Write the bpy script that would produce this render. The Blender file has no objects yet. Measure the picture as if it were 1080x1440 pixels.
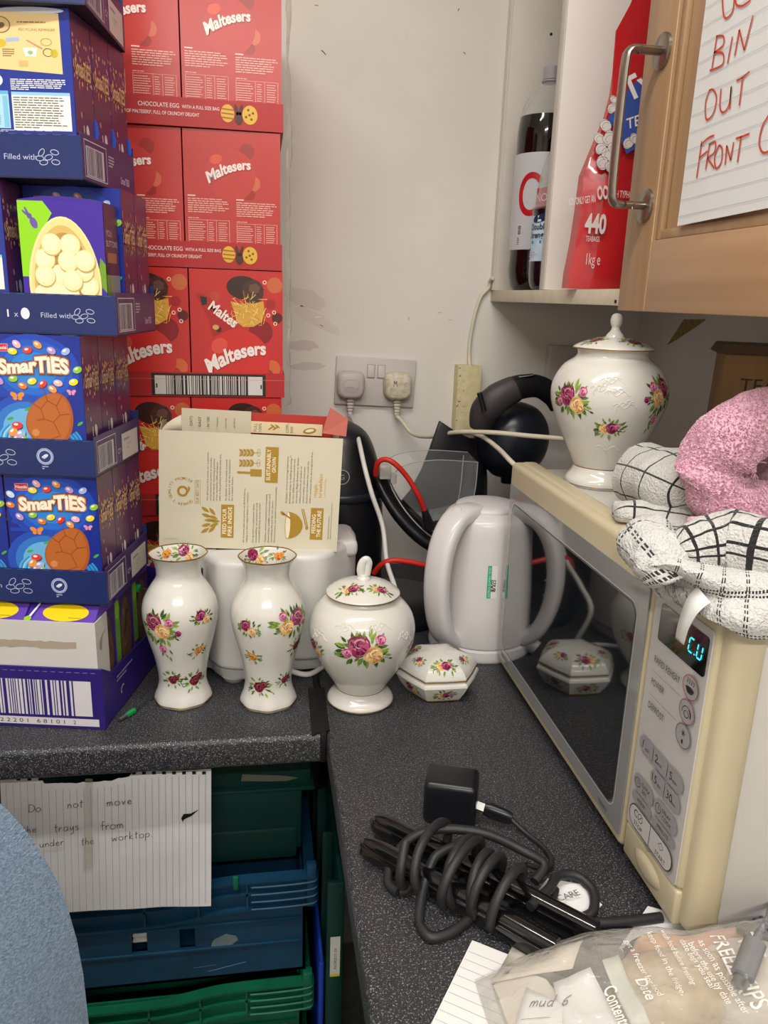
import bpy, bmesh, math, random
import numpy as np
from mathutils import Vector, Matrix, noise
random.seed(7)
SC = bpy.context.scene
COL = SC.collection
PI = math.pi
R = math.radians

# ------------------------------------------------------------------ camera
# metres; the worktop surface is z = 0, the floor z = -0.9, the back wall y = 1.42
FPX = 1095.0                       # focal length for a 1080 x 1440 frame
HC = 0.50                          # eye height above the worktop


def _axes(vpd, nad):
    def d(p):
        return Vector((p[0] - 540, -(p[1] - 720), -FPX)).normalized()
    Z = -d(nad)
    Y = d(vpd)
    Y = (Y - Z * Y.dot(Z)).normalized()
    X = Y.cross(Z)
    return Matrix((X, Y, Z))


CM = _axes((365, 412), (405, 4700))
cam_data = bpy.data.cameras.new('camera')
cam = bpy.data.objects.new('camera', cam_data)
COL.objects.link(cam)
cam_data.sensor_fit = 'VERTICAL'
cam_data.sensor_height = 36.0
cam_data.lens = FPX / 1440 * 36.0
cam_data.clip_start = 0.02
cam.matrix_world = Matrix.Translation((0, 0, HC)) @ CM.to_4x4()
SC.camera = cam


def ray(x, y):
    return CM @ Vector((x - 540.0, -(y - 720.0), -FPX))


def onz(x, y, z=0.0):
    r = ray(x, y)
    return Vector((0, 0, HC)) + r * ((z - HC) / r.z)


def ony(x, y, Y):
    r = ray(x, y)
    return Vector((0, 0, HC)) + r * (Y / r.y)


def onx(x, y, X):
    r = ray(x, y)
    return Vector((0, 0, HC)) + r * (X / r.x)


# ------------------------------------------------------------------ light, world, exposure
SC.view_settings.view_transform = 'Standard'
SC.view_settings.look = 'None'
SC.view_settings.exposure = 0.0
SC.view_settings.gamma = 1.0
SC.view_settings.use_curve_mapping = False
W = bpy.data.worlds.new('room_ambient')
SC.world = W
W.use_nodes = True
W.node_tree.nodes['Background'].inputs[0].default_value = (0.9, 0.95, 1.0, 1)
W.node_tree.nodes['Background'].inputs[1].default_value = 0.05


def area(name, loc, rot, sx, sy, energy, color):
    l = bpy.data.lights.new(name, 'AREA')
    l.shape = 'RECTANGLE'
    l.size = sx
    l.size_y = sy
    l.energy = energy
    l.color = color
    o = bpy.data.objects.new(name, l)
    COL.objects.link(o)
    o.location = loc
    o.rotation_euler = rot
    return o


# main ceiling tube, then an added rear fill light (fixtures built below)
area('ceiling_tube_and_fill', (-0.15, 0.30, 1.455), (0, 0, 0), 1.2, 0.06, 16.0, (1.0, 0.955, 0.885))
area('ceiling_tube_and_fill', (-0.15, -1.1, 1.455), (0, 0, 0), 1.2, 0.06, 39, (1.0, 0.955, 0.885))  # unseen rear lamp, added as fill to brighten under the cabinet

# ------------------------------------------------------------------ materials


def lin(h):
    if isinstance(h, (tuple, list)):
        return tuple(h[:3])
    h = h.lstrip('#')
    o = []
    for i in (0, 2, 4):
        c = int(h[i:i + 2], 16) / 255
        o.append(c / 12.92 if c <= 0.04045 else ((c + 0.055) / 1.055) ** 2.4)
    return tuple(o)


_MC = {}


def mat(name, col, rough=0.5, metal=0.0, spec=0.5, noise_s=0, noise_amt=0.0, bump_s=0, bump=0.0, coat=0.0, trans=0.0, ior=1.45, col2=None, alpha=1.0, sheen=0.0, stretch=None):
    """node material: principled with noise-driven tint and fine relief"""
    if name in _MC:
        return _MC[name]
    m = bpy.data.materials.new(name)
    m.use_nodes = True
    nt = m.node_tree
    b = nt.nodes['Principled BSDF']
    c = lin(col)
    b.inputs['Base Color'].default_value = (*c, 1)
    b.inputs['Roughness'].default_value = rough
    b.inputs['Metallic'].default_value = metal
    b.inputs['Specular IOR Level'].default_value = spec
    b.inputs['Coat Weight'].default_value = coat
    b.inputs['Transmission Weight'].default_value = trans
    b.inputs['IOR'].default_value = ior
    b.inputs['Alpha'].default_value = alpha
    if sheen:
        b.inputs['Sheen Weight'].default_value = sheen
    tc = None
    if noise_s or bump_s:
        tc = nt.nodes.new('ShaderNodeTexCoord')
        src = tc.outputs['Object']
        if stretch:
            mp = nt.nodes.new('ShaderNodeMapping')
            mp.inputs['Scale'].default_value = stretch
            nt.links.new(src, mp.inputs[0])
            src = mp.outputs[0]
    if noise_s:
        n = nt.nodes.new('ShaderNodeTexNoise')
        n.inputs['Scale'].default_value = noise_s
        n.inputs['Detail'].default_value = 4
        nt.links.new(src, n.inputs['Vector'])
        mx = nt.nodes.new('ShaderNodeMix')
        mx.data_type = 'RGBA'
        c2 = lin(col2) if col2 else tuple(v * (1 - noise_amt) for v in c)
        mx.inputs['A'].default_value = (*c, 1)
        mx.inputs['B'].default_value = (*c2, 1)
        rmp = nt.nodes.new('ShaderNodeMapRange')
        rmp.inputs[1].default_value = 0.35
        rmp.inputs[2].default_value = 0.7
        nt.links.new(n.outputs['Fac'], rmp.inputs[0])
        nt.links.new(rmp.outputs[0], mx.inputs['Factor'])
        nt.links.new(mx.outputs['Result'], b.inputs['Base Color'])
    if bump_s:
        n2 = nt.nodes.new('ShaderNodeTexNoise')
        n2.inputs['Scale'].default_value = bump_s
        n2.inputs['Detail'].default_value = 3
        nt.links.new(src, n2.inputs['Vector'])
        bp = nt.nodes.new('ShaderNodeBump')
        bp.inputs['Strength'].default_value = bump
        bp.inputs['Distance'].default_value = 0.002
        nt.links.new(n2.outputs['Fac'], bp.inputs['Height'])
        nt.links.new(bp.outputs[0], b.inputs['Normal'])
    _MC[name] = m
    return m


def ink(h, rough=0.35):
    """flat printing ink of one colour"""
    return mat('ink_%s_%d' % (h.lstrip('#'), int(rough * 100)), h, rough=rough)


def speckled():
    m = mat('speckled_laminate', '#1b1c20', rough=0.45, spec=0.5)
    nt = m.node_tree
    b = nt.nodes['Principled BSDF']
    tc = nt.nodes.new('ShaderNodeTexCoord')
    cols = []
    base = nt.nodes.new('ShaderNodeRGB')
    base.outputs[0].default_value = (*lin('#27282c'), 1)
    cur = base.outputs[0]
    for s, lo, hi, c in ((620, 0.61, 0.68, '#808187'), (950, 0.66, 0.72, '#a5a5a9'), (380, 0.66, 0.70, '#08080a')):
        n = nt.nodes.new('ShaderNodeTexNoise')
        n.inputs['Scale'].default_value = s
        n.inputs['Detail'].default_value = 1
        nt.links.new(tc.outputs['Object'], n.inputs['Vector'])
        r = nt.nodes.new('ShaderNodeMapRange')
        r.inputs[1].default_value = lo
        r.inputs[2].default_value = hi
        nt.links.new(n.outputs['Fac'], r.inputs[0])
        x = nt.nodes.new('ShaderNodeMix')
        x.data_type = 'RGBA'
        x.inputs['B'].default_value = (*lin(c), 1)
        nt.links.new(cur, x.inputs['A'])
        nt.links.new(r.outputs[0], x.inputs['Factor'])
        cur = x.outputs['Result']
    nt.links.new(cur, b.inputs['Base Color'])
    n = nt.nodes.new('ShaderNodeTexNoise')
    n.inputs['Scale'].default_value = 500
    nt.links.new(tc.outputs['Object'], n.inputs['Vector'])
    bp = nt.nodes.new('ShaderNodeBump')
    bp.inputs['Strength'].default_value = 0.25
    bp.inputs['Distance'].default_value = 0.001
    nt.links.new(n.outputs['Fac'], bp.inputs['Height'])
    nt.links.new(bp.outputs[0], b.inputs['Normal'])
    return m


def wood(name, c1, c2, rough=0.4, sc=(40, 40, 3)):
    m = mat(name, c1, rough=rough, noise_s=1.0, col2=c2, stretch=sc)
    return m


def plastic_film(name, tint, fac, rough=0.12, bump_s=60, bump=0.6):
    """clear thin film: transparent mixed with a glossy and a milky layer"""
    m = bpy.data.materials.new(name)
    m.use_nodes = True
    nt = m.node_tree
    nt.nodes.clear()
    out = nt.nodes.new('ShaderNodeOutputMaterial')
    tr = nt.nodes.new('ShaderNodeBsdfTransparent')
    pr = nt.nodes.new('ShaderNodeBsdfPrincipled')
    pr.inputs['Base Color'].default_value = (*lin(tint), 1)
    pr.inputs['Roughness'].default_value = rough
    pr.inputs['Specular IOR Level'].default_value = 0.8
    lw = nt.nodes.new('ShaderNodeLayerWeight')
    lw.inputs[0].default_value = 0.35
    mr = nt.nodes.new('ShaderNodeMapRange')
    mr.inputs[3].default_value = fac
    mr.inputs[4].default_value = min(1, fac * 2 + 0.22)
    nt.links.new(lw.outputs['Facing'], mr.inputs[0])
    mx = nt.nodes.new('ShaderNodeMixShader')
    nt.links.new(mr.outputs[0], mx.inputs[0])
    nt.links.new(tr.outputs[0], mx.inputs[1])
    nt.links.new(pr.outputs[0], mx.inputs[2])
    nt.links.new(mx.outputs[0], out.inputs[0])
    if bump:
        tc = nt.nodes.new('ShaderNodeTexCoord')
        n = nt.nodes.new('ShaderNodeTexNoise')
        n.inputs['Scale'].default_value = bump_s
        n.inputs['Distortion'].default_value = 1.0
        nt.links.new(tc.outputs['Object'], n.inputs['Vector'])
        bp = nt.nodes.new('ShaderNodeBump')
        bp.inputs['Strength'].default_value = bump
        bp.inputs['Distance'].default_value = 0.004
        nt.links.new(n.outputs['Fac'], bp.inputs['Height'])
        nt.links.new(bp.outputs[0], pr.inputs['Normal'])
    return m


# ------------------------------------------------------------------ object helpers


def link(o, parent=None):
    COL.objects.link(o)
    if parent is not None:
        o.parent = parent
    return o


def tag(o, label=None, cat=None, group=None, kind=None):
    if label:
        o['label'] = label
    if cat:
        o['category'] = cat
    if group:
        o['group'] = group
    if kind:
        o['kind'] = kind
    return o


def thing(name, label, cat, loc=(0, 0, 0), rz=0.0, group=None, rot=None):
    o = bpy.data.objects.new(name, None)
    o.empty_display_size = 0.02
    link(o)
    o.location = loc
    o.rotation_euler = rot if rot else (0, 0, rz)
    return tag(o, label, cat, group)


def finish(name, me, m, parent=None, smooth=True, ang=35):
    if m is not None:
        if isinstance(m, (list, tuple)):
            for x in m:
                me.materials.append(x)
        else:
            me.materials.append(m)
    if smooth and len(me.polygons):
        me.polygons.foreach_set('use_smooth', [True] * len(me.polygons))
        me.set_sharp_from_angle(angle=R(ang))
    o = bpy.data.objects.new(name, me)
    return link(o, parent)


def raw(name, vs, fs, m, parent=None, smooth=True, ang=35):
    me = bpy.data.meshes.new(name)
    me.from_pydata([tuple(v) for v in vs], [], [tuple(f) for f in fs])
    me.update()
    return finish(name, me, m, parent, smooth, ang)


def bobj(name, bm, m, parent=None, smooth=True, ang=35):
    me = bpy.data.meshes.new(name)
    bmesh.ops.recalc_face_normals(bm, faces=bm.faces)
    bm.to_mesh(me)
    bm.free()
    return finish(name, me, m, parent, smooth, ang)


def bbox(bm, x0, x1, y0, y1, z0, z1, r=0.0, seg=2, rot=None, piv=None):
    t = bmesh.new()
    bmesh.ops.create_cube(t, size=1)
    bmesh.ops.scale(t, vec=(x1 - x0, y1 - y0, z1 - z0), verts=t.verts)
    if r:
        bmesh.ops.bevel(t, geom=t.edges[:], offset=r, segments=seg, profile=0.5, affect='EDGES')
    bmesh.ops.translate(t, vec=((x0 + x1) / 2, (y0 + y1) / 2, (z0 + z1) / 2), verts=t.verts)
    if rot is not None:
        p = Vector(piv) if piv is not None else Vector(((x0 + x1) / 2, (y0 + y1) / 2, (z0 + z1) / 2))
        bmesh.ops.rotate(t, cent=p, matrix=rot, verts=t.verts)
    me = bpy.data.meshes.new('t')
    t.to_mesh(me)
    t.free()
    bm.from_mesh(me)
    bpy.data.meshes.remove(me)
    return bm


def box(name, x0, x1, y0, y1, z0, z1, m, parent=None, r=0.0, seg=2, rot=None, piv=None):
    return bobj(name, bbox(bmesh.new(), x0, x1, y0, y1, z0, z1, r, seg, rot, piv), m, parent)


def catmull(pts, k=8, closed=False):
    P = [Vector(p) for p in pts]
    n = len(P)
    out = []
    rng = range(n) if closed else range(n - 1)
    for i in rng:
        if closed:
            a, b, c, d = P[(i - 1) % n], P[i], P[(i + 1) % n], P[(i + 2) % n]
        else:
            a, b, c, d = P[max(i - 1, 0)], P[i], P[i + 1], P[min(i + 2, n - 1)]
        for j in range(k):
            t = j / k
            out.append(0.5 * ((2 * b) + (c - a) * t + (2 * a - 5 * b + 4 * c - d) * t * t + (3 * b - a - 3 * c + d) * t ** 3))
    if not closed:
        out.append(P[-1])
    return out


def tube_geo(pts, r, n=10, k=6, closed=False, ry=None, up=None, spline=True, cap=True):
    """swept round or oval section; r may be a list along the control points"""
    P = catmull(pts, k, closed) if spline else [Vector(p) for p in pts]
    m = len(P)
    if isinstance(r, (list, tuple)):
        rr = [float(np.interp(i / (m - 1) * (len(r) - 1), range(len(r)), r)) for i in range(m)]
    else:
        rr = [r] * m
    ratio = (ry / r) if ry and not isinstance(r, (list, tuple)) else (ry if ry else 1.0)
    vs, fs = [], []
    prev = None
    for i in range(m):
        a = P[(i - 1) % m] if (closed or i > 0) else P[0]
        b = P[(i + 1) % m] if (closed or i < m - 1) else P[-1]
        t = (b - a)
        if t.length < 1e-9:
            t = Vector((0, 0, 1))
        t.normalize()
        if up is not None:
            u = Vector(up) - t * Vector(up).dot(t)
        elif prev is None:
            q = Vector((0, 0, 1)) if abs(t.z) < 0.9 else Vector((1, 0, 0))
            u = q - t * q.dot(t)
        else:
            u = prev - t * prev.dot(t)
        u.normalize()
        prev = u
        w = t.cross(u)
        for j in range(n):
            an = 2 * PI * j / n
            vs.append(P[i] + u * (math.cos(an) * rr[i]) + w * (math.sin(an) * rr[i] * ratio))
    for i in range(m if closed else m - 1):
        for j in range(n):
            a = i * n + j
            b = i * n + (j + 1) % n
            c = ((i + 1) % m) * n + (j + 1) % n
            d = ((i + 1) % m) * n + j
            fs.append((a, b, c, d))
    if cap and not closed:
        fs.append(tuple(range(n))[::-1])
        fs.append(tuple((m - 1) * n + j for j in range(n)))
    return vs, fs


def tube(name, pts, r, m, parent=None, **kw):
    v, f = tube_geo(pts, r, **kw)
    return raw(name, v, f, m, parent, ang=50)


def merge(*geos):
    vs, fs = [], []
    for v, f in geos:
        o = len(vs)
        vs += list(v)
        fs += [tuple(i + o for i in q) for q in f]
    return vs, fs


def lathe_geo(prof, n=48, mod=None, c=(0, 0, 0)):
    """prof: list of (r, z); mod(theta, z) multiplies r"""
    vs, fs = [], []
    for (r, z) in prof:
        for j in range(n):
            th = 2 * PI * j / n
            q = r * (mod(th, z) if mod else 1.0)
            vs.append((c[0] + q * math.cos(th), c[1] + q * math.sin(th), c[2] + z))
    for i in range(len(prof) - 1):
        for j in range(n):
            a, b = i * n + j, i * n + (j + 1) % n
            fs.append((a, b, b + n, a + n))
    if prof[0][0] > 1e-6:
        fs.append(tuple(range(n))[::-1])
    if prof[-1][0] > 1e-6:
        fs.append(tuple((len(prof) - 1) * n + j for j in range(n)))
    return vs, fs


def lathe(name, prof, m, parent=None, n=48, mod=None, c=(0, 0, 0), ang=40):
    v, f = lathe_geo(prof, n, mod, c)
    return raw(name, v, f, m, parent, ang=ang)


def sprof(pts, k=6):
    """smooth profile through control points; a repeated point makes a corner"""
    out = []
    seg = [pts[0]]
    for p in pts[1:]:
        if p == seg[-1]:
            if len(seg) > 1:
                out += [(v.x, v.z) for v in catmull([(a, 0, b) for a, b in seg], k)]
            seg = [p]
        else:
            seg.append(p)
    if len(seg) > 1:
        out += [(v.x, v.z) for v in catmull([(a, 0, b) for a, b in seg], k)]
    res = [out[0]]
    for p in out[1:]:
        if abs(p[0] - res[-1][0]) + abs(p[1] - res[-1][1]) > 1e-7:
            res.append((max(p[0], 0), p[1]))
    return res


def prism(name, poly, z0, z1, m, parent=None, r=0.0, seg=3, ang=35):
    """vertical extrusion of a plan outline with rounded rim"""
    bm = bmesh.new()
    vs = [bm.verts.new((p[0], p[1], z0)) for p in poly]
    f = bm.faces.new(vs)
    e = bmesh.ops.extrude_face_region(bm, geom=[f])
    bmesh.ops.translate(bm, vec=(0, 0, z1 - z0), verts=[v for v in e['geom'] if isinstance(v, bmesh.types.BMVert)])
    bmesh.ops.recalc_face_normals(bm, faces=bm.faces)
    if r:
        ed = [x for x in bm.edges if abs(x.verts[0].co.z - x.verts[1].co.z) < 1e-7]
        bmesh.ops.bevel(bm, geom=ed, offset=r, segments=seg, profile=0.5, affect='EDGES')
    return bobj(name, bm, m, parent, ang=ang)


def slab(name, pts3, nrm, thick, m, parent=None, r=0.0):
    """flat outline of 3D points given a thickness along -nrm"""
    bm = bmesh.new()
    f = bm.faces.new([bm.verts.new(p) for p in pts3])
    e = bmesh.ops.extrude_face_region(bm, geom=[f])
    bmesh.ops.translate(bm, vec=Vector(nrm) * -thick, verts=[v for v in e['geom'] if isinstance(v, bmesh.types.BMVert)])
    bmesh.ops.recalc_face_normals(bm, faces=bm.faces)
    if r:
        bmesh.ops.bevel(bm, geom=bm.edges[:], offset=r, segments=2, profile=0.5, affect='EDGES')
    return bobj(name, bm, m, parent)


def copy_tree(o, parent=None, label=None):
    c = o.copy()
    COL.objects.link(c)
    c.parent = parent
    if label:
        c['label'] = label
    for ch in list(o.children):
        copy_tree(ch, c)
    return c


# ------------------------------------------------------------------ printing
_TX = {}


def text_geo(s, bold=0.0, shear=0.0):
    key = (s, bold, shear)
    if key in _TX:
        return _TX[key]
    cu = bpy.data.curves.new('t', 'FONT')
    cu.body = s
    cu.size = 1.0
    cu.resolution_u = 3
    cu.offset = bold
    cu.shear = shear
    ob = bpy.data.objects.new('t', cu)
    me = bpy.data.meshes.new_from_object(ob)
    vs = [(v.co.x, v.co.y) for v in me.vertices]
    fs = [tuple(p.vertices) for p in me.polygons]
    bpy.data.meshes.remove(me)
    bpy.data.objects.remove(ob)
    bpy.data.curves.remove(cu)
    _TX[key] = (vs, fs)
    return _TX[key]


CAP = 0.70


def plane_map(O, U, V):
    O, U, V = Vector(O), Vector(U), Vector(V)
    N = U.cross(V).normalized()

    def f(x, y, d):
        return O + U * x + V * y + N * d
    return f


class Print:
    """flat printing laid on a surface: coordinates in metres on the mapped face"""

    def __init__(s, mp, base=0.00025, step=0.00012, rough=0.35, k=1.0):
        s.mp, s.base, s.step, s.rough, s.k = mp, base, step, rough, k
        s.vs, s.fs, s.fm, s.cols = [], [], [], []

    def _m(s, c):
        if c not in s.cols:
            s.cols.append(c)
        return s.cols.index(c)

    def geo(s, vs, fs, c, layer):
        o = len(s.vs)
        d = s.base + s.step * layer
        for x, y in vs:
            s.vs.append(s.mp(x * s.k, y * s.k, d))
        mi = s._m(c)
        for f in fs:
            s.fs.append(tuple(i + o for i in f))
            s.fm.append(mi)

    def poly(s, pts, c, layer=0):
        # keep the winding counter-clockwise
        a = sum(pts[i][0] * pts[(i + 1) % len(pts)][1] - pts[(i + 1) % len(pts)][0] * pts[i][1] for i in range(len(pts)))
        if a < 0:
            pts = pts[::-1]
        s.geo(pts, [tuple(range(len(pts)))], c, layer)

    def rect(s, x, y, w, h, c, layer=0, rot=0.0):
        p = [(x, y), (x + w, y), (x + w, y + h), (x, y + h)]
        if rot:
            cx, cy = x + w / 2, y + h / 2
            p = [rot2(q[0] - cx, q[1] - cy, rot, cx, cy) for q in p]
        s.poly(p, c, layer)

    def frame(s, x, y, w, h, t, c, layer=0):
        s.rect(x, y, w, t, c, layer)
        s.rect(x, y + h - t, w, t, c, layer)
        s.rect(x, y, t, h, c, layer)
        s.rect(x + w - t, y, t, h, c, layer)

    def ell(s, cx, cy, rx, ry, c, layer=0, rot=0.0, n=18, a0=0, a1=2 * PI):
        s.poly([rot2(rx * math.cos(a0 + (a1 - a0) * i / n), ry * math.sin(a0 + (a1 - a0) * i / n), rot, cx, cy) for i in range(n + (0 if a1 - a0 > 6.2 else 1))], c, layer)

    def ring(s, cx, cy, rx, ry, t, c, layer=0, rot=0.0, n=22, a0=0.0, a1=2 * PI):
        vs, fs = [], []
        for i in range(n + 1):
            a = a0 + (a1 - a0) * i / n
            vs.append(rot2(rx * math.cos(a), ry * math.sin(a), rot, cx, cy))
            vs.append(rot2((rx - t) * math.cos(a), (ry - t) * math.sin(a), rot, cx, cy))
        for i in range(n):
            fs.append((2 * i, 2 * i + 2, 2 * i + 3, 2 * i + 1))
        s.geo(vs, fs, c, layer)

    def stroke(s, pts, w, c, layer=0):
        P = [Vector((p[0], p[1])) for p in pts]
        vs, fs = [], []
        for i, p in enumerate(P):
            t = P[min(i + 1, len(P) - 1)] - P[max(i - 1, 0)]
            if t.length < 1e-9:
                t = Vector((1, 0))
            t.normalize()
            nn = Vector((-t.y, t.x)) * (w / 2)
            vs.append(tuple(p - nn))
            vs.append(tuple(p + nn))
        for i in range(len(P) - 1):
            fs.append((2 * i, 2 * i + 2, 2 * i + 3, 2 * i + 1))
        s.geo(vs, fs, c, layer)

    def curve(s, pts, w, c, layer=0, k=6, closed=False):
        q = [(v.x, v.y) for v in catmull([(a, b, 0) for a, b in pts], k, closed)]
        if closed:
            q.append(q[0])
        s.stroke(q, w, c, layer)

    def text(s, t, x, y, h, c, layer=1, align='l', rot=0.0, bold=0.0, w=None, warp=None, shear=0.0):
        vs, fs = text_geo(t, bold, shear)
        if not vs:
            return
        sx = sy = h / CAP
        x0 = min(v[0] for v in vs)
        x1 = max(v[0] for v in vs)
        if w:
            sx = w / (x1 - x0)
        wd = (x1 - x0) * sx
        off = {'l': 0, 'c': -wd / 2, 'r': -wd}[align]
        out = []
        for vx, vy in vs:
            a, b = (vx - x0) * sx + off, vy * sy
            if warp:
                a, b = warp(a, b)
            out.append(rot2(a, b, rot, x, y))
        s.geo(out, fs, c, layer)

    def micro(s, x, y, w, h, rows, c, layer=1, fill=0.5, seed=1, ragged=True):
        """unreadably small printed lines: one thin broken bar for each line of type"""
        rg = random.Random(seed)
        p = h / rows
        for i in range(rows):
            yy = y + h - (i + 1) * p + p * 0.25
            xx = x
            end = x + w * (rg.uniform(0.8, 1) if ragged else 1)
            if i == rows - 1 and ragged:
                end = x + w * rg.uniform(0.3, 0.8)
            while xx < end - 0.001:
                L = min(w * rg.uniform(0.06, 0.16), end - xx)
                s.rect(xx, yy, L, p * fill, c, layer)
                xx += L + w * 0.018

    def barcode(s, x, y, w, h, c, layer=1, seed=3, vertical=True, unit=None):
        rg = random.Random(seed)
        u = unit or w / 70
        xx = 0.0
        L = w if vertical else h
        while xx < L - 3 * u:
            b = u * rg.choice((1, 1, 1.4, 2, 3))
            if vertical:
                s.rect(x + xx, y, b, h, c, layer)
            else:
                s.rect(x, y + xx, w, b, c, layer)
            xx += b + u * rg.choice((1, 1, 1.4, 2, 2.5))

    def hand(s, t, x, y, h, w, c, layer=1, adv=None, slant=0.0, rot=0.0, jitter=0.0, seed=2):
        rg = random.Random(seed)
        xx = 0.0
        for ch in t:
            if ch == ' ':
                xx += 0.55 * h
                continue
            g, gw = HAND.get(ch, HAND['?'])
            for st in g:
                pts = [(xx + p[0] * h + slant * p[1] * h + rg.uniform(-jitter, jitter) * h, p[1] * h + rg.uniform(-jitter, jitter) * h) for p in st]
                if len(pts) > 2:
                    pts = [(v.x, v.y) for v in catmull([(a, b, 0) for a, b in pts], 4)]
                s.stroke([rot2(a, b, rot, x, y) for a, b in pts], w, c, layer)
            xx += (gw + (adv or 0.14)) * h

    def build(s, name, parent=None, label=None):
        me = bpy.data.meshes.new(name)
        me.from_pydata([tuple(v) for v in s.vs], [], s.fs)
        for c in s.cols:
            me.materials.append(ink(c, s.rough))
        me.polygons.foreach_set('material_index', s.fm)
        me.update()
        o = bpy.data.objects.new(name, me)
        link(o, parent)
        if label:
            o['label'] = label
        return o


def rot2(x, y, a, cx=0.0, cy=0.0):
    if not a:
        return (cx + x, cy + y)
    c, s_ = math.cos(a), math.sin(a)
    return (cx + x * c - y * s_, cy + x * s_ + y * c)


def arc_pts(cx, cy, rx, ry, a0, a1, n=8):
    return [(cx + rx * math.cos(a0 + (a1 - a0) * i / n), cy + ry * math.sin(a0 + (a1 - a0) * i / n)) for i in range(n + 1)]


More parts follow.
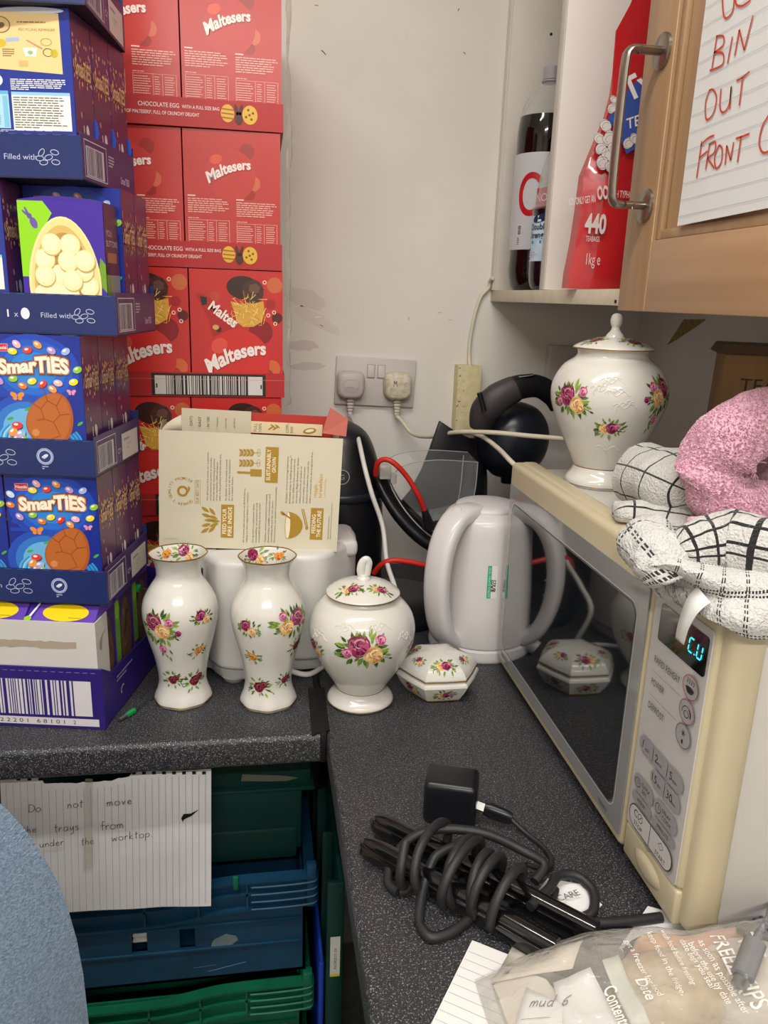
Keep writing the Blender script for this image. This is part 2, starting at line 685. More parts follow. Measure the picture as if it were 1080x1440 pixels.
_o = arc_pts(0.25, 0.25, 0.25, 0.25, PI / 2, 2.5 * PI, 10)
HAND = {
    '?': ([[(0, 0), (0.3, 0.4)]], 0.3),
    '.': ([[(0, 0), (0.05, 0.03)]], 0.1),
    '/': ([[(0, -0.05), (0.3, 1)]], 0.3),
    '1': ([[(0.1, 0), (0.14, 1)]], 0.2),
    '2': ([[(0, 0.8), (0.2, 1), (0.4, 0.8), (0.2, 0.4), (0, 0), (0.2, 0.03), (0.45, 0)]], 0.45),
    '3': ([[(0, 0.9), (0.25, 1), (0.4, 0.8), (0.15, 0.52), (0.42, 0.3), (0.25, 0), (0, 0.1)]], 0.42),
    '8': ([[(0.35, 0.85), (0.15, 1), (0.05, 0.75), (0.38, 0.3), (0.2, 0), (0.02, 0.25), (0.35, 0.85)]], 0.4),
    '9': ([[(0.4, 0.8), (0.15, 1), (0.05, 0.65), (0.4, 0.8), (0.3, 0)]], 0.42),
    '6': ([[(0.4, 1), (0.08, 0.5), (0.1, 0.05), (0.38, 0.15), (0.3, 0.45), (0.08, 0.3)]], 0.42),
    'B': ([[(0.08, 1), (0.0, 0)], [(0.08, 1), (0.4, 0.9), (0.35, 0.6), (0.05, 0.52)], [(0.05, 0.52), (0.42, 0.42), (0.4, 0.1), (0.0, 0)]], 0.45),
    'I': ([[(0.1, 1), (0.04, 0)]], 0.15),
    'N': ([[(0, 0), (0.1, 0.95)], [(0.1, 0.95), (0.4, 0.05)], [(0.4, 0.05), (0.55, 1.1)]], 0.55),
    'O': ([arc_pts(0.28, 0.5, 0.28, 0.5, PI / 2, 2.5 * PI, 12)], 0.56),
    'U': ([[(0, 0.9), (0.02, 0.3), (0.15, 0.02), (0.36, 0.2), (0.42, 0.9)], [(0.42, 0.9), (0.45, 0.05)]], 0.5),
    'T': ([[(0.3, 1), (0.26, 0)], [(0, 0.95), (0.62, 1.05)]], 0.6),
    'F': ([[(0.1, 0.98), (0, 0)], [(0.05, 0.95), (0.5, 1.1)], [(0.06, 0.55), (0.36, 0.62)]], 0.45),
    'R': ([[(0.06, 0.9), (0, 0)], [(0.06, 0.9), (0.4, 0.85), (0.32, 0.5), (0.05, 0.45)], [(0.05, 0.45), (0.45, 0)]], 0.45),
    'M': ([[(0, 0), (0.08, 1)], [(0.08, 1), (0.28, 0.4)], [(0.28, 0.4), (0.5, 1)], [(0.5, 1), (0.55, 0)]], 0.6),
    'C': ([arc_pts(0.45, 0.5, 0.42, 0.55, 0.4 * PI, 1.6 * PI, 10)], 0.5),
    'D': ([[(0.05, 1), (0, 0)], [(-0.05, 0.95), (0.4, 0.9), (0.6, 0.5), (0.4, 0.1), (-0.05, 0.02)]], 0.6),
    'a': ([[(0.42, 0.45), (0.15, 0.5), (0.02, 0.2), (0.2, 0), (0.4, 0.2)], [(0.43, 0.5), (0.42, 0.1), (0.52, 0.02)]], 0.5),
    'd': ([[(0.4, 0.4), (0.15, 0.5), (0.02, 0.2), (0.2, 0), (0.4, 0.25)], [(0.45, 1), (0.42, 0.1), (0.52, 0.02)]], 0.5),
    'e': ([[(0.02, 0.25), (0.36, 0.3), (0.25, 0.5), (0.05, 0.35), (0.08, 0.08), (0.25, 0), (0.45, 0.12)]], 0.44),
    'f': ([[(0.35, 0.95), (0.2, 1), (0.15, 0.7), (0.12, 0)], [(0, 0.55), (0.32, 0.55)]], 0.32),
    'h': ([[(0.05, 1), (0.02, 0)], [(0.03, 0.25), (0.2, 0.5), (0.34, 0.35), (0.36, 0.0)]], 0.4),
    'k': ([[(0.05, 1), (0.02, 0)], [(0.35, 0.5), (0.05, 0.25), (0.4, 0)]], 0.4),
    'm': ([[(0.02, 0.5), (0.02, 0)], [(0.03, 0.25), (0.17, 0.5), (0.28, 0.3), (0.28, 0)], [(0.29, 0.25), (0.42, 0.5), (0.54, 0.3), (0.56, 0)]], 0.6),
    'n': ([[(0.02, 0.5), (0.02, 0)], [(0.03, 0.25), (0.2, 0.5), (0.34, 0.35), (0.36, 0.0)]], 0.4),
    'o': ([_o], 0.5),
    'p': ([[(0.02, 0.5), (0, -0.45)], [(0.02, 0.35), (0.25, 0.52), (0.42, 0.3), (0.25, 0.02), (0.02, 0.1)]], 0.44),
    'r': ([[(0.02, 0.5), (0.02, 0)], [(0.03, 0.25), (0.15, 0.48), (0.32, 0.45)]], 0.3),
    's': ([[(0.3, 0.45), (0.1, 0.5), (0.05, 0.35), (0.3, 0.18), (0.2, 0), (0, 0.05)]], 0.33),
    't': ([[(0.15, 0.95), (0.13, 0.1), (0.25, 0.0)], [(0, 0.6), (0.32, 0.62)]], 0.3),
    'u': ([[(0.02, 0.5), (0.04, 0.1), (0.2, 0.0), (0.36, 0.2), (0.38, 0.5)], [(0.38, 0.5), (0.4, 0.05), (0.48, 0.02)]], 0.48),
    'v': ([[(0, 0.5), (0.17, 0.0)], [(0.17, 0), (0.36, 0.5)]], 0.36),
    'w': ([[(0, 0.5), (0.12, 0.0), (0.26, 0.4), (0.4, 0.0), (0.52, 0.5)]], 0.54),
    'y': ([[(0.02, 0.5), (0.06, 0.15), (0.2, 0.1), (0.36, 0.5)], [(0.36, 0.5), (0.3, -0.3), (0.05, -0.4)]], 0.4),
    'l': ([[(0.05, 1), (0.03, 0)]], 0.12),
    'i': ([[(0.05, 0.5), (0.03, 0)], [(0.06, 0.7), (0.07, 0.74)]], 0.12),
    'c': ([[(0.36, 0.45), (0.15, 0.5), (0.02, 0.2), (0.2, 0), (0.4, 0.1)]], 0.4),
    'b': ([[(0.05, 1), (0.02, 0.05)], [(0.03, 0.35), (0.25, 0.5), (0.4, 0.25), (0.2, 0), (0.02, 0.08)]], 0.42),
}

# ================================================================== THE SETTING
YB, XR = 1.42, 0.708
M_WALL = mat('painted_wall', '#e3e0da', rough=0.6, noise_s=3.0, col2='#dad6cf', bump_s=35, bump=0.12)
M_WALLR = mat('painted_side_wall', '#e2ddd8', rough=0.7, noise_s=4.0, col2='#d9d3ce', bump_s=60, bump=0.1)
M_CEIL = mat('ceiling_paint', '#f0efea', rough=0.8, noise_s=3, noise_amt=0.04)
M_FLOOR = mat('floor_vinyl', '#a39d93', rough=0.5, noise_s=40, noise_amt=0.3)


def struct(o):
    o['kind'] = 'structure'
    return o


struct(box('wall_back', -1.6, 0.85, YB, YB + 0.1, -0.9, 1.6, M_WALL))
struct(box('wall_right', XR, XR + 0.1, -2.0, YB, -0.9, 1.6, M_WALLR))
struct(box('wall_left', -1.6, -1.5, -2.0, YB, -0.9, 1.6, M_WALL))
struct(box('wall_front', -1.5, XR, -2.1, -2.0, -0.9, 1.6, M_WALL))
struct(box('ceiling', -1.6, 0.85, -2.1, 1.52, 1.5, 1.6, M_CEIL))
struct(box('floor', -1.6, 0.85, -2.1, 1.52, -1.0, -0.9, M_FLOOR))

# main fluorescent batten, and an added one for the rear fill light
M_LAMPW = mat('lamp_housing', '#e8e8e6', rough=0.5, noise_s=20, noise_amt=0.02)
M_TUBE = bpy.data.materials.new('lit_tube')
M_TUBE.use_nodes = True
M_TUBE.node_tree.nodes['Principled BSDF'].inputs['Emission Color'].default_value = (1, 0.97, 0.92, 1)
M_TUBE.node_tree.nodes['Principled BSDF'].inputs['Emission Strength'].default_value = 4
for i, yy in enumerate((0.30, -1.1)):
    t = thing('ceiling_batten_and_fill', ('white fluorescent batten on the ceiling above the microwave end of the room', 'white added fill-light batten on the ceiling at the far end behind the chair')[i], 'lamp', (-0.15, yy, 1.5))
    box('housing', -0.62, 0.62, -0.035, 0.035, -0.028, 0, M_LAMPW, t, r=0.004)
    for s in (-1, 1):
        box('end_cap', 0.605 * s - 0.012, 0.605 * s + 0.012, -0.02, 0.02, -0.043, -0.028, M_LAMPW, t, r=0.002)
    tube('lamp_tube', [(-0.595, 0, -0.036), (0.595, 0, -0.036)], 0.0075, M_TUBE, t, spline=False)

# marks on the back wall: scuffs and a plaster repair
pw = Print(plane_map((0, YB, 0), (1, 0, 0), (0, 0, 1)), base=0.0003, rough=0.6)
# facing -y: u = +x, v = +z
for (px, py, rx, rz, c, a) in ((430, 420, 0.045, 0.016, '#d5ccc7', -0.3), (445, 450, 0.05, 0.012, '#d8d0cb', -0.5), (425, 486, 0.032, 0.010, '#cfc7c2', 0.0), (432, 515, 0.036, 0.007, '#d0c8c4', 0.05)):
    q = ony(px, py, YB)
    rg = random.Random(px)
    pw.poly([rot2(rx * rg.uniform(0.75, 1.1) * math.cos(k * PI / 9), rz * rg.uniform(0.7, 1.15) * math.sin(k * PI / 9), a, q.x, q.z) for k in range(18)], c, 0)
for (px, py, L, a, c) in ((448, 446, 0.012, 0.2, '#f3efe8'), (452, 458, 0.006, -0.4, '#77706a'), (575, 448, 0.006, 1.4, '#a39c95'), (618, 440, 0.008, 0.1, '#b9b0a8'), (633, 450, 0.006, 0.1, '#bdb5ad'), (455, 74, 0.010, -0.7, '#2c2926'), (645, 14, 0.004, 1.2, '#3a3632'), (653, 75, 0.005, -0.6, '#6b655f'), (445, 8, 0.006, 0.0, '#8f8880')):
    q = ony(px, py, YB)
    pw.stroke([rot2(-L / 2, 0, a, q.x, q.z), rot2(0, 0.0006, a, q.x, q.z), rot2(L / 2, 0, a, q.x, q.z)], 0.0013, c, 1)
o = pw.build('wall_scuffs', bpy.data.objects['wall_back'])

# ------------------------------------------------------------------ worktops
M_TOP = speckled()
M_BLACK = mat('black_edging', '#0c0c0d', rough=0.5, bump_s=200, bump=0.1)
M_DARKP = mat('black_carcass', '#131314', rough=0.6, noise_s=30, noise_amt=0.3)


def worktop(name, label, x0, x1, y0, y1, edge, group=None):
    t = thing(name, label, 'worktop')
    bm = bmesh.new()
    bbox(bm, x0, x1, y0, y1, -0.038, 0)
    ed = []
    for e in bm.edges:
        a, b = e.verts[0].co, e.verts[1].co
        if edge == 'y' and abs(a.y - y0) < 1e-5 and abs(b.y - y0) < 1e-5 and abs(a.x - b.x) > 0.1:
            ed.append(e)
        if edge == 'x' and abs(a.x - x0) < 1e-5 and abs(b.x - x0) < 1e-5 and abs(a.y - b.y) > 0.1:
            ed.append(e)
    bmesh.ops.bevel(bm, geom=ed, offset=0.007, segments=4, profile=0.5, affect='EDGES')
    bobj('board', bm, M_TOP, t)
    return t


wl = worktop('worktop', 'black speckled laminate worktop under the stacked egg cartons and vases', -1.45, 0.066, 0.815, YB - 0.001, 'y')
wr = worktop('worktop', 'black speckled laminate worktop under the microwave and hair straightener', 0.074, XR - 0.001, -1.4, YB - 0.001, 'x')
box('end_strip', 0.0665, 0.0735, 0.8162, YB - 0.002, -0.037, 0.0012, M_BLACK, wl, r=0.0008)
slab('joint_cover', [(0.056, 0.815, 0.0014), (0.078, 0.825, 0.0014), (0.080, 0.93, 0.0014), (0.058, 0.93, 0.0014)], (0, 0, 1), 0.0014, M_BLACK, wl, r=0.0004)

# base units that carry the right-hand run
t = thing('base_cabinet', 'black base unit standing under the microwave worktop', 'cabinet')
box('side_panel', 0.118, 0.136, -1.3, 0.78, -0.88, -0.0385, M_DARKP, t, r=0.001)
box('back_panel', 0.136, XR - 0.01, 0.76, 0.775, -0.88, -0.0385, M_DARKP, t, r=0.001)
box('plinth', 0.15, 0.168, -1.3, 0.75, -0.9, -0.78, M_DARKP, t, r=0.001)
t = thing('worktop_support', 'black batten fixed along the wall under the vase worktop', 'batten')
box('rail', -1.45, 0.06, 1.37, 1.419, -0.09, -0.0385, M_DARKP, t, r=0.002)
box('fixing_block', -0.02, 0.06, 1.30, 1.37, -0.12, -0.0385, M_DARKP, t, r=0.002)

# ------------------------------------------------------------------ wall cabinet (open unit + oak-effect door unit)
M_CARC = mat('cabinet_white', '#dfd9d2', rough=0.45, noise_s=12, noise_amt=0.05)
M_CARC_EDGE = mat('cabinet_cream_edge', '#d8cfb8', rough=0.4, noise_s=60, noise_amt=0.12)
M_CARC_IN = mat('cabinet_inside', '#d5d0c8', rough=0.5, noise_s=15, noise_amt=0.06)
M_DOT = mat('drill_hole_black', '#0b0a09', rough=0.8, noise_s=50, noise_amt=0.2)
ZC0, ZC1 = 0.50, 1.30
XC = 0.414
t = thing('wall_cabinet', 'white open wall cabinet holding bottles and the red tea bag', 'cabinet')
box('bottom_shelf', XC, XR - 0.001, 0.862, YB - 0.001, ZC0, ZC0 + 0.019, M_CARC_EDGE, t, r=0.0008)
box('top_panel', XC, XR - 0.001, 0.862, YB - 0.001, ZC1 - 0.018, ZC1, M_CARC, t, r=0.0008)
box('end_panel', XC, XR - 0.001, YB - 0.019, YB - 0.001, ZC0 + 0.0195, ZC1 - 0.0185, M_CARC_IN, t, r=0.0008)
box('near_panel', XC, XR - 0.001, 0.862, 0.880, ZC0 + 0.0195, ZC1 - 0.0185, M_CARC_IN, t, r=0.0008)
box('back_panel', XR - 0.012, XR - 0.001, 0.881, YB - 0.0195, ZC0 + 0.0195, ZC1 - 0.0185, M_CARC_IN, t)
# the narrow cream front edges of the end panel
box('edge_strip', XC - 0.002, XC - 0.0001, YB - 0.0195, YB - 0.001, ZC0 + 0.019, ZC1, M_CARC, t, r=0.0004)
for (px, py, Y) in ((775, 48, YB - 0.0195),):
    q = ony(px, py, Y)
    lathe('drill_hole', [(0.0022, 0), (0.0022, 0.0006), (0, 0.0006)], M_DOT, t, n=14).matrix_local = Matrix.Translation(q) @ Matrix.Rotation(R(90), 4, 'X')
q = onx(905, 57, XR - 0.0125)
lathe('drill_hole', [(0.0025, 0), (0.0025, 0.0006), (0, 0.0006)], M_DOT, t, n=14).matrix_local = Matrix.Translation(q) @ Matrix.Rotation(R(-90), 4, 'Y')
q = onx(866, 424, XC - 0.0001)
box('screw_head', q.x - 0.0012, q.x, q.y - 0.002, q.y + 0.002, q.z - 0.002, q.z + 0.002, M_DOT, t, r=0.0005)
# upright white board standing inside
M_BOARD = mat('white_board', '#ebe4df', rough=0.4, noise_s=8, noise_amt=0.03)
t = thing('divider_board', 'upright white board dividing the open wall cabinet beside the bottles', 'board')
box('board', XC + 0.003, XR - 0.014, 1.150, 1.168, ZC0 + 0.0195, ZC1 - 0.02, M_BOARD, t, r=0.001)
box('grey_edge', XC + 0.001, XC + 0.003, 1.150, 1.168, ZC0 + 0.0195, ZC1 - 0.02, M_CARC_IN, t, r=0.0005)

# unit with the door
M_OAK = wood('beech_foil', '#b0906f', '#a07f5f', rough=0.38, sc=(60, 60, 2.2))
M_OAKH = wood('beech_foil_rail', '#b2906f', '#a27f5f', rough=0.38, sc=(60, 2.2, 60))
M_OAKE = mat('beech_edge', '#d9bd94', rough=0.5, noise_s=40, noise_amt=0.1)
t = thing('wall_cabinet', 'wall cabinet with a framed beech door, bow handle and lined note', 'cabinet')
box('carcass', XC, XR - 0.001, 0.32, 0.8615, ZC0, ZC1, M_CARC, t, r=0.001)
DX = 0.394
y0, y1, z0, z1 = 0.32, 0.848, 0.495, 1.30
door = box('door', DX + 0.010, XC - 0.0005, y0 + 0.01, y1 - 0.01, z0 + 0.01, z1 - 0.01, M_OAK, t)     # recessed middle panel
sw = 0.062
box('stile', DX, XC - 0.0012, y1 - sw, y1, z0, z1, M_OAK, door, r=0.0015)
box('stile', DX, XC - 0.0012, y0, y0 + sw, z0, z1, M_OAK, door, r=0.0015)
box('rail', DX, XC - 0.0012, y0 + sw + 0.0004, y1 - sw - 0.0004, z0, z0 + 0.070, M_OAKH, door, r=0.0015)
box('rail', DX, XC - 0.0012, y0 + sw + 0.0004, y1 - sw - 0.0004, z1 - 0.07, z1, M_OAKH, door, r=0.0015)
# moulded lip round the panel
bm = bmesh.new()
for (a0, a1, b0, b1) in ((y1 - sw - 0.010, y1 - sw - 0.0002, z0 + 0.0702, z1 - 0.0702), (y0 + sw + 0.0002, y0 + sw + 0.010, z0 + 0.0702, z1 - 0.0702), (y0 + sw + 0.010, y1 - sw - 0.010, z0 + 0.0702, z0 + 0.080), (y0 + sw + 0.010, y1 - sw - 0.010, z1 - 0.080, z1 - 0.0702)):
    bbox(bm, DX + 0.0035, DX + 0.0102, a0, a1, b0, b1, 0.002, 2)
bobj('moulding', bm, M_OAK, door)
box('edge_band', DX + 0.0005, DX + 0.0008, y1 - sw - 0.0009, y1 - sw + 0.0005, z0 + 0.001, z1, M_OAKE, door)
# bow handle
M_STEEL = mat('brushed_steel', '#a59c92', rough=0.32, metal=1.0, noise_s=90, noise_amt=0.1)
h = bpy.data.objects.new('handle', None)
link(h, door)
hy, hz0, hz1 = 0.806, 0.600, 0.742
bar = [(DX - 0.003, hy, hz1), (DX - 0.018, hy, hz1), (DX - 0.031, hy, hz1), (DX - 0.0365, hy, hz1 - 0.003), (DX - 0.0385, hy, hz1 - 0.012), (DX - 0.0392, hy, hz1 - 0.04), (DX - 0.0392, hy, hz0 + 0.04), (DX - 0.0385, hy, hz0 + 0.012), (DX - 0.0365, hy, hz0 + 0.003), (DX - 0.031, hy, hz0), (DX - 0.018, hy, hz0), (DX - 0.003, hy, hz0)]
v, f = tube_geo(bar, 0.0038, n=12, k=6, ry=0.0080, up=(1, 0, 0.001))
raw('bar', v, f, M_STEEL, h, ang=50)
for zz in (hz0, hz1):
    o = lathe('rosette', [(0.0165, 0), (0.0165, 0.003), (0.0150, 0.0042), (0, 0.0042)], M_STEEL, h, n=28)
    o.matrix_local = Matrix.Translation((DX, hy, zz)) @ Matrix.Rotation(R(-90), 4, 'Y')

# note on the door
M_PAPER = mat('white_paper', '#dcdcdc', rough=0.7, noise_s=15, noise_amt=0.03)
XN = DX - 0.0006
cor = [onx(953, 318, XN), onx(1098, 289, XN), onx(1130, -180, XN), onx(1004, -80, XN)]
t = thing('paper_note', 'lined paper note in red handwriting stuck on the beech cabinet door', 'note')
gx, gz = 10, 14
vs, fs = [], []
for j in range(gz + 1):
    for i in range(gx + 1):
        u, w_ = i / gx, j / gz
        p = cor[0] * (1 - u) * (1 - w_) + cor[1] * u * (1 - w_) + cor[2] * u * w_ + cor[3] * (1 - u) * w_
        p = p.copy()
        p.x += -0.0004 * noise.noise(Vector((u * 3, w_ * 4, 1.7))) - 0.0006
        vs.append(p)
for j in range(gz):
    for i in range(gx):
        a = j * (gx + 1) + i
        fs.append((a, a + 1, a + gx + 2, a + gx + 1))
sh = raw('sheet', vs, fs, M_PAPER, t, smooth=False)
sm = sh.modifiers.new('thickness', 'SOLIDIFY')
sm.thickness = 0.0003
pr = Print(lambda u, v, d: Vector((XN - 0.0013 - d, -u, v)), rough=0.6)


def dn(px, py):
    q = onx(px, py, XN - 0.002)
    return (-q.y, q.z)


for k in range(15):
    fy = 0.035 + k * 0.062
    a = cor[0] * (1 - fy) + cor[3] * fy
    b = cor[1] * (1 - fy) + cor[2] * fy
    pr.stroke([(-a.y + 0.002, a.z), (-b.y - 0.001, b.z)], 0.0005, '#a9b3c4', 0)
RED = '#c2452e'


def redpen(pts):
    pr.curve([dn(*p) for p in pts], 0.0018, RED, 1, k=5)


def zz7(pts):
    return [(860 + p[0] / 3.13, p[1] / 3.13) for p in pts]


for st in ([(485, -60), (488, 40), (500, 80), (530, 50), (540, -30)], [(540, -30), (548, 20), (575, 25), (610, 0)],
           [(462, 155), (440, 300)], [(460, 160), (490, 160), (488, 200), (448, 232)], [(448, 232), (488, 235), (485, 285), (430, 310)],
           [(530, 160), (508, 280)], [(540, 245), (560, 130)], [(560, 130), (582, 220)], [(582, 220), (620, 68)],
           [(430, 395), (412, 450), (415, 525), (445, 500), (460, 430), (445, 395), (428, 398)],
           [(480, 390), (475, 470), (490, 495), (515, 460), (525, 380)], [(525, 380), (518, 480)],
           [(575, 340), (560, 465)], [(548, 355), (575, 340), (605, 315)],
           [(395, 620), (372, 785)], [(390, 640), (420, 610), (450, 595)], [(385, 695), (420, 665)],
           [(430, 630), (412, 745)], [(428, 635), (455, 625), (450, 670), (420, 695)], [(420, 695), (450, 740)],
           [(470, 640), (452, 690), (458, 740), (480, 715), (485, 655), (470, 638)],
           [(498, 725), (505, 640)], [(505, 640), (522, 705)], [(522, 705), (535, 625)],
           [(568, 600), (552, 715)], [(545, 610), (570, 602), (605, 588)],
           [(690, 505), (660, 560), (648, 630), (665, 672), (700, 660)]):
    redpen(zz7(st))
pr.build('handwriting', t)

# ------------------------------------------------------------------ torn patch on the side wall under the cabinet
M_TORN = mat('torn_wall_patch', '#a8925e', rough=0.8, noise_s=150, col2='#7d683f')
t = thing('peeled_patch', 'brown wedge of peeled paint on the side wall under the cabinet', 'patch')
pts = [onx(px, py, XR - 0.0015) for px, py in ((992, 449), (962, 449), (957, 456), (948, 470), (938, 485), (950, 478), (965, 468), (976, 461))]
slab('chip', pts, (-1, 0, 0), 0.0012, M_TORN, t)

# ------------------------------------------------------------------ crates under the worktop
def crate_mat(n, a):
    return mat(n, a, rough=0.42, noise_s=18, noise_amt=0.25, bump_s=120, bump=0.08)


M_CB = crate_mat('crate_blue', '#11415f')
M_CG = crate_mat('crate_green', '#0e6a4c')
M_CDG = crate_mat('crate_dark_green', '#0a3530')
M_GREYST = mat('old_sticker_residue', '#7f8c90', rough=0.8, noise_s=200, noise_amt=0.5)


def crate(label, m, x0, x1, y0, y1, z0, z1, slots=False, grp='bread crates stacked under the worktop'):
    t = thing('bread_crate', label, 'crate', ((x0 + x1) / 2, y0, z0), 0, grp)
    w, d, h = (x1 - x0) / 2, y1 - y0, z1 - z0
    rim = 0.050
    bm = bmesh.new()
    ins = 0.012
    hb = h - rim + 0.004
    if slots:
        # front wall made round the two hand slots
        sl = [(0.032, 0.020), (0.094, 0.020)]
        sz0, sz1 = hb - 0.064, hb - 0.026
        xs = [-w + ins]
        for c, q in sl:
            xs += [c - q / 2, c + q / 2]
        xs.append(w - ins)
        for i in range(0, len(xs), 2):
            bbox(bm, xs[i], xs[i + 1], ins, ins + 0.004, sz0, sz1)
        bbox(bm, -w + ins, w - ins, ins, ins + 0.004, 0, sz0)
        bbox(bm, -w + ins, w - ins, ins, ins + 0.004, sz1, hb)
    else:
        bbox(bm, -w + ins, w - ins, ins, ins + 0.004, 0, hb)
    bbox(bm, -w + ins, w - ins, d - ins - 0.004, d - ins, 0, hb)
    bbox(bm, -w + ins, -w + ins + 0.004, ins, d - ins, 0, hb)
    bbox(bm, w - ins - 0.004, w - ins, ins, d - ins, 0, hb)
    bbox(bm, -w + ins, w - ins, ins, d - ins, 0, 0.004)
    bobj('basket', bm, m, t)
    # horizontal mouldings across the front
    for zz in (hb * 0.42, hb * 0.75):
        box('front_bead', -w + ins + 0.006, w - ins - 0.006, ins - 0.003, ins + 0.0005, zz, zz + 0.004, m, t, r=0.001)
    # wavy rim: two flanges that dip towards the middle, end plates with ribs, webs
    def dip(x):
        u = (x + w) / (2 * w)
        s_ = 1 / (1 + math.exp(-(u - 0.70) * 26))
        return -0.016 * (1 - s_)
    geos = []
    for zz, yo, tk in ((h - 0.004, 0.0, 0.004), (h - 0.024, 0.002, 0.003), (h - rim, 0.004, 0.004)):
        vs, fs = [], []
        n = 44
        for i in range(n + 1):
            x = -w + 2 * w * i / n
            z = zz + dip(x)
            vs += [(x, yo, z), (x, ins + 0.003, z), (x, ins + 0.003, z + tk), (x, yo, z + tk)]
        for i in range(n):
            a = 4 * i
            for q in range(4):
                fs.append((a + q, a + (q + 1) % 4, a + 4 + (q + 1) % 4, a + 4 + q))
        fs += [(3, 2, 1, 0), (4 * n, 4 * n + 1, 4 * n + 2, 4 * n + 3)]
        geos.append((vs, fs))
    v, f = merge(*geos)
    raw('rim_flange', v, f, m, t)
    for xx in (0.16 * w, 0.42 * w, 0.66 * w, -0.4 * w):
        box('rim_web', xx - 0.0015, xx + 0.0015, 0.002, ins + 0.002, h - rim + dip(xx) + 0.002, h + dip(xx), m, t)
    # ribbed corner grip
    for k in range(4):
        zz = h - 0.046 + k * 0.0115
        o = tube('grip_rib', [(0.68 * w, 0.0015, zz), (0.80 * w, 0.0005, zz + 0.0004), (0.97 * w, 0.0005, zz + 0.002), (w + 0.002, 0.004, zz + 0.004), (w + 0.003, 0.02, zz + 0.005)], 0.0019, m, t, n=8, k=4)
    box('corner_post', w - 0.012, w + 0.002, 0.001, 0.016, h - 0.05, h + 0.014, m, t, r=0.003)
    box('rim_back_wall', -w, w, ins + 0.0005, ins + 0.003, h - rim - 0.006, h - 0.012, m, t)
    # side and rear rims
    bm = bmesh.new()
    for s in (-1, 1):
        xa, xb = (w - ins, w) if s > 0 else (-w, -w + ins)
        bbox(bm, xa, xb, 0.016, d, h - 0.006, h)
        bbox(bm, xa, xb, 0.016, d, h - rim, h - rim + 0.004)
        bbox(bm, (w - ins - 0.002) if s > 0 else -w + ins, (w - ins) if s > 0 else -w + ins + 0.002, 0.016, d, h - rim, h)
    bbox(bm, -w, w, d - ins, d, h - 0.006, h)
    bbox(bm, -w, w, d - ins, d - ins + 0.002, h - rim, h)
    bobj('side_rim', bm, m, t)
    return t


cb = crate('blue plastic bread crate with two hand slots, below the dark green one', M_CB, -0.46, 0.066, 0.865, 1.29, -0.402, -0.240, slots=True)
pp = Print(lambda u, v, d: Vector((u, 0.012 - d, v)), rough=0.8)
rg = random.Random(4)
pp.poly([rot2(0.020 * rg.uniform(0.8, 1.1) * math.cos(k * PI / 7), 0.011 * rg.uniform(0.7, 1.1) * math.sin(k * PI / 7), 0.2, 0.142, 0.060) for k in range(14)], '#6d7c82', 1)
pp.build('sticker_residue', cb)
for pts_, w_, c_ in (([(0.12, 0.012), (0.15, 0.018), (0.17, 0.022)], 0.0014, '#5d86a5'), ([(0.10, 0.020), (0.13, 0.022)], 0.0010, '#4c7798')):
    pp = Print(lambda u, v, d: Vector((u, 0.012 - d, v)), rough=0.8)
    pp.stroke(pts_, w_, c_, 1)
    pp.build('scratch', cb)
for k, (uu, vv) in enumerate(((0.032, 0.064), (0.032, 0.073))):
    box('white_item_edge', uu - 0.0095, uu + 0.0095, 0.018, 0.03, vv, vv + 0.004, M_LAMPW, cb, r=0.001)
box('green_clip', 0.155, 0.163, -0.001, 0.005, 0.150, 0.170, M_CG, cb, r=0.002)
cg = crate('bright green bread crate at the bottom, underneath the blue one', M_CG, -0.46, 0.062, 0.868, 1.29, -0.580, -0.418)
crate('bright green bread crate on the floor carrying the other crates', M_CG, -0.46, 0.062, 0.868, 1.29, -0.752, -0.590)
crate('bright green bread crate resting on the floor itself', M_CG, -0.46, 0.062, 0.868, 1.29, -0.90, -0.762)

# dark green lidded crate standing in the blue one
t = thing('bread_crate', 'dark green deep crate with a dusty tape mark, standing on the blue crate', 'crate', (0, 0, 0), 0, 'bread crates stacked under the worktop')
bm = bmesh.new()
bbox(bm, -0.44, 0.050, 0.905, 1.27, -0.226, -0.130, 0.004)
bobj('lower_body', bm, M_CDG, t)
box('lid_rim', -0.445, 0.066, 0.900, 1.275, -0.133, -0.128, M_CDG, t, r=0.001)
box('upper_body', -0.44, 0.062, 0.908, 1.27, -0.128, -0.070, M_CDG, t, r=0.003)
box('base_lip', -0.43, 0.044, 0.902, 1.26, -0.2395, -0.190, M_CDG, t, r=0.006)
pp = Print(lambda u, v, d: Vector((u, 0.908 - d, v)), rough=0.9)
rg = random.Random(9)
pp.poly([(-0.03, -0.118), (0.005, -0.121), (0.03, -0.122), (0.045, -0.118), (0.02, -0.113), (0.0, -0.111), (-0.028, -0.108)], '#5d5a50', 1)
pp.build('tape_mark', t)

# green crate stood on its end in the corner, with a label, and a blue one behind it
t = thing('bread_tray', 'dark green tray stood on end beside the base unit, with a white label', 'crate')
box('panel', 0.094, 0.1005, 0.835, 1.25, -0.90, -0.222, M_CDG, t, r=0.002)
for yy in (0.830, 0.93, 1.03, 1.13, 1.23):
    box('stiffener', 0.0795, 0.094, yy, yy + 0.006, -0.90, -0.224, M_CDG, t, r=0.0015)
box('end_lip', 0.0785, 0.1005, 0.828, 0.836, -0.90, -0.222, M_CDG, t, r=0.002)
pp = Print(lambda u, v, d: Vector((u, 0.828 - d, v)), rough=0.5)
a = ony(463, 1318, 0.828)
pp.rect(0.0835, a.z - 0.062, 0.013, 0.062, '#d8d8cf', 0)
pp.rect(0.0835, a.z - 0.064, 0.013, 0.004, '#d8cf3a', 1)
pp.text('PROPERTY OF', 0.0925, a.z - 0.052, 0.0038, '#3c4a48', 1, rot=PI / 2)
pp.build('label_sticker', t)
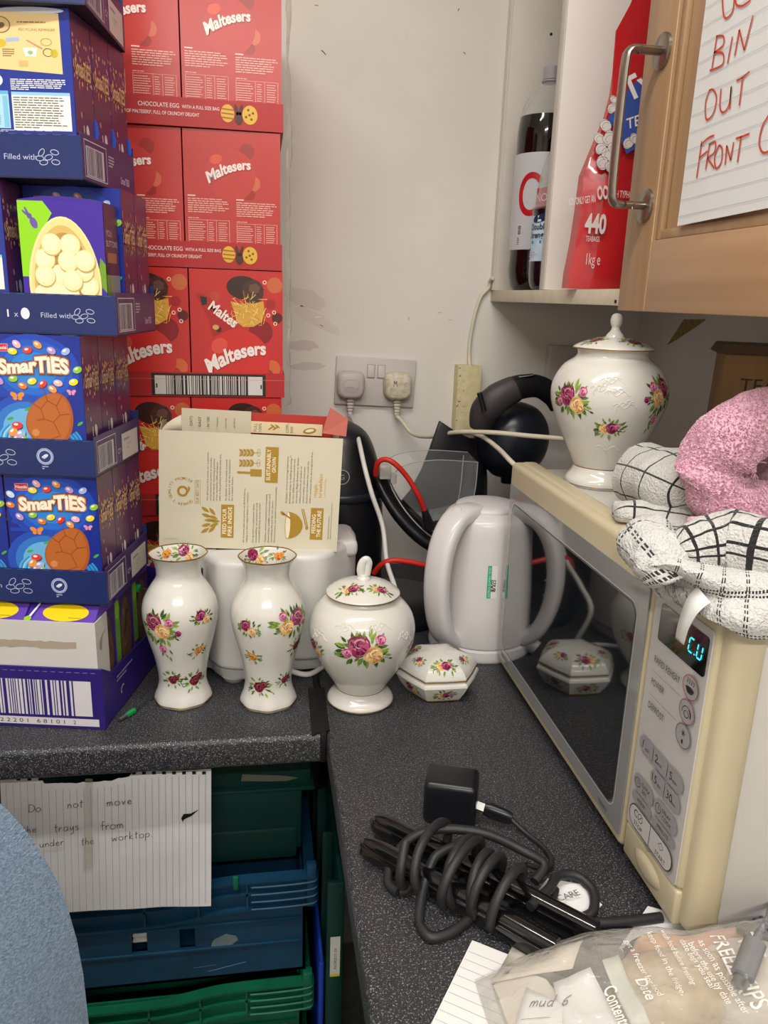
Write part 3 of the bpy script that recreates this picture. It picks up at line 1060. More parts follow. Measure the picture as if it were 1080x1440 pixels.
t = thing('bread_tray', 'bright blue tray edge upright between the crates and the dark green tray', 'crate')
box('panel', 0.0722, 0.0772, 0.852, 1.25, -0.90, -0.365, mat('crate_bright_blue', '#1e3fae', rough=0.4, noise_s=25, noise_amt=0.2), t, r=0.002)
box('end_lip', 0.0705, 0.0775, 0.846, 0.853, -0.90, -0.365, bpy.data.materials['crate_bright_blue'], t, r=0.002)

# ------------------------------------------------------------------ torn notebook page under the worktop
YN = 0.853
t = thing('notebook_page', 'torn spiral-notebook page with pencilled notice hanging below the worktop', 'note')
P0, P1, P2, P3 = ony(8, 1288, YN), ony(297, 1271, YN), ony(297, 1080, YN), ony(0, 1094, YN)
top = [(0.0, 0.965), (0.04, 0.965)]
xs = sorted(set([i / 60 for i in range(61)]))


def edge_top(u):
    """torn upper edge: full strips with punch holes at both ends, ripped away between"""
    if u < 0.20 or u > 0.60:
        return 0.995
    return 0.945 + 0.012 * noise.noise(Vector((u * 30, 0, 0))) + 0.02 * max(0, u - 0.5) / 0.1


bm = bmesh.new()
nx, nz = 60, 16
grid = {}
hol = []
for i in range(nx + 1):
    u = i / nx
    for j in range(nz + 1):
        w_ = j / nz * edge_top(u)
        p = P0 * (1 - u) * (1 - w_) + P1 * u * (1 - w_) + P2 * u * w_ + P3 * (1 - u) * w_
        p = p.copy()
        p.y += 0.002 * noise.noise(Vector((u * 4, w_ * 3, 5))) - 0.004 * max(0, (u - 0.75) / 0.25) * max(0, 0.25 - w_) * 4
        grid[i, j] = bm.verts.new(p)
for i in range(nx):
    u = i / nx
    for j in range(nz):
        # punch holes: leave out single cells of the top row
        if j == nz - 1 and False:
            continue
        bm.faces.new((grid[i, j], grid[i + 1, j], grid[i + 1, j + 1], grid[i, j + 1]))
pg = bobj('sheet', bm, mat('notebook_paper', '#e2e0e3', rough=0.75, noise_s=20, noise_amt=0.06), t)
pp = Print(lambda u, v, d: Vector((u, YN - 0.0032 - d, v)), rough=0.8)


def nn(zx, zy):
    q = ony(zx / 3.375, 1040 + zy / 3.375, YN - 0.003)
    return (q.x, q.z)


for k in range(30):
    fx = 0.03 + k * 0.0325
    a, b = P0 * (1 - fx) + P1 * fx, P3 * (1 - fx) + P2 * fx
    tp = edge_top(fx) - 0.03
    c = a * (1 - tp) + b * tp
    pp.stroke([(a.x, a.z + 0.002), (c.x, c.z)], 0.0004, '#98a0a6', 0)
for k in range(3):
    q = nn(88 + 52 * k, 187)
    pp.rect(q[0] - 0.0022, q[1] - 0.0018, 0.0044, 0.0036, '#0e0f10', 1)
for k in range(8):
    q = nn(636 + 47.5 * k, 157)
    pp.rect(q[0] - 0.0022, q[1] - 0.0020, 0.0044, 0.0040, '#0e0f10', 1)
pp.poly([nn(*p) for p in ((860, 372), (872, 352), (905, 350), (945, 330), (908, 362), (885, 372), (872, 380), (868, 392))], '#0a0a0a', 1)
GR = '#4b4a50'
for s_, zx, zy, h_, ad in (('Do', 138, 345, 45, 0.12), ('not', 322, 325, 44, 0.2), ('move', 508, 315, 46, 0.22),
                           ('the', 110, 445, 40, 0.2), ('trays', 260, 440, 48, 0.14), ('from', 480, 430, 50, 0.14),
                           ('under', 190, 512, 42, 0.14), ('the', 388, 500, 42, 0.14), ('worktop.', 532, 482, 44, 0.2)):
    q = nn(zx, zy)
    pp.hand(s_, q[0], q[1], h_ / 3.375 * YN / FPX * 1.05, 0.0008, GR, 1, adv=ad, slant=0.1, rot=0.06 if zy > 400 else 0.03, jitter=0.015, seed=zx)
pp.build('pencil_writing', t)
M_TAPE = plastic_film('clear_tape', '#cfc6ae', 0.10, rough=0.25, bump=0.2)
slab('sticky_tape', [nn3 for nn3 in [Vector((x, YN - 0.0036, z)) for x, z in (nn(405, 185), nn(440, 185), nn(440, 600), nn(395, 620))]], (0, -1, 0), 0.0001, M_TAPE, t)

# ------------------------------------------------------------------ blue fabric chair
M_FAB = mat('blue_woven_fabric', '#788ca2', rough=0.9, noise_s=420, col2='#586c82', bump_s=700, bump=0.8, sheen=0.2)
M_CHB = mat('chair_black_plastic', '#161617', rough=0.5, noise_s=60, noise_amt=0.2)
t = thing('office_chair', 'office chair with blue woven fabric back in front of the crates', 'chair', (-0.352, 0.5, -0.9))
vs, fs = [], []
na, nr = 64, 7
for side in (0, 1):
    for k in range(nr + 1):
        rr = k / nr
        for j in range(na):
            a = 2 * PI * j / na
            c, s_ = math.cos(a), math.sin(a)
            e = 2 / 2.6
            x = 0.216 * rr * math.copysign(abs(c) ** e, c)
            z = 0.285 * rr * math.copysign(abs(s_) ** e, s_)
            bulge = 0.036 * math.sqrt(max(0, 1 - rr ** 3.2))
            y = (bulge if side else -bulge) + 0.5 * x * x - 0.02
            vs.append((x, y, z + 0.85))
for side in (0, 1):
    o0 = side * (nr + 1) * na
    for k in range(nr):
        for j in range(na):
            a, b = o0 + k * na + j, o0 + k * na + (j + 1) % na
            q = (a, b, b + na, a + na)
            fs.append(q if side == 0 else q[::-1])
raw('backrest', vs, fs, M_FAB, t, ang=80)
prism('seat', [(0.235 * math.copysign(abs(math.cos(a)) ** 0.7, math.cos(a)), -0.28 + 0.225 * math.copysign(abs(math.sin(a)) ** 0.7, math.sin(a))) for a in [2 * PI * k / 40 for k in range(40)]], 0.43, 0.50, M_FAB, t, r=0.025, seg=3)
tube('back_bar', [(0, 0.02, 0.75), (0, 0.045, 0.58), (0, 0.02, 0.46), (0, -0.15, 0.42)], 0.022, M_CHB, t, ry=0.35, up=(0, 1, 0.2))
tube('gas_column', [(0, -0.28, 0.10), (0, -0.28, 0.43)], 0.025, M_CHB, t, spline=False, n=16)
for k in range(5):
    a = 2 * PI * k / 5 + 0.3
    p = (0.26 * math.cos(a), -0.28 + 0.26 * math.sin(a))
    lg = tube('base_leg', [(0, -0.28, 0.12), (p[0] * 0.5, -0.28 + (p[1] + 0.28) * 0.5, 0.105), (p[0], p[1], 0.075)], [0.026, 0.021, 0.015], M_CHB, t)
    tube('castor', [(p[0] - 0.011, p[1], 0.028), (p[0] + 0.011, p[1], 0.028)], 0.0275, M_CHB, lg, spline=False, n=18)

# ================================================================== BLUE EGG CARTONS IN TRAYS (left stack)
M_NAVY = mat('navy_card', '#1e2c64', rough=0.38, noise_s=6, noise_amt=0.08)
M_NAVYIN = mat('navy_card_inside', '#171a33', rough=0.6, noise_s=6, noise_amt=0.1)
M_PLUM = mat('plum_card_side', '#4a2c5c', rough=0.35, noise_s=5, col2='#2f2a66')
M_BLUEC = mat('blue_carton', '#1f34a0', rough=0.28, noise_s=8, col2='#1b2c8c')
CW, CD, CH = 0.1025, 0.0465, 0.1485
CAND = ['#f2dc2c', '#e98b86', '#e07a33', '#8fc43e', '#e03a34', '#b795d6', '#9db8ea', '#f0b3c4', '#e89a4a']


def candy(p, x, y, c, rot=0.3, s=1.0, layer=3):
    p.ell(x + 0.0004, y - 0.0006, 0.0052 * s, 0.0036 * s, '#15205e', layer, rot, n=12)
    p.ell(x, y, 0.0050 * s, 0.0035 * s, c, layer + 1, rot, n=14)
    p.ell(x - 0.001 * s, y + 0.001 * s, 0.0022 * s, 0.0012 * s, '#f6efe6', layer + 2, rot, n=8)


def carton_front(mp):
    p = Print(mp, rough=0.3)
    p.rect(0, 0, CW, CH, '#1c2f90', 0)
    # pool of lighter blue round the logo and the nest
    for r_, c in ((0.052, '#2246b4'), (0.044, '#2558c4'), (0.036, '#2a6cd0'), (0.026, '#2f84da')):
        p.ell(0.051, 0.112, r_ * 0.95, r_ * 0.72, c, 1 + (0.052 - r_) * 20, n=26)
    for r_, c in ((0.040, '#2650ba'), (0.032, '#3478cc'), (0.024, '#6ab2e2')):
        p.ell(0.040, 0.050, r_ * 1.1, r_ * 0.9, c, 1.2 + (0.040 - r_) * 20, n=24)
    for i in range(9):
        a = 0.5 + i * 0.33
        p.stroke([(0.05 + 0.022 * math.cos(a), 0.085 + 0.012 * math.sin(a)), (0.05 + 0.048 * math.cos(a), 0.085 + 0.030 * math.sin(a))], 0.004, '#2443ae', 1.1)
    # nest swirls
    for i in range(9):
        rr = 0.030 - i * 0.0016
        p.curve(arc_pts(0.046, 0.036, rr * 1.25, rr * 0.85, PI * 0.75, PI * 1.5, 6), 0.0022, ('#58b4e8', '#2c84cc', '#9ad4f0')[i % 3], 2 + i * 0.05)
    for i in range(6):
        rr = 0.028 - i * 0.002
        p.curve(arc_pts(0.070, 0.034, rr, rr * 0.8, -PI * 0.4, PI * 0.22, 6), 0.0018, ('#3c9ad8', '#2070bc')[i % 2], 2 + i * 0.05)
    # the egg
    eg = []
    for k in range(36):
        a = 2 * PI * k / 36
        r_ = 1 + 0.16 * math.sin(a)
        eg.append(rot2(0.0245 / (r_ ** 0.9), 0, 0))
    pts = []
    for k in range(40):
        a = 2 * PI * k / 40
        yy = math.sin(a)
        xx = math.cos(a) * (1 - 0.17 * yy)
        pts.append(rot2(0.0245 * xx, 0.0305 * yy, -0.45, 0.0660, 0.0605))
    p.poly(pts, '#a8572a', 4)
    pts = [rot2(0.0225 * math.cos(2 * PI * k / 30) * (1 - 0.17 * math.sin(2 * PI * k / 30)), 0.0285 * math.sin(2 * PI * k / 30), -0.45, 0.0650, 0.0615) for k in range(30)]
    p.poly(pts, '#b9662f', 5)
    # cracked-shell facets: a small net of hexagon edges
    net = [(-0.006, 0.016), (0.004, 0.013), (0.009, 0.004), (0.003, -0.005), (-0.007, -0.004), (-0.012, 0.006)]
    L = [rot2(a, b, -0.2, 0.0665, 0.0635) for a, b in net]
    p.stroke(L + [L[0]], 0.0008, '#8c4420', 6)
    out = [rot2(a * 2.1, b * 1.9, -0.2, 0.0665, 0.0635) for a, b in net]
    for a, b in zip(L, out):
        p.stroke([a, b], 0.0008, '#8c4420', 6)
    p.stroke([out[3], rot2(0.012, -0.018, -0.2, 0.0665, 0.0635), rot2(0.0, -0.026, -0.2, 0.0665, 0.0635)], 0.0008, '#8c4420', 6)
    q = [rot2(0.0045 * math.cos(k * PI / 3), 0.0042 * math.sin(k * PI / 3), 0.3, 0.0485, 0.046) for k in range(6)]
    p.poly(q, '#d08a52', 6)
    # sweets spilling from the egg
    for i, (x, y) in enumerate(((0.029, 0.053), (0.032, 0.044), (0.024, 0.046), (0.027, 0.038), (0.035, 0.037), (0.030, 0.033), (0.038, 0.032), (0.034, 0.027))):
        candy(p, x, y, CAND[(i * 2 + 4) % 9], 0.4 * i, 1.15, 5)
    # butterflies and leaves
    for cx, cy, c, s in ((0.032, 0.084, '#e98d33', 1.2), (0.090, 0.090, '#e58fb4', 0.8)):
        for sx in (-1, 1):
            p.ell(cx + sx * 0.0032 * s, cy + 0.0014 * s, 0.0034 * s, 0.0022 * s, c, 3, sx * 0.5, n=10)
            p.ell(cx + sx * 0.0022 * s, cy - 0.0018 * s, 0.0020 * s, 0.0016 * s, c, 3, 0, n=10)
    for cx, cy, a in ((0.097, 0.057, 0.6), (0.042, 0.071, 0.4), (0.022, 0.060, 0.3)):
        p.ell(cx, cy, 0.0038, 0.0015, '#4da83a', 3, a, n=10)
    # ring of sweets
    for i, (x, y, rt) in enumerate(((0.036, 0.1385, -0.7), (0.031, 0.1310, -0.1), (0.047, 0.1325, 0.2), (0.058, 0.1385, -0.6), (0.072, 0.1330, -0.5), (0.087, 0.1325, 0.5), (0.006, 0.1255, -0.6), (0.098, 0.1140, 0.4), (0.005, 0.1135, -0.3), (0.014, 0.1000, -0.7), (0.029, 0.1025, 0.1), (0.049, 0.1005, 0.3), (0.060, 0.0980, 0.7), (0.0765, 0.0995, -0.2), (0.093, 0.1010, 0.3), (0.0385, 0.0955, -0.3), (0.070, 0.0930, -0.6))):
        candy(p, x, y, (CAND[7], CAND[0], CAND[4], CAND[8], CAND[5], CAND[6], '#c4dcf0', CAND[3], CAND[2], CAND[5], CAND[3], CAND[0], CAND[4], CAND[7], CAND[0], CAND[2], CAND[8])[i], rt)
    # small red maker's badge
    p.rect(0.0115, 0.1305, 0.0150, 0.0078, '#e9b6b0', 3, 0.03)
    p.rect(0.0120, 0.1310, 0.0140, 0.0068, '#cf2431', 4, 0.03)
    p.text('Nestlé', 0.0190, 0.1328, 0.0034, '#f3e8e6', 5, 'c', bold=0.02)

    def wav(a, b):
        return a, b * (1 + 0.10 * math.sin(a * 95)) + 0.0016 * math.sin(a * 55 + 0.8)
    p.text('SmarTiES', 0.0520, 0.1090, 0.0150, '#7a3b26', 7, 'c', bold=0.125, w=0.0790, warp=wav)
    p.text('SmarTiES', 0.0520, 0.1092, 0.0146, '#c98a58', 8, 'c', bold=0.085, w=0.0770, warp=wav)
    p.text('SmarTiES', 0.0520, 0.1094, 0.0142, '#f5ecd9', 9, 'c', bold=0.045, w=0.0745, warp=wav)
    return p


def carton_back(mp):
    p = Print(mp, rough=0.3)
    p.rect(0, 0, CW, CH, '#24348f', 0)
    p.mp = lambda u, v, d: mp(u, 0.040 + v * 0.735, d)
    p.ell(0.066, 0.1440, 0.032, 0.004, '#cfd6ea', 1, n=16)
    rg = random.Random(5)
    pts = [(0.004, 0.078), (0.093, 0.071), (0.0925, 0.141), (0.050, 0.1425), (0.004, 0.143)]
    p.poly(pts, '#e6c98f', 1)
    # recycling panel drawings
    p.ell(0.036, 0.127, 0.0098, 0.0098, '#8d7146', 2)
    p.ell(0.036, 0.127, 0.0086, 0.0086, '#d8bb84', 3)
    p.ell(0.036, 0.126, 0.0046, 0.0032, '#6d5733', 4, 0.5)
    p.rect(0.006, 0.122, 0.013, 0.016, '#e6dcc6', 2)
    p.micro(0.052, 0.129, 0.036, 0.003, 1, '#8a7248', 2, seed=2)
    p.text('RECYCLING REMINDER', 0.0535, 0.1205, 0.0030, '#8a7248', 2, w=0.035)
    p.rect(0.040, 0.108, 0.013, 0.0045, '#9fb4d4', 2, 0.15)
    p.stroke([(0.060, 0.110), (0.075, 0.100)], 0.0016, '#c9837a', 2)
    p.poly([(0.058, 0.091), (0.068, 0.091), (0.070, 0.101), (0.056, 0.101)], '#eeece0', 2)
    p.ell(0.063, 0.0955, 0.0026, 0.0024, '#8fbd72', 3)
    p.ell(0.035, 0.106, 0.0052, 0.0048, '#cfb23a', 2)
    p.ring(0.079, 0.108, 0.0056, 0.0046, 0.0009, '#b59b3c', 2)
    p.ring(0.080, 0.096, 0.0050, 0.0050, 0.0009, '#6e6133', 2)
    p.ell(0.086, 0.095, 0.0036, 0.0050, '#c4ae3c', 2)
    p.rect(0.051, 0.079, 0.009, 0.007, '#d2b170', 2)
    p.micro(0.036, 0.090, 0.014, 0.010, 4, '#8a7248', 2, seed=3)
    p.micro(0.006, 0.100, 0.018, 0.012, 4, '#8a7248', 2, seed=4)
    p.frame(0.006, 0.090, 0.018, 0.009, 0.0006, '#8a7248', 2)
    # ingredient and nutrition boxes
    p.rect(0.0, 0.058, 0.020, 0.014, '#e6eaf0', 1)
    p.rect(0.0, 0.069, 0.020, 0.004, '#8cc4e4', 2)
    p.ell(0.0265, 0.0625, 0.0072, 0.0078, '#dfe3ee', 1)
    p.micro(0.022, 0.059, 0.009, 0.007, 4, '#4c5c9c', 2, seed=8)
    p.micro(0.041, 0.051, 0.056, 0.014, 6, '#e6e6ee', 1, seed=6)
    p.rect(0.0, 0.005, 0.038, 0.044, '#a8d4ea', 1)
    p.rect(0.0, 0.046, 0.038, 0.004, '#5fb0e0', 2)
    p.rect(0.011, 0.006, 0.009, 0.038, '#dceaf0', 2)
    p.rect(0.032, 0.006, 0.005, 0.038, '#7cbce0', 2)
    p.micro(0.001, 0.006, 0.009, 0.038, 15, '#6c86a8', 3, seed=7, ragged=False)
    p.micro(0.012, 0.006, 0.008, 0.038, 15, '#7a8898', 3, seed=9)
    p.micro(0.022, 0.006, 0.008, 0.038, 15, '#7fa4c4', 3, seed=10)
    p.rect(0.041, 0.003, 0.0575, 0.046, '#ecebe4', 1)
    p.rect(0.041, 0.0455, 0.0575, 0.0035, '#8cc4e4', 2)
    p.micro(0.0425, 0.005, 0.054, 0.039, 13, '#70706e', 2, fill=0.45, seed=12)
    p.micro(0.0, 0.0005, 0.095, 0.003, 2, '#c9cbe0', 1, seed=13)
    return p


def carton_side(mp, seed=1):
    p = Print(mp, rough=0.25)
    rg = random.Random(seed)
    p.rect(0, 0, CD, CH, '#5b2c55', 0)
    for k in range(7):
        p.rect(0, CH * k / 14, CD, CH / 14, ('#33326c', '#38306a', '#423064', '#4a2f60', '#522e5a', '#582d57', '#5b2c55')[k], 1)
    for i in range(70):
        y = rg.gauss(0.102, 0.011)
        x = rg.uniform(0.001, CD - 0.001)
        c = rg.choice(('#d9a06a', '#c9847a', '#d8b08c', '#c26a5e', '#dfc07a', '#b98aa8'))
        p.ell(x, y, 0.0014, 0.0024, c, 2, rg.uniform(-0.3, 0.3), n=6)
    p.text('SmarTiES', CD / 2, 0.094, 0.016, '#6a3430', 4, 'c', bold=0.06, w=0.040)
    p.text('SmarTiES', CD / 2, 0.0945, 0.015, '#d9b58e', 5, 'c', bold=0.02, w=0.037)
    p.text('1', 0.017, 0.041, 0.010, '#cfc6c8', 3, bold=0.02)
    p.ell(0.027, 0.046, 0.0036, 0.0070, '#d8cfcf', 3, 0.1, n=14)
    for x, y, c in ((0.03, 0.028, '#b9a8b4'), (0.014, 0.060, '#b88aa2'), (0.034, 0.018, '#d0a040'), (0.010, 0.018, '#c8702e')):
        p.ell(x, y, 0.0018, 0.0032, c, 3, 0.2, n=8)
    return p


def make_blue_carton():
    t = thing('egg_carton', 'x', 'carton')
    box('box', 0, CW, 0, CD, 0, CH, M_BLUEC, t, r=0.0006, seg=1)
    carton_front(plane_map((0, 0, 0), (1, 0, 0), (0, 0, 1))).build('front_print', t)
    carton_back(plane_map((CW, CD, 0), (-1, 0, 0), (0, 0, 1))).build('back_print', t)
    carton_side(plane_map((CW, 0, 0), (0, 1, 0), (0, 0, 1))).build('side_print', t)
    carton_side(plane_map((0, CD, 0), (0, -1, 0), (0, 0, 1)), 2).build('side_print', t)
    return t


PROTO = make_blue_carton()
_pused = [False]


def put_carton(L, x_right, y, z, flip, label):
    """carton in a tray frame L: x_right is its right face, y its front face"""
    if not _pused[0]:
        o = PROTO
        o['label'] = label
        _pused[0] = True
    else:
        o = copy_tree(PROTO, None, label)
    o['group'] = 'blue chocolate egg cartons'
    if flip:
        loc = L @ Vector((x_right, y + CD, z))
        rz = PI
    else:
        loc = L @ Vector((x_right - CW, y, z))
        rz = 0
    o.location = loc
    o.rotation_euler = (0, 0, L.to_euler().z + rz)
    return o


TW, TD, TL = 0.325, 0.148, 0.041


def sweets_icon(p, x, y, s, c):
    for dx, dy, a in ((-0.0065, 0.004, 0.9), (0.006, 0.0045, -0.2), (0, 0, 0.3), (-0.0085, -0.001, 0), (-0.005, -0.0045, 0.1), (0.0065, -0.004, -0.1)):
        p.ring(x + dx * s, y + dy * s, 0.0042 * s, 0.0025 * s, 0.0007, c, 1, a, n=12)


def blue_tray(label, loc, rz, variant):
    t = thing('display_tray', label, 'tray', loc, rz, 'navy card display trays')
    k = 0.0014
    bm = bmesh.new()
    bbox(bm, -TW, 0, 0, TD, 0, k)
    bobj('base', bm, M_NAVYIN, t)
    box('front_wall', -TW, 0, 0, k, k, TL, M_NAVY, t)
    box('back_wall', -TW, 0, TD - k, TD, k, TL * 1.3, M_NAVY, t)
    box('side_wall', -TW, -TW + k, k, TD - k, k, TL, M_NAVY, t)
    sw_ = box('side_wall', -k, 0, k, TD - k, k, TL * 1.08, M_PLUM, t)
    p = Print(plane_map((-TW, 0, 0), (1, 0, 0), (0, 0, 1)), rough=0.35)
    c = '#b4bedd'
    if variant == 'rear':
        sweets_icon(p, TW - 0.033, 0.0195, 1.05, c)
        p.text('Filled with', TW - 0.0775, 0.017, 0.0052, c, 1, w=0.0325)
        p.text('1', TW - 0.112, 0.017, 0.0070, '#dfe3f0', 1, bold=0.03)
        p.text('x', TW - 0.1050, 0.017, 0.0060, c, 1)
        p.ell(TW - 0.0935, 0.0205, 0.0046, 0.0058, '#dfe3ee', 1)
        sweets_icon(p, TW - 0.20, 0.0195, 1.05, c)
    else:
        x = TW - 0.054
        p.ring(x, 0.022, 0.0092, 0.0092, 0.0008, c, 1)
        p.ell(x, 0.022, 0.0080, 0.0080, c, 1)
        p.ell(x, 0.022, 0.0064, 0.0064, '#2b3a78', 2)
        p.ell(x + 0.0005, 0.0225, 0.0034, 0.0018, '#dfe4f2', 3, 0.5)
        p.ell(x - 0.0015, 0.021, 0.0022, 0.0012, '#dfe4f2', 3, -0.4)
        p.micro(x - 0.004, 0.0075, 0.008, 0.0045, 2, c, 1, seed=3)
        sweets_icon(p, TW - 0.099, 0.0195, 1.3, c)
        p.text('Filled with', TW - 0.1580, 0.017, 0.0060, c, 1, w=0.038)
    # perforated tear line
    for i in range(22):
        p.rect(0.004 + i * 0.0147, TL - 0.0012, 0.008, 0.0007, '#4a598f', 1)
    p.build('front_print', t)
    q = Print(plane_map((0, 0, 0), (0, 1, 0), (0, 0, 1)), rough=0.4)
    q.frame(0.006, 0.004, 0.058, 0.035, 0.0009, '#cfcad8', 1)
    q.rect(0.010, 0.0055, 0.046, 0.028, '#c9c3cc', 1)
    q.barcode(0.012, 0.0065, 0.041, 0.026, '#5a5160', 2, seed=11)
    if variant == 'front':
        q.text('C\u2229', 0.069, 0.013, 0.006, '#d5d0de', 1)
        q.rect(0.083, 0.003, 0.056, 0.031, '#c9c1bd', 1)
        q.micro(0.090, 0.024, 0.036, 0.005, 1, '#8d8683', 2, seed=3)
        q.micro(0.100, 0.013, 0.018, 0.009, 2, '#b3aba6', 2, seed=3)
    else:
        q.build('side_print', t)
        q = Print(plane_map((0, 0, 0), (0, 1, 0), (0, 0, 1)), rough=0.4)
        q.micro(0.069, 0.022, 0.018, 0.012, 4, '#b9b0c4', 1, seed=5)
        q.build('side_small_print', t)
        q = Print(plane_map((0, 0, 0), (0, 1, 0), (0, 0, 1)), rough=0.4)
        q.text('SmarTiES', 0.116, 0.010, 0.007, '#b9a9c4', 1, 'c', bold=0.03, w=0.026)
    q.build('side_print', t)
    return t, Matrix.Translation(loc) @ Matrix.Rotation(rz, 4, 'Z')


_TI = [('fifth', 0), ('fourth', 1)]
RZ = R(-10)
TRAYS = [
    (0.1502, (-0.175, 0.868), RZ, 'front'),
    (0.3010, (-0.177, 0.862), RZ, 'front'),
    (0.4518, (-0.147, 0.865), R(-8), 'rear'),
    (0.6026, (-0.171, 0.865), R(-11), 'rear'),
    (0.7534, (-0.158, 0.858), R(-5), 'front'),
]
TLAB = ['navy card tray of blue egg cartons resting on the purple carton',
        'navy card tray of blue egg cartons, second tray above the purple carton',
        'navy card tray holding the purple carton of white chocolate buttons',
        'navy card tray of cartons turned to show yellow recycling panels',
        'navy card tray topmost in the blue carton stack']
FR = []
for (z, (x, y), rz, v), lb in zip(TRAYS, TLAB):
    t, L = blue_tray(lb, (x, y, z), rz, v)
    FR.append(L)
ROWN = ('front row', 'middle row', 'back row')
PLACE = ['tray on the purple carton', 'second tray above the purple', 'white buttons tray', 'yellow panel tray', 'topmost tray']
for ti, L in enumerate(FR):
    flip = ti in (2, 3)
    for col in range(3):
        for row in range(3):
            if col == 2 and row > 0:
                continue
            if ti == 2 and col == 0 and row == 0:
                continue
            xr = -0.0045 - col * 0.1045
            if ti == 1:
                xr -= 0.004
            yy = 0.0022 + row * 0.0478
            fl = flip if not (ti == 2 and col == 0) else False
            face = 'recycling side out' if fl else 'egg side out'
            put_carton(L, xr, yy, 0.0016, fl, 'blue egg carton, %s, %s %s, %s' % (face, ROWN[row], ('red-stack column', 'centre column', 'outer column')[col], PLACE[ti]))

# ------------------------------------------------------------------ carton of white chocolate buttons
L = FR[2]
BW, BD, BH = 0.0850, 0.043, 0.1300
t = thing('egg_carton', 'purple and green carton picturing a white egg full of buttons', 'carton', L @ Vector((-0.0085 - BW, 0.0025, 0.0016)), L.to_euler().z)
M_PURP = mat('purple_carton', '#40298f', rough=0.3, noise_s=8, noise_amt=0.1)
box('box', 0, BW, 0, BD, 0, BH, M_PURP, t, r=0.0006, seg=1)
p = Print(lambda u, v, d: Vector((u * 0.85, -d, v * 0.93)), rough=0.3)
p.rect(0, 0, 0.1, 0.1395, '#42299a', 0)
p.poly([(0, 0.060), (0.010, 0.060), (0.022, 0.100), (0.040, 0.1265), (0.030, 0.1385), (0, 0.1385)], '#8fd320', 1)
p.poly([(0.090, 0.055), (0.1, 0.045), (0.1, 0.075), (0.094, 0.082)], '#6f9a2c', 1)
# small hare silhouette
p.ell(0.018, 0.116, 0.0040, 0.0062, '#6a55a4', 2, 0.5)
p.ell(0.0135, 0.123, 0.0030, 0.0030, '#6a55a4', 2)
p.ell(0.0105, 0.128, 0.0013, 0.0048, '#6a55a4', 2, 0.5)
p.ell(0.0085, 0.126, 0.0012, 0.0046, '#6a55a4', 2, 0.9)


def eggo(cx, cy, rx, ry, n=40):
    return [(cx + rx * math.cos(2 * PI * k / n) * (1 - 0.13 * math.sin(2 * PI * k / n)), cy + ry * math.sin(2 * PI * k / n)) for k in range(n)]


p.poly(eggo(0.0505, 0.060, 0.0430, 0.0635), '#efe0a4', 3)
p.poly(eggo(0.0510, 0.0605, 0.0405, 0.0610), '#e9d690', 4)
p.poly(eggo(0.0500, 0.0590, 0.0360, 0.0555), '#d3b469', 5)
p.poly(eggo(0.0515, 0.0560, 0.0335, 0.0510), '#b98f4c', 6)
for i, (zx, zy) in enumerate(((485, 890), (490, 830), (590, 700), (560, 610), (405, 640), (295, 757), (370, 740), (315, 548), (365, 460), (485, 460), (310, 645), (465, 555), (575, 550), (460, 745), (487, 668), (370, 848), (563, 825), (455, 865))):
    x, y = (zx - 160) / 530 * 0.097, 0.1385 - (zy - 215) / 690 * 0.1235
    p.ell(x + 0.0006, y - 0.0012, 0.0122, 0.0116, '#c9a862', 7 + i * 0.5, n=18)
    p.ell(x, y, 0.0120, 0.0112, '#f0e2ac', 7.2 + i * 0.5, n=18)
    p.ell(x - 0.001, y + 0.0014, 0.0095, 0.0084, '#f6ecc2', 7.4 + i * 0.5, n=16)
p.build('front_print', t)
p = Print(plane_map((BW, 0, 0), (0, 1, 0), (0, 0, 1)), rough=0.3)
p.rect(0, 0, BD, BH, '#3a2468', 0)
p.rect(0, 0, BD, 0.060, '#8a8a8c', 1)
p.poly([(0, 0.03), (0.012, 0.03), (0.012, 0.070), (0, 0.078)], '#6d962c', 2)
p.ell(0.026, 0.014, 0.012, 0.014, '#4a2a1c', 2)
p.rect(0, 0.060, BD, 0.068, '#4d2a4a', 2)
p.text('YOU', 0.004, 0.098, 0.006, '#c9bfc4', 3)
p.text('BUTTONS', 0.004, 0.088, 0.006, '#c9bfc4', 3, w=0.034)
p.rect(0.006, 0.072, 0.028, 0.010, '#a06a4c', 3)
p.build('side_print', t)
# curved lid flap
vs, fs = [], []
for i in range(13):
    u = i / 12
    zz = BH + 0.004 * math.sin(u * PI)
    vs += [(u * BW, 0.0006, BH - 0.001), (u * BW, 0.001, zz), (u * BW, 0.0018, zz), (u * BW, 0.0016, BH - 0.001)]
for i in range(12):
    for q in range(4):
        fs.append((4 * i + q, 4 * i + (q + 1) % 4, 4 * i + 4 + (q + 1) % 4, 4 * i + 4 + q))
raw('lid_flap', vs, fs, M_PURP, t)

# ------------------------------------------------------------------ purple outer carton at the bottom
PL = Matrix.Translation((-0.183, 0.851, 0)) @ Matrix.Rotation(R(-10.5), 4, 'Z')
t = thing('display_carton', 'purple and white outer carton with a large barcode on the worktop', 'carton', (-0.183, 0.851, 0.0003), R(-10.5))
M_WCARD = mat('white_card', '#cfcdc9', rough=0.6, noise_s=10, noise_amt=0.05)
M_PTRAY = mat('purple_tray_card', '#2f1f76', rough=0.4, noise_s=10, noise_amt=0.12)
PW, PD = 0.335, 0.235
box('front_wall', -PW, 0, 0, 0.002, 0, 0.078, M_PTRAY, t, r=0.0004, seg=1)
box('base', -PW, 0, 0.002, PD, 0, 0.002, M_PTRAY, t)
box('back_wall', -PW, 0, PD - 0.002, PD, 0.002, 0.12, M_PTRAY, t)
box('side_wall', -PW, -PW + 0.002, 0.002, PD - 0.002, 0.002, 0.078, M_PTRAY, t)
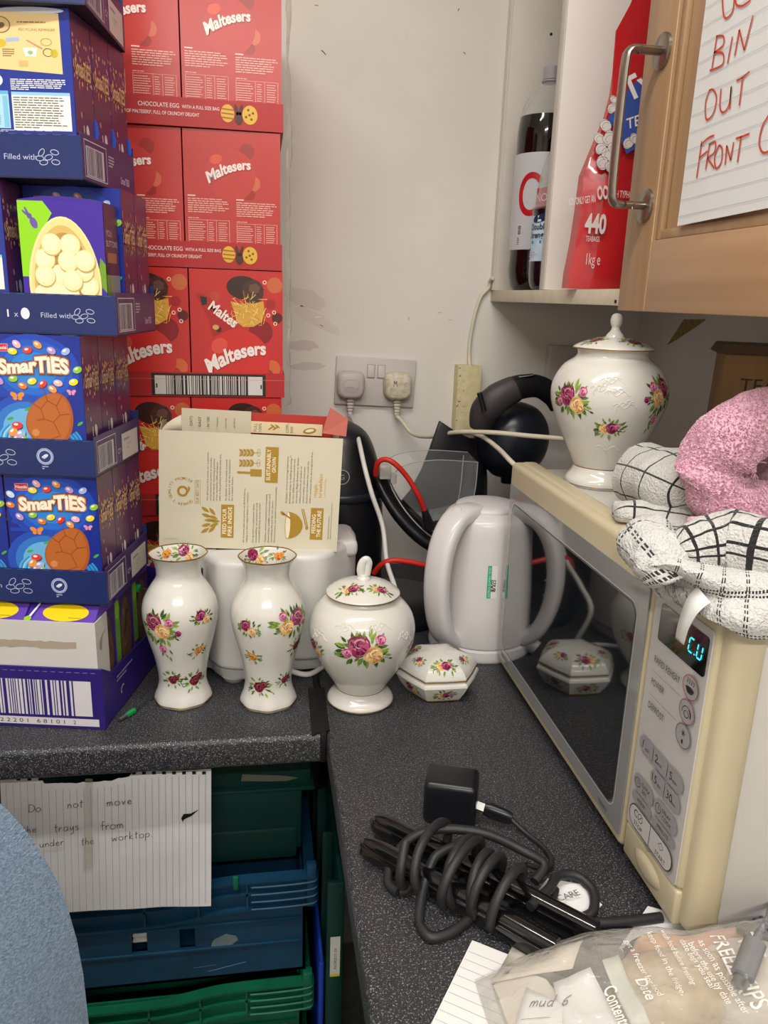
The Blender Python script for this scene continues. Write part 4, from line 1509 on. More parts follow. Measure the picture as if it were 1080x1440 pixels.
# side flap slanting down to the rear
vs = [(-0.0005, 0.002, 0.002), (0.006, 0.20, 0.002), (0.008, 0.20, 0.055), (-0.0005, 0.03, 0.060), (-0.0005, 0.002, 0.078)]
slab('side_wall', vs, Vector((1, -0.03, 0)).normalized(), 0.0018, M_PTRAY, t)
box('inner_sleeve', -PW + 0.006, -0.006, 0.004, 0.0055, 0.003, 0.133, M_WCARD, t)
box('inner_sleeve_side', -0.0072, -0.006, 0.0056, 0.040, 0.003, 0.133, M_WCARD, t)
p = Print(plane_map((-PW, 0, 0), (1, 0, 0), (0, 0, 1)), rough=0.45)
p.rect(PW - 0.175, 0.017, 0.161, 0.045, '#d8d4da', 1)
p.barcode(PW - 0.174, 0.017, 0.143, 0.045, '#2f1f76', 2, seed=21, unit=0.00125)
p.rect(PW - 0.175, 0.004, 0.168, 0.0095, '#d3d0d4', 1)
p.text('6', PW - 0.1385, 0.0062, 0.0050, '#2a2440', 2)
p.text('2 2 2 0 1', PW - 0.124, 0.0062, 0.0050, '#2a2440', 2, w=0.033)
p.text('6 8 1 0 1', PW - 0.0805, 0.0062, 0.0050, '#2a2440', 2, w=0.033)
p.text('2', PW - 0.0375, 0.0062, 0.0050, '#2a2440', 2)
for i in range(34):
    p.rect(PW - 0.32 + i * 0.0093, 0.0725, 0.0055, 0.0006, '#8f86c4', 1)
p.build('front_print', t)
p = Print(plane_map((-PW + 0.006, 0.004, 0), (1, 0, 0), (0, 0, 1)), rough=0.9)
rg = random.Random(3)
up_, lo_ = [], []
wS = PW - 0.012
for i in range(26):
    x = wS - 0.170 + i * 0.147 / 25
    up_.append((x, 0.1085 + rg.uniform(-0.0007, 0.0012) + (0.002 if 2 < i < 8 else 0)))
    lo_.append((x, 0.1005 + rg.uniform(-0.0012, 0.0009)))
p.poly(up_ + lo_[::-1], '#a89a8b', 1)
p.build('torn_glue_strip', t)
p = Print(plane_map((-0.006, 0.004, 0), (0, 1, 0), (0, 0, 1)), rough=0.9)
p.poly([(0.008, 0.098), (0.014, 0.093), (0.019, 0.108), (0.030, 0.116), (0.020, 0.113), (0.010, 0.108)], '#a2968a', 1)
p.build('torn_glue_mark', t)
q = Print(plane_map((0.0002, 0.03, 0), Vector((0.033, 1, 0)).normalized(), (0, 0, 1)), rough=0.4)
q.micro(0.01, 0.040, 0.05, 0.010, 2, '#8f84b4', 3, seed=2)
q.text('Cadbury', 0.02, 0.020, 0.010, '#b8b06a', 3, bold=0.02, shear=0.3)
q.micro(0.08, 0.02, 0.05, 0.028, 5, '#6a5c9c', 3, seed=5)
q.build('side_print', t)
# the egg cartons standing in it
M_PLIL = mat('lilac_carton', '#6a4bb8', rough=0.35, noise_s=20, col2='#5a3ca6')


def purple_egg_carton():
    c = thing('egg_carton', 'x', 'carton')
    w, d, h = 0.0790, 0.0600, 0.130
    bm = bmesh.new()
    vs = [(0, 0, 0), (w, 0, 0), (w, d, 0), (0, d, 0), (0, 0, h), (w, 0, h), (w, d, h + 0.017), (0, d, h + 0.017), (w, 0.022, h + 0.015), (0, 0.022, h + 0.015)]
    vv = [bm.verts.new(v) for v in vs]
    for f in ((3, 2, 1, 0), (4, 5, 8, 9), (9, 8, 6, 7), (0, 1, 5, 4), (1, 2, 6, 8, 5), (2, 3, 7, 6), (3, 0, 4, 9, 7)):
        bm.faces.new([vv[i] for i in f])
    bobj('box', bm, M_PLIL, c)
    U, V = Vector((1, 0, 0)), Vector((0, 0.022, 0.015)).normalized()
    p = Print(plane_map((0, 0, h), U, V), rough=0.3)
    p.ell(0.043, 0.0128, 0.0265, 0.0118, '#e8c814', 1, n=26)
    p.micro(0.048, 0.005, 0.02, 0.002, 1, '#8a7a10', 2, seed=1)
    p.poly([(0.0, 0.0), (0.006, 0.0), (0.013, 0.026), (0.0, 0.026)], '#3a2494', 1)
    p.poly([(0.0, 0.001), (0.003, 0.001), (0.011, 0.024), (0.009, 0.025)], '#e6e2ea', 2)
    p.ell(0.002, 0.003, 0.0042, 0.0036, '#8fbf2a', 3)
    p.build('top_print', c)
    q = Print(plane_map((w, 0, 0), (0, 1, 0), (0, 0, 1)), rough=0.35)
    q.rect(0, 0, d, h, '#44306a', 0)
    q.rect(0, 0.05, 0.014, h - 0.05, '#6ea02e', 1)
    q.ell(0.007, h - 0.012, 0.0075, 0.012, '#86c02c', 2)
    q.ell(0.034, 0.075, 0.017, 0.050, '#6c5138', 1, n=24)
    rg = random.Random(3)
    for i in range(26):
        q.ell(0.034 + rg.uniform(-0.011, 0.011), 0.075 + rg.uniform(-0.036, 0.036), 0.003, 0.004, rg.choice(('#8a6c4c', '#523a28', '#5f4630')), 2, n=8)
    q.build('side_print', c)
    return c


pe = purple_egg_carton()
first = True
for col in range(4):
    for row in range(3):
        if col == 3 and row > 0:
            continue
        o = pe if first else copy_tree(pe)
        first = False
        o.location = PL @ Vector((-0.0078 - 0.0790 - col * 0.0815, 0.0062 + row * 0.0625, 0.0022))
        o.rotation_euler = (0, 0, R(-10.5))
        o['label'] = 'lilac egg carton, yellow oval on top, %s, %s of purple carton' % (ROWN[row], ('vase-side column', 'second column', 'third column', 'outer column')[col])
        o['group'] = 'lilac egg cartons in the purple outer carton'

# green connectors of a string of lights hooked over the carton
M_GRN = mat('green_plastic', '#158a4c', rough=0.35, noise_s=40, noise_amt=0.1)
M_GWIRE = mat('dark_green_wire', '#1a3a2a', rough=0.5, noise_s=40, noise_amt=0.1)
M_SILV = mat('silver_metal', '#b9bcbc', rough=0.3, metal=1.0, noise_s=60, noise_amt=0.1)
t = thing('usb_lead', 'thin dark lead with green connectors lying over the purple carton side', 'cable')
A, B = ony(186, 826, 1.0), onz(168, 1012, 0.004)
C = onz(190, 998, 0.004)
tube('wire', [A + Vector((0.008, 0, -0.002)), A + Vector((0.025, -0.002, -0.008)), A + Vector((0.03, 0.0, -0.06)), Vector((-0.128, 0.985, 0.03)), Vector((-0.122, 0.955, 0.006)), C + Vector((0.003, 0.006, 0.001)), C], 0.0008, M_GWIRE, t, n=6)
tube('connector', [A + Vector((-0.009, 0.002, 0.003)), A + Vector((0.010, -0.001, -0.002))], 0.0055, M_GRN, t, spline=False, n=6)
tube('metal_shell', [A + Vector((-0.015, 0.003, 0.0045)), A + Vector((-0.009, 0.002, 0.003))], 0.004, M_SILV, t, spline=False, n=6)
D = (C - B)
tube('connector', [C - D * 0.05, B + D * 0.45], 0.0035, M_GRN, t, spline=False, n=6)
tube('metal_shell', [B + D * 0.45, B], 0.0024, M_SILV, t, spline=False, n=6)

# ================================================================== RED EGG CARTONS (stack by the wall)
M_RED = mat('red_carton', '#c0332f', rough=0.3, noise_s=8, noise_amt=0.08)
M_REDT = mat('red_tray_card', '#b52a2c', rough=0.45, noise_s=12, noise_amt=0.1, bump_s=90, bump=0.1)
RW, RD, RH = 0.1285, 0.078, 0.1745
RP = 0.1772


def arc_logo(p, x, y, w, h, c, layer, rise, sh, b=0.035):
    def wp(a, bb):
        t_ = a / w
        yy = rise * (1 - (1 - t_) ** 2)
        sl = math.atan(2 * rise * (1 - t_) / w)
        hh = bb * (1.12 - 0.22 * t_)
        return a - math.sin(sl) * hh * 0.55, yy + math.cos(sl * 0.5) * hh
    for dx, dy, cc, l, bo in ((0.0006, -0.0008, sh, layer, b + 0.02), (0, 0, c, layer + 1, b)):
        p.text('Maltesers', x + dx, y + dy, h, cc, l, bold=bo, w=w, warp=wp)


def red_front(mp):
    p = Print(mp, rough=0.27)
    k = 0.235e-3

    def z(zx, zy):
        return ((zx - 430) * k, 0.1745 - (zy - 45) * k)
    p.rect(0, 0, RW, RH, '#c6312f', 0)
    # circles
    for zx, zy, r_, c in ((935, 125, 46, '#c9693f'), (905, 235, 30, '#a8282c'), (950, 315, 32, '#5c1f22'), (845, 400, 72, '#8e1c25'), (910, 618, 52, '#d4673f'), (880, 660, 40, '#9c2428'), (580, 200, 30, '#bf4638')):
        x, y = z(zx, zy)
        p.ell(min(x, RW - r_ * k - 0.0005), y, r_ * k, r_ * k, c, 1, n=20)
    for zx, zy in ((870, 110), (925, 282), (932, 348), (890, 300)):
        x, y = z(zx, zy)
        p.ring(x, y, 0.0028, 0.0028, 0.0011, '#f0dcc9', 2, n=12)
    # egg in a straw nest
    x, y = z(745, 145)
    p.ell(x, y, 0.0235, 0.0160, '#3b2420', 2, -0.1, n=24)
    x, y = z(800, 165)
    p.ell(x, y, 0.0150, 0.0165, '#4d302a', 3, 0, n=24)
    p.ell(x + 0.002, y + 0.004, 0.0085, 0.0075, '#6b4a42', 4, 0.3, n=6)
    for a in range(6):
        p.stroke([(x + 0.002 + 0.008 * math.cos(a * PI / 3), y + 0.004 + 0.007 * math.sin(a * PI / 3)), (x + 0.002 + 0.014 * math.cos(a * PI / 3), y + 0.003 + 0.013 * math.sin(a * PI / 3))], 0.0008, '#33201c', 4)
    p.poly([z(*q) for q in ((668, 225), (720, 235), (780, 240), (862, 218), (868, 290), (850, 340), (800, 370), (740, 372), (705, 345), (690, 290))], '#d9a544', 5)
    rg = random.Random(1)
    for i in range(60):
        a = z(rg.uniform(665, 870), rg.uniform(205, 365))
        an = rg.uniform(0, PI)
        L_ = rg.uniform(0.004, 0.012)
        p.stroke([a, (a[0] + L_ * math.cos(an), a[1] + L_ * math.sin(an))], 0.0007, rg.choice(('#f0cf6a', '#e9be58', '#b9822c', '#f6df96')), 6 + i * 0.02)
    # small bag of sweets
    p.poly([z(*q) for q in ((462, 185), (520, 190), (660, 300), (700, 372), (560, 435), (535, 330))], '#b3242a', 3)
    p.poly([z(*q) for q in ((490, 200), (528, 205), (530, 245), (500, 255))], '#1d2a24', 4)
    x, y = z(533, 262)
    p.text('Maltes', x, y - 0.002, 0.0135, '#f4e6df', 8, bold=0.03, rot=-0.62, w=0.044)
    x, y = z(578, 378)
    p.ell(x, y, 0.0045, 0.0035, '#d8a860', 6, n=14)
    p.ell(x + 0.004, y - 0.003, 0.0040, 0.0040, '#4a2018', 5, n=14)
    # big ball and logo
    x, y = z(708, 575)
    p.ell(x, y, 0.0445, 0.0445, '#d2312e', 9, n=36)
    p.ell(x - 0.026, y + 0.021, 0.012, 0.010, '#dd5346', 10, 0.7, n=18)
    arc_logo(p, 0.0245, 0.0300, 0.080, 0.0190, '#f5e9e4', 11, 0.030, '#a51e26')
    return p


def red_back(mp):
    p = Print(mp, rough=0.27)
    p.rect(0, 0, RW, RH, '#c03c3a', 0)
    p.ell(0.062, 0.1190, 0.0330, 0.0330, '#c4403d', 2, n=32)
    p.ell(0.043, 0.1385, 0.0085, 0.0060, '#dd5a3c', 3, 0.3, n=16)
    p.ell(0.084, 0.1500, 0.0100, 0.0100, '#a03a34', 1, n=20)
    p.ell(0.093, 0.1100, 0.0085, 0.0095, '#cf6a4c', 1, n=20)
    p.ell(0.086, 0.0960, 0.0085, 0.0070, '#a2322f', 1, n=18)
    arc_logo(p, 0.0330, 0.1080, 0.0560, 0.0125, '#f3e4de', 4, 0.020, '#a8222a')
    c = '#eab8ac'
    for x, yy in ((0.0045, 0.0), (0.069, -0.003)):
        p.micro(x, 0.0905 + yy, 0.014, 0.0022, 1, '#f6dcd4', 3, seed=1, fill=0.7)
        p.micro(x, 0.0700 + yy, 0.056, 0.0195, 7, c, 3, seed=int(x * 999), fill=0.42)
        y0_, h_ = 0.0275 + yy, 0.034
        p.frame(x, y0_, 0.055, h_, 0.0005, c, 3)
        p.rect(x + 0.025, y0_, 0.0005, h_, c, 3)
        p.rect(x + 0.037, y0_, 0.0005, h_, c, 3)
        p.micro(x + 0.001, y0_ + 0.001, 0.022, h_ - 0.003, 11, c, 3, seed=4, fill=0.35)
        p.micro(x + 0.027, y0_ + 0.001, 0.008, h_ - 0.003, 11, c, 3, seed=5, fill=0.35)
        p.micro(x + 0.040, y0_ + 0.001, 0.013, h_ - 0.003, 11, c, 3, seed=6, fill=0.35)
        p.micro(x, y0_ + h_ + 0.001, 0.042, 0.002, 1, c, 3, seed=7)
        p.micro(x, y0_ - 0.0032, 0.050, 0.002, 1, c, 3, seed=8)
    return p


def make_red():
    t = thing('egg_carton', 'x', 'carton')
    box('box', 0, RW, 0, RD, 0, RH, M_RED, t, r=0.0008, seg=1)
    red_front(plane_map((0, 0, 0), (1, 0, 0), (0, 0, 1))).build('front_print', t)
    red_back(plane_map((RW, RD, 0), (-1, 0, 0), (0, 0, 1))).build('back_print', t)
    return t


RPROTO = make_red()
first = True
RT = [(0.0, 0.0, 0.0, 'front'), (RP, 0.0, 0.0, 'front'), (2 * RP, 0.002, 0.0, 'front'), (3 * RP, -0.001, R(-1.0), 'back'), (4 * RP, 0.001, 0.0, 'back')]
RN2 = ['on the worktop', 'behind the oats box', 'above the oats box', 'second from top', 'at the top']
RN = ['resting on the worktop', 'behind the oats box', 'with the barcode above the oats box', 'second from the top', 'at the top']
for i, (z, dx, rz, v) in enumerate(RT):
    loc = Vector((0.0325 + dx, 1.150, z))
    t = thing('display_tray', 'red card tray of the wall-side stack, the one %s' % RN[i], 'tray', loc, rz, 'red card display trays')
    L = Matrix.Translation(loc) @ Matrix.Rotation(rz, 4, 'Z')
    w, d, k = 0.2655, 0.245, 0.0013
    lh = 0.0345
    box('base', -w, 0, 0, d, 0, k, M_REDT, t)
    box('front_wall', -w, 0, 0, k, k, lh, M_REDT, t)
    box('back_wall', -w, 0, d - k, d, k, lh, M_REDT, t)
    box('side_wall', -k, 0, k, d - k, k, lh, M_REDT, t)
    box('side_wall', -w, -w + k, k, d - k, k, lh, M_REDT, t)
    p = Print(plane_map((-w, 0, 0), (1, 0, 0), (0, 0, 1)), rough=0.4)
    if v == 'back':
        c = '#eed9d4'
        p.text('CHOCOLATE EGG', 0.0905 - 0.012, 0.0215, 0.0052, c, 1, bold=0.01, w=0.052)
        p.text('WITH A FULL SIZE BAG', 0.134, 0.0215, 0.0040, c, 1, bold=0.01, w=0.048)
        p.text('OF MALTESERS*, FULL OF CRUNCHY DELIGHT', 0.064, 0.0125, 0.0042, c, 1, bold=0.01, w=0.092)
        ex = w - 0.073
        p.ell(ex, 0.019, 0.0088, 0.0108, '#e3b43a', 1, n=22)
        for q in range(3):
            p.rect(ex - 0.0080, 0.0125 + q * 0.0052, 0.0160, 0.0018, '#a86a24', 2, -0.06)
        p.ell(ex + 0.029, 0.0185, 0.0100, 0.0115, '#e3b43a', 1, n=22)
        for q in ((0.024, 0.016), (0.031, 0.0135), (0.033, 0.021), (0.027, 0.0245), (0.0285, 0.0185)):
            p.ell(ex + q[0], q[1], 0.0016, 0.0016, '#7a4a22', 2, n=10)
        p.ell(ex + 0.0145, 0.0140, 0.0052, 0.0080, '#4e2c24', 3, n=16)
        for s in (-1, 1):
            p.ell(ex + 0.0145 + s * 0.0030, 0.0240, 0.0022, 0.0072, '#4e2c24', 3, -s * 0.25, n=12)
    else:
        p.rect(w - 0.187, 0.0012, 0.160, 0.0315, '#2a211f', 1)
        p.rect(w - 0.1825, 0.0030, 0.151, 0.0265, '#d5d3d0', 2)
        p.barcode(w - 0.167, 0.0030, 0.119, 0.0265, '#2a2422', 3, seed=31, unit=0.00105)
        p.rect(w - 0.181, 0.012, 0.002, 0.006, '#2a2422', 3)
        p.rect(w - 0.0345, 0.012, 0.002, 0.006, '#2a2422', 3)
        p.rect(0.0, 0.0245, w, 0.0005, '#d98a82', 4)
    p.build('front_print', t)
    for col in range(2):
        for row in range(3):
            if row == 2 and col == 1:
                continue
            o = RPROTO if first else copy_tree(RPROTO)
            first = False
            xl, yy = -0.0022 - RW - col * (RW + 0.002), 0.0024 + row * (RD + 0.0015)
            if v == 'back':
                o.location = L @ Vector((xl + RW, yy + RD, 0.0015))
                o.rotation_euler = (0, 0, rz + PI)
            else:
                o.location = L @ Vector((xl, yy, 0.0015))
                o.rotation_euler = (0, 0, rz)
            o['label'] = 'red egg carton, %s %s column, in the red tray %s' % (ROWN[row], ('socket-side', 'inner')[col], RN2[i])
            o['group'] = 'red chocolate egg cartons'
# loose shrink-wrap hanging down the edge of the red stack
M_FILM = plastic_film('shrink_wrap', '#d9d3cc', 0.16, rough=0.15, bump_s=40, bump=0.8)
t = thing('shrink_wrap', 'torn clear shrink-wrap hanging down the edge of the red cartons', 'plastic film')
vs, fs = [], []
for i in range(60):
    z = 0.885 - i * 0.0092
    wv = 0.006 + 0.004 * noise.noise(Vector((0, 0, z * 18))) + 0.004 * max(0, noise.noise(Vector((3, 0, z * 30))))
    for j in range(4):
        u = j / 3
        vs.append((0.0375 + wv * u + 0.0015 * noise.noise(Vector((u * 3, 1, z * 40))), 1.153 + 0.012 * u + 0.004 * noise.noise(Vector((u * 4, 7, z * 45))), z))
for i in range(59):
    for j in range(3):
        a = 4 * i + j
        fs.append((a, a + 1, a + 5, a + 4))
o = raw('film', vs, fs, M_FILM, t)
o.modifiers.new('thickness', 'SOLIDIFY').thickness = 0.0002

# ================================================================== WALL SOCKET, PLUGS, TRUNKING, CABLES
M_SOCK = mat('socket_plastic', '#cbc5c2', rough=0.4, noise_s=25, noise_amt=0.05)
M_PLUGG = mat('plug_grey_white', '#c4bbb9', rough=0.4, noise_s=30, noise_amt=0.06)
M_PLUGY = mat('plug_stained', '#d8d2c4', rough=0.45, noise_s=120, col2='#bdb08f')
M_CABW = mat('white_cable', '#d5d3cf', rough=0.4, noise_s=60, noise_amt=0.05)
M_CABC = mat('cream_cable', '#d6d0bc', rough=0.4, noise_s=60, noise_amt=0.08)
t = thing('wall_socket', 'white double wall socket with two rocker switches', 'socket', (0.2065, YB, 0.3515), 0, rot=(0, R(2.0), 0))
box('plate', -0.073, 0.073, -0.009, -0.0002, -0.043, 0.043, M_SOCK, t, r=0.002)
for x in (-0.0095, 0.0095):
    s = box('switch', x - 0.0062, x + 0.0062, -0.0112, -0.0085, 0.0085, 0.0305, M_SOCK, t, r=0.0008, rot=Matrix.Rotation(R(-5), 3, 'X'))
    box('switch_surround', x - 0.0075, x + 0.0075, -0.0094, -0.0088, 0.0072, 0.0318, mat('socket_shadow_gap', '#a9a29e', rough=0.5, noise_s=30, noise_amt=0.05), t)


def plug(label, x, z, m, mark):
    t = thing('mains_plug', label, 'plug', (x, YB - 0.0095, z), 0)
    vs = []
    pts = []
    for k in range(40):
        a = 2 * PI * k / 40
        e = 2 / 3.6
        pts.append((0.0252 * math.copysign(abs(math.cos(a)) ** e, math.cos(a)) * (1 - 0.06 * math.sin(a) * -1), 0.0245 * math.copysign(abs(math.sin(a)) ** e, math.sin(a))))
    geo_v, geo_f = [], []
    for (sc, yy) in ((1.0, -0.0), (1.0, -0.010), (0.97, -0.018), (0.88, -0.0235), (0.74, -0.0255)):
        for q in pts:
            geo_v.append((q[0] * sc, yy, q[1] * sc))
    n = len(pts)
    for i in range(4):
        for j in range(n):
            a, b = i * n + j, i * n + (j + 1) % n
            geo_f.append((b, a, a + n, b + n))
    geo_f.append(tuple(4 * n + j for j in range(n))[::-1])
    geo_f.append(tuple(range(n)))
    raw('body', geo_v, geo_f, m, t, ang=60)
    for k in range(5):
        zz = -0.0265 - k * 0.0055
        box('strain_relief', -0.0065 + k * 0.0006, 0.0065 - k * 0.0006, -0.0150, -0.0040, zz - 0.0042, zz, m, t, r=0.0012)
    tube('cable_neck', [(0, -0.0095, -0.022), (0, -0.0095, -0.056)], 0.0036, m, t, spline=False)
    p = Print(plane_map((0, -0.0256, 0), (1, 0, 0), (0, 0, 1)), rough=0.5)
    if mark == 'M':
        p.hand('M.', -0.0095, 0.0005, 0.0105, 0.0010, '#4a423c', 1, jitter=0.02)
        for q in ((-0.014, -0.004, 0.003), (0.012, 0.006, 0.004), (0.010, -0.009, 0.003)):
            p.ell(q[0], q[1], q[2], q[2] * 0.6, '#b9b0a8', 0, 0.5, n=9)
    else:
        p.ring(0, 0.001, 0.0145, 0.0100, 0.0006, '#aca39f', 1)
        p.ring(0, -0.0085, 0.0125, 0.0038, 0.0005, '#aca39f', 1)
        p.micro(-0.009, -0.004, 0.018, 0.002, 1, '#a09793', 1)
    p.build('moulded_marking', t)
    return t


q1, q2 = ony(493, 541, YB - 0.02), ony(559, 543, YB - 0.02)
plug('pale grey mains plug with ribbed neck in the double socket', q1.x, q1.z, M_PLUGG, 'ring')
plug('stained white mains plug with an M drawn on it', q2.x, q2.z, M_PLUGY, 'M')
t = thing('mains_cable', 'white mains cable dropping from the grey plug behind the urn jar', 'cable')
tube('flex', [(q1.x, YB - 0.0195, q1.z - 0.055), ony(498, 592, 1.34), ony(505, 622, 1.20), ony(513, 658, 1.155), ony(523, 695, 1.14), ony(538, 740, 1.13), ony(544, 790, 1.09), ony(556, 830, 1.02), ony(560, 870, 0.98), Vector((0.20, 1.0, 0.004)), Vector((0.16, 1.02, 0.004)), Vector((0.10, 1.0, 0.004)), Vector((0.062, 0.962, 0.0045)), Vector((0.035, 0.965, 0.010))], 0.0037, M_CABW, t, n=10)
t = thing('mains_cable', 'cream mains cable running from the M plug across to the large urn', 'cable')
tube('flex', [(q2.x, YB - 0.0195, q2.z - 0.054), ony(565, 592, 1.39), ony(580, 610, 1.36), ony(605, 614, 1.30), ony(640, 608, 1.22), ony(690, 608, 1.15), ony(745, 613, 1.10), ony(800, 618, 1.07), ony(850, 626, 1.09), ony(880, 680, 1.13)], 0.0036, M_CABC, t, n=10)
t = thing('mains_cable', 'cream cable sloping from the trunking down behind the microwave', 'cable')
tube('flex', [ony(618, 615, 1.33), ony(650, 608, 1.24), ony(676, 613, 1.19), ony(700, 630, 1.12), ony(724, 654, 1.04), Vector((0.402, 1.022, 0.24)), Vector((0.436, 1.004, 0.15)), Vector((0.448, 1.000, 0.03))], 0.0036, M_CABC, t, n=10)

M_TRUNK = mat('cream_trunking', '#d3c99f', rough=0.55, noise_s=90, col2='#c6ba90', bump_s=70, bump=0.2)
t = thing('cable_trunking', 'chipped cream trunking stub on the back wall with a cable out of its top', 'trunking')
a, b = ony(645, 514, YB - 0.03), ony(678, 514, YB - 0.03)
box('trunk', a.x, b.x, YB - 0.030, YB - 0.0002, 0.0005, a.z, M_TRUNK, t, r=0.001)
p = Print(plane_map((a.x, YB - 0.030, 0), (1, 0, 0), (0, 0, 1)), rough=0.8)
rg = random.Random(8)
for i in range(16):
    p.ell(rg.choice((0.003, 0.013, 0.004)) + rg.uniform(-0.002, 0.002), a.z - rg.uniform(0.003, 0.11), rg.uniform(0.0005, 0.0013), rg.uniform(0.0008, 0.003), rg.choice(('#8a6f52', '#7d5d48', '#a58e6a')), 0, rg.uniform(0, 3), n=7)
p.build('paint_chips', t)
t = thing('bell_wire', 'cream wire climbing from the trunking into the open wall cabinet', 'cable')
tube('flex', [Vector(ony(661, 514, YB - 0.012)) + Vector((0, 0, -0.004)), ony(660, 490, YB - 0.006), ony(665, 455, YB - 0.006), ony(675, 420, YB - 0.006), ony(687, 405, YB - 0.006), Vector((0.408, YB - 0.010, 0.535)), Vector((0.4085, YB - 0.024, 0.540))], 0.0034, M_CABC, t, n=8)
# blank plate behind the urn
t = thing('blank_plate', 'plain white blanking box on the back wall behind the large urn', 'socket')
q = ony(774, 486, YB - 0.02)
box('plate', q.x, q.x + 0.086, YB - 0.022, YB - 0.0002, q.z - 0.086, q.z, M_SOCK, t, r=0.002)
box('cover', q.x + 0.004, q.x + 0.082, YB - 0.025, YB - 0.0222, q.z - 0.082, q.z - 0.004, M_SOCK, t, r=0.001)

# ================================================================== COFFEE MACHINES
M_CBLK = mat('coffee_black', '#15161b', rough=0.32, noise_s=30, noise_amt=0.15)
M_CNAVY = mat('coffee_blue_black', '#1c202b', rough=0.3, noise_s=30, noise_amt=0.12)
M_CGREY = mat('coffee_soft_grey', '#3a3639', rough=0.5, noise_s=50, noise_amt=0.12)
M_CLEAR = plastic_film('clear_tank', '#cfd4d4', 0.07, rough=0.05, bump=0.0)
M_TRIM = mat('tank_edge', '#aab0b0', rough=0.2, metal=0.3, noise_s=40, noise_amt=0.1)
M_REDC = mat('red_cord', '#c3241b', rough=0.45, noise_s=60, noise_amt=0.1)
# left machine: domed body behind the oats box
t = thing('coffee_machine', 'black domed pod coffee machine behind the oats box and toaster', 'coffee machine', (0.128, 1.25, 0))
prf = sprof([(0.0, 0.0), (0.072, 0.0), (0.072, 0.0), (0.074, 0.01), (0.073, 0.12), (0.071, 0.185), (0.064, 0.235), (0.046, 0.282), (0.020, 0.303), (0.0, 0.307)], 7)
lathe('body', prf, M_CBLK, t, n=44, mod=lambda th, z: 1.0)
lathe('collar', sprof([(0.0735, 0.185), (0.0755, 0.188), (0.0755, 0.196), (0.0725, 0.199)], 3), M_CNAVY, t, n=44)
p = Print(lambda u, v, d: Vector((0.0655 * math.cos(-1.62 + u / 0.0655), 0.0655 * math.sin(-1.62 + u / 0.0655), 0.228 + v)) * 1.0 + Vector((math.cos(-1.62) * (d + 0.0035), math.sin(-1.62) * (d + 0.0035), 0)), rough=0.4)
p.ring(0, 0, 0.0120, 0.0120, 0.0013, '#9b9fa6', 1)
p.text('G', 0, -0.004, 0.008, '#9b9fa6', 1, 'c')
p.build('badge', t)
# its cup arm: a curved band with a bright trim sweeping down to the right
band = [ony(531, 655, 1.22), ony(543, 690, 1.21), ony(563, 722, 1.20), ony(590, 750, 1.19), ony(622, 770, 1.18), ony(650, 776, 1.18)]
v, f = tube_geo(band, [0.009, 0.011, 0.013, 0.014, 0.014, 0.013], n=12, k=8, ry=1.9, up=(0, 0, 1))
raw('cup_arm', v, f, M_CBLK, t, ang=60).location = (-0.128, -1.25, 0)
tr = tube('arm_trim', [p_ + Vector((0.006, -0.024, 0.008)) for p_ in band], 0.0011, M_TRIM, t, n=6, k=8)
tr.location = (-0.128, -1.25, 0)
lathe('drip_base', sprof([(0, 0), (0.085, 0), (0.085, 0), (0.087, 0.012), (0.083, 0.03), (0.083, 0.03), (0.05, 0.036), (0, 0.037)], 4), M_CBLK, t, n=36, c=(0.085, -0.075, 0))

# right machine: ball head, arched handle, tapered column
t = thing('coffee_machine', 'black ball-headed coffee machine with an arched lever handle', 'coffee machine', (0.42, 1.25, 0))
O = Vector((-0.42, -1.25, 0))
hc = ony(718, 617, 1.25) + O
lathe('head', sprof([(0, -0.066), (0.024, -0.063), (0.036, -0.054), (0.055, -0.034), (0.0635, -0.004), (0.060, 0.026), (0.044, 0.050), (0.020, 0.061), (0, 0.063)], 7), M_CNAVY, t, n=44, c=tuple(hc))
lathe('nozzle', sprof([(0, -0.076), (0.011, -0.076), (0.011, -0.076), (0.014, -0.060), (0.02, -0.056)], 3), M_CBLK, t, n=20, c=tuple(hc))
hp = [ony(676, 600, 1.205), ony(682, 578, 1.195), ony(700, 560, 1.19), ony(725, 546, 1.19), ony(755, 543, 1.195), ony(777, 556, 1.20), ony(786, 572, 1.20)]
hp = [q + O for q in hp]
v, f = tube_geo(hp, [0.014, 0.018, 0.0185, 0.016, 0.0145, 0.014, 0.012], n=14, k=7, ry=1.25, up=(0, 1, 0))
raw('handle', v, f, M_CBLK, t, ang=60)
v, f = tube_geo(hp[:4], [0.0145, 0.0188, 0.0193, 0.0165], n=14, k=7, ry=1.27, up=(0, 1, 0))
raw('handle_shoulder', v, f, M_CGREY, t, ang=60)
lathe('handle_badge', sprof([(0.0, 0.0015), (0.0125, 0.001), (0.0135, 0.0)], 3), M_TRIM, t, n=24).matrix_local = Matrix.Translation((hp[3] + hp[4]) / 2 + Vector((-0.004, -0.006, 0.0185))) @ Matrix.Rotation(R(-10), 4, 'Y') @ Matrix.Diagonal((1, 0.6, 1, 1))
lathe('handle_badge_face', sprof([(0.0, 0.0021), (0.0112, 0.0016), (0.0115, 0.0)], 3), M_CBLK, t, n=24).matrix_local = Matrix.Translation((hp[3] + hp[4]) / 2 + Vector((-0.004, -0.006, 0.0185))) @ Matrix.Rotation(R(-10), 4, 'Y') @ Matrix.Diagonal((1, 0.6, 1, 1))
tube('locking_pin', [ony(681, 578, 1.168) + O, ony(674, 552, 1.168) + O], 0.0042, M_CBLK, t, spline=False, n=12)
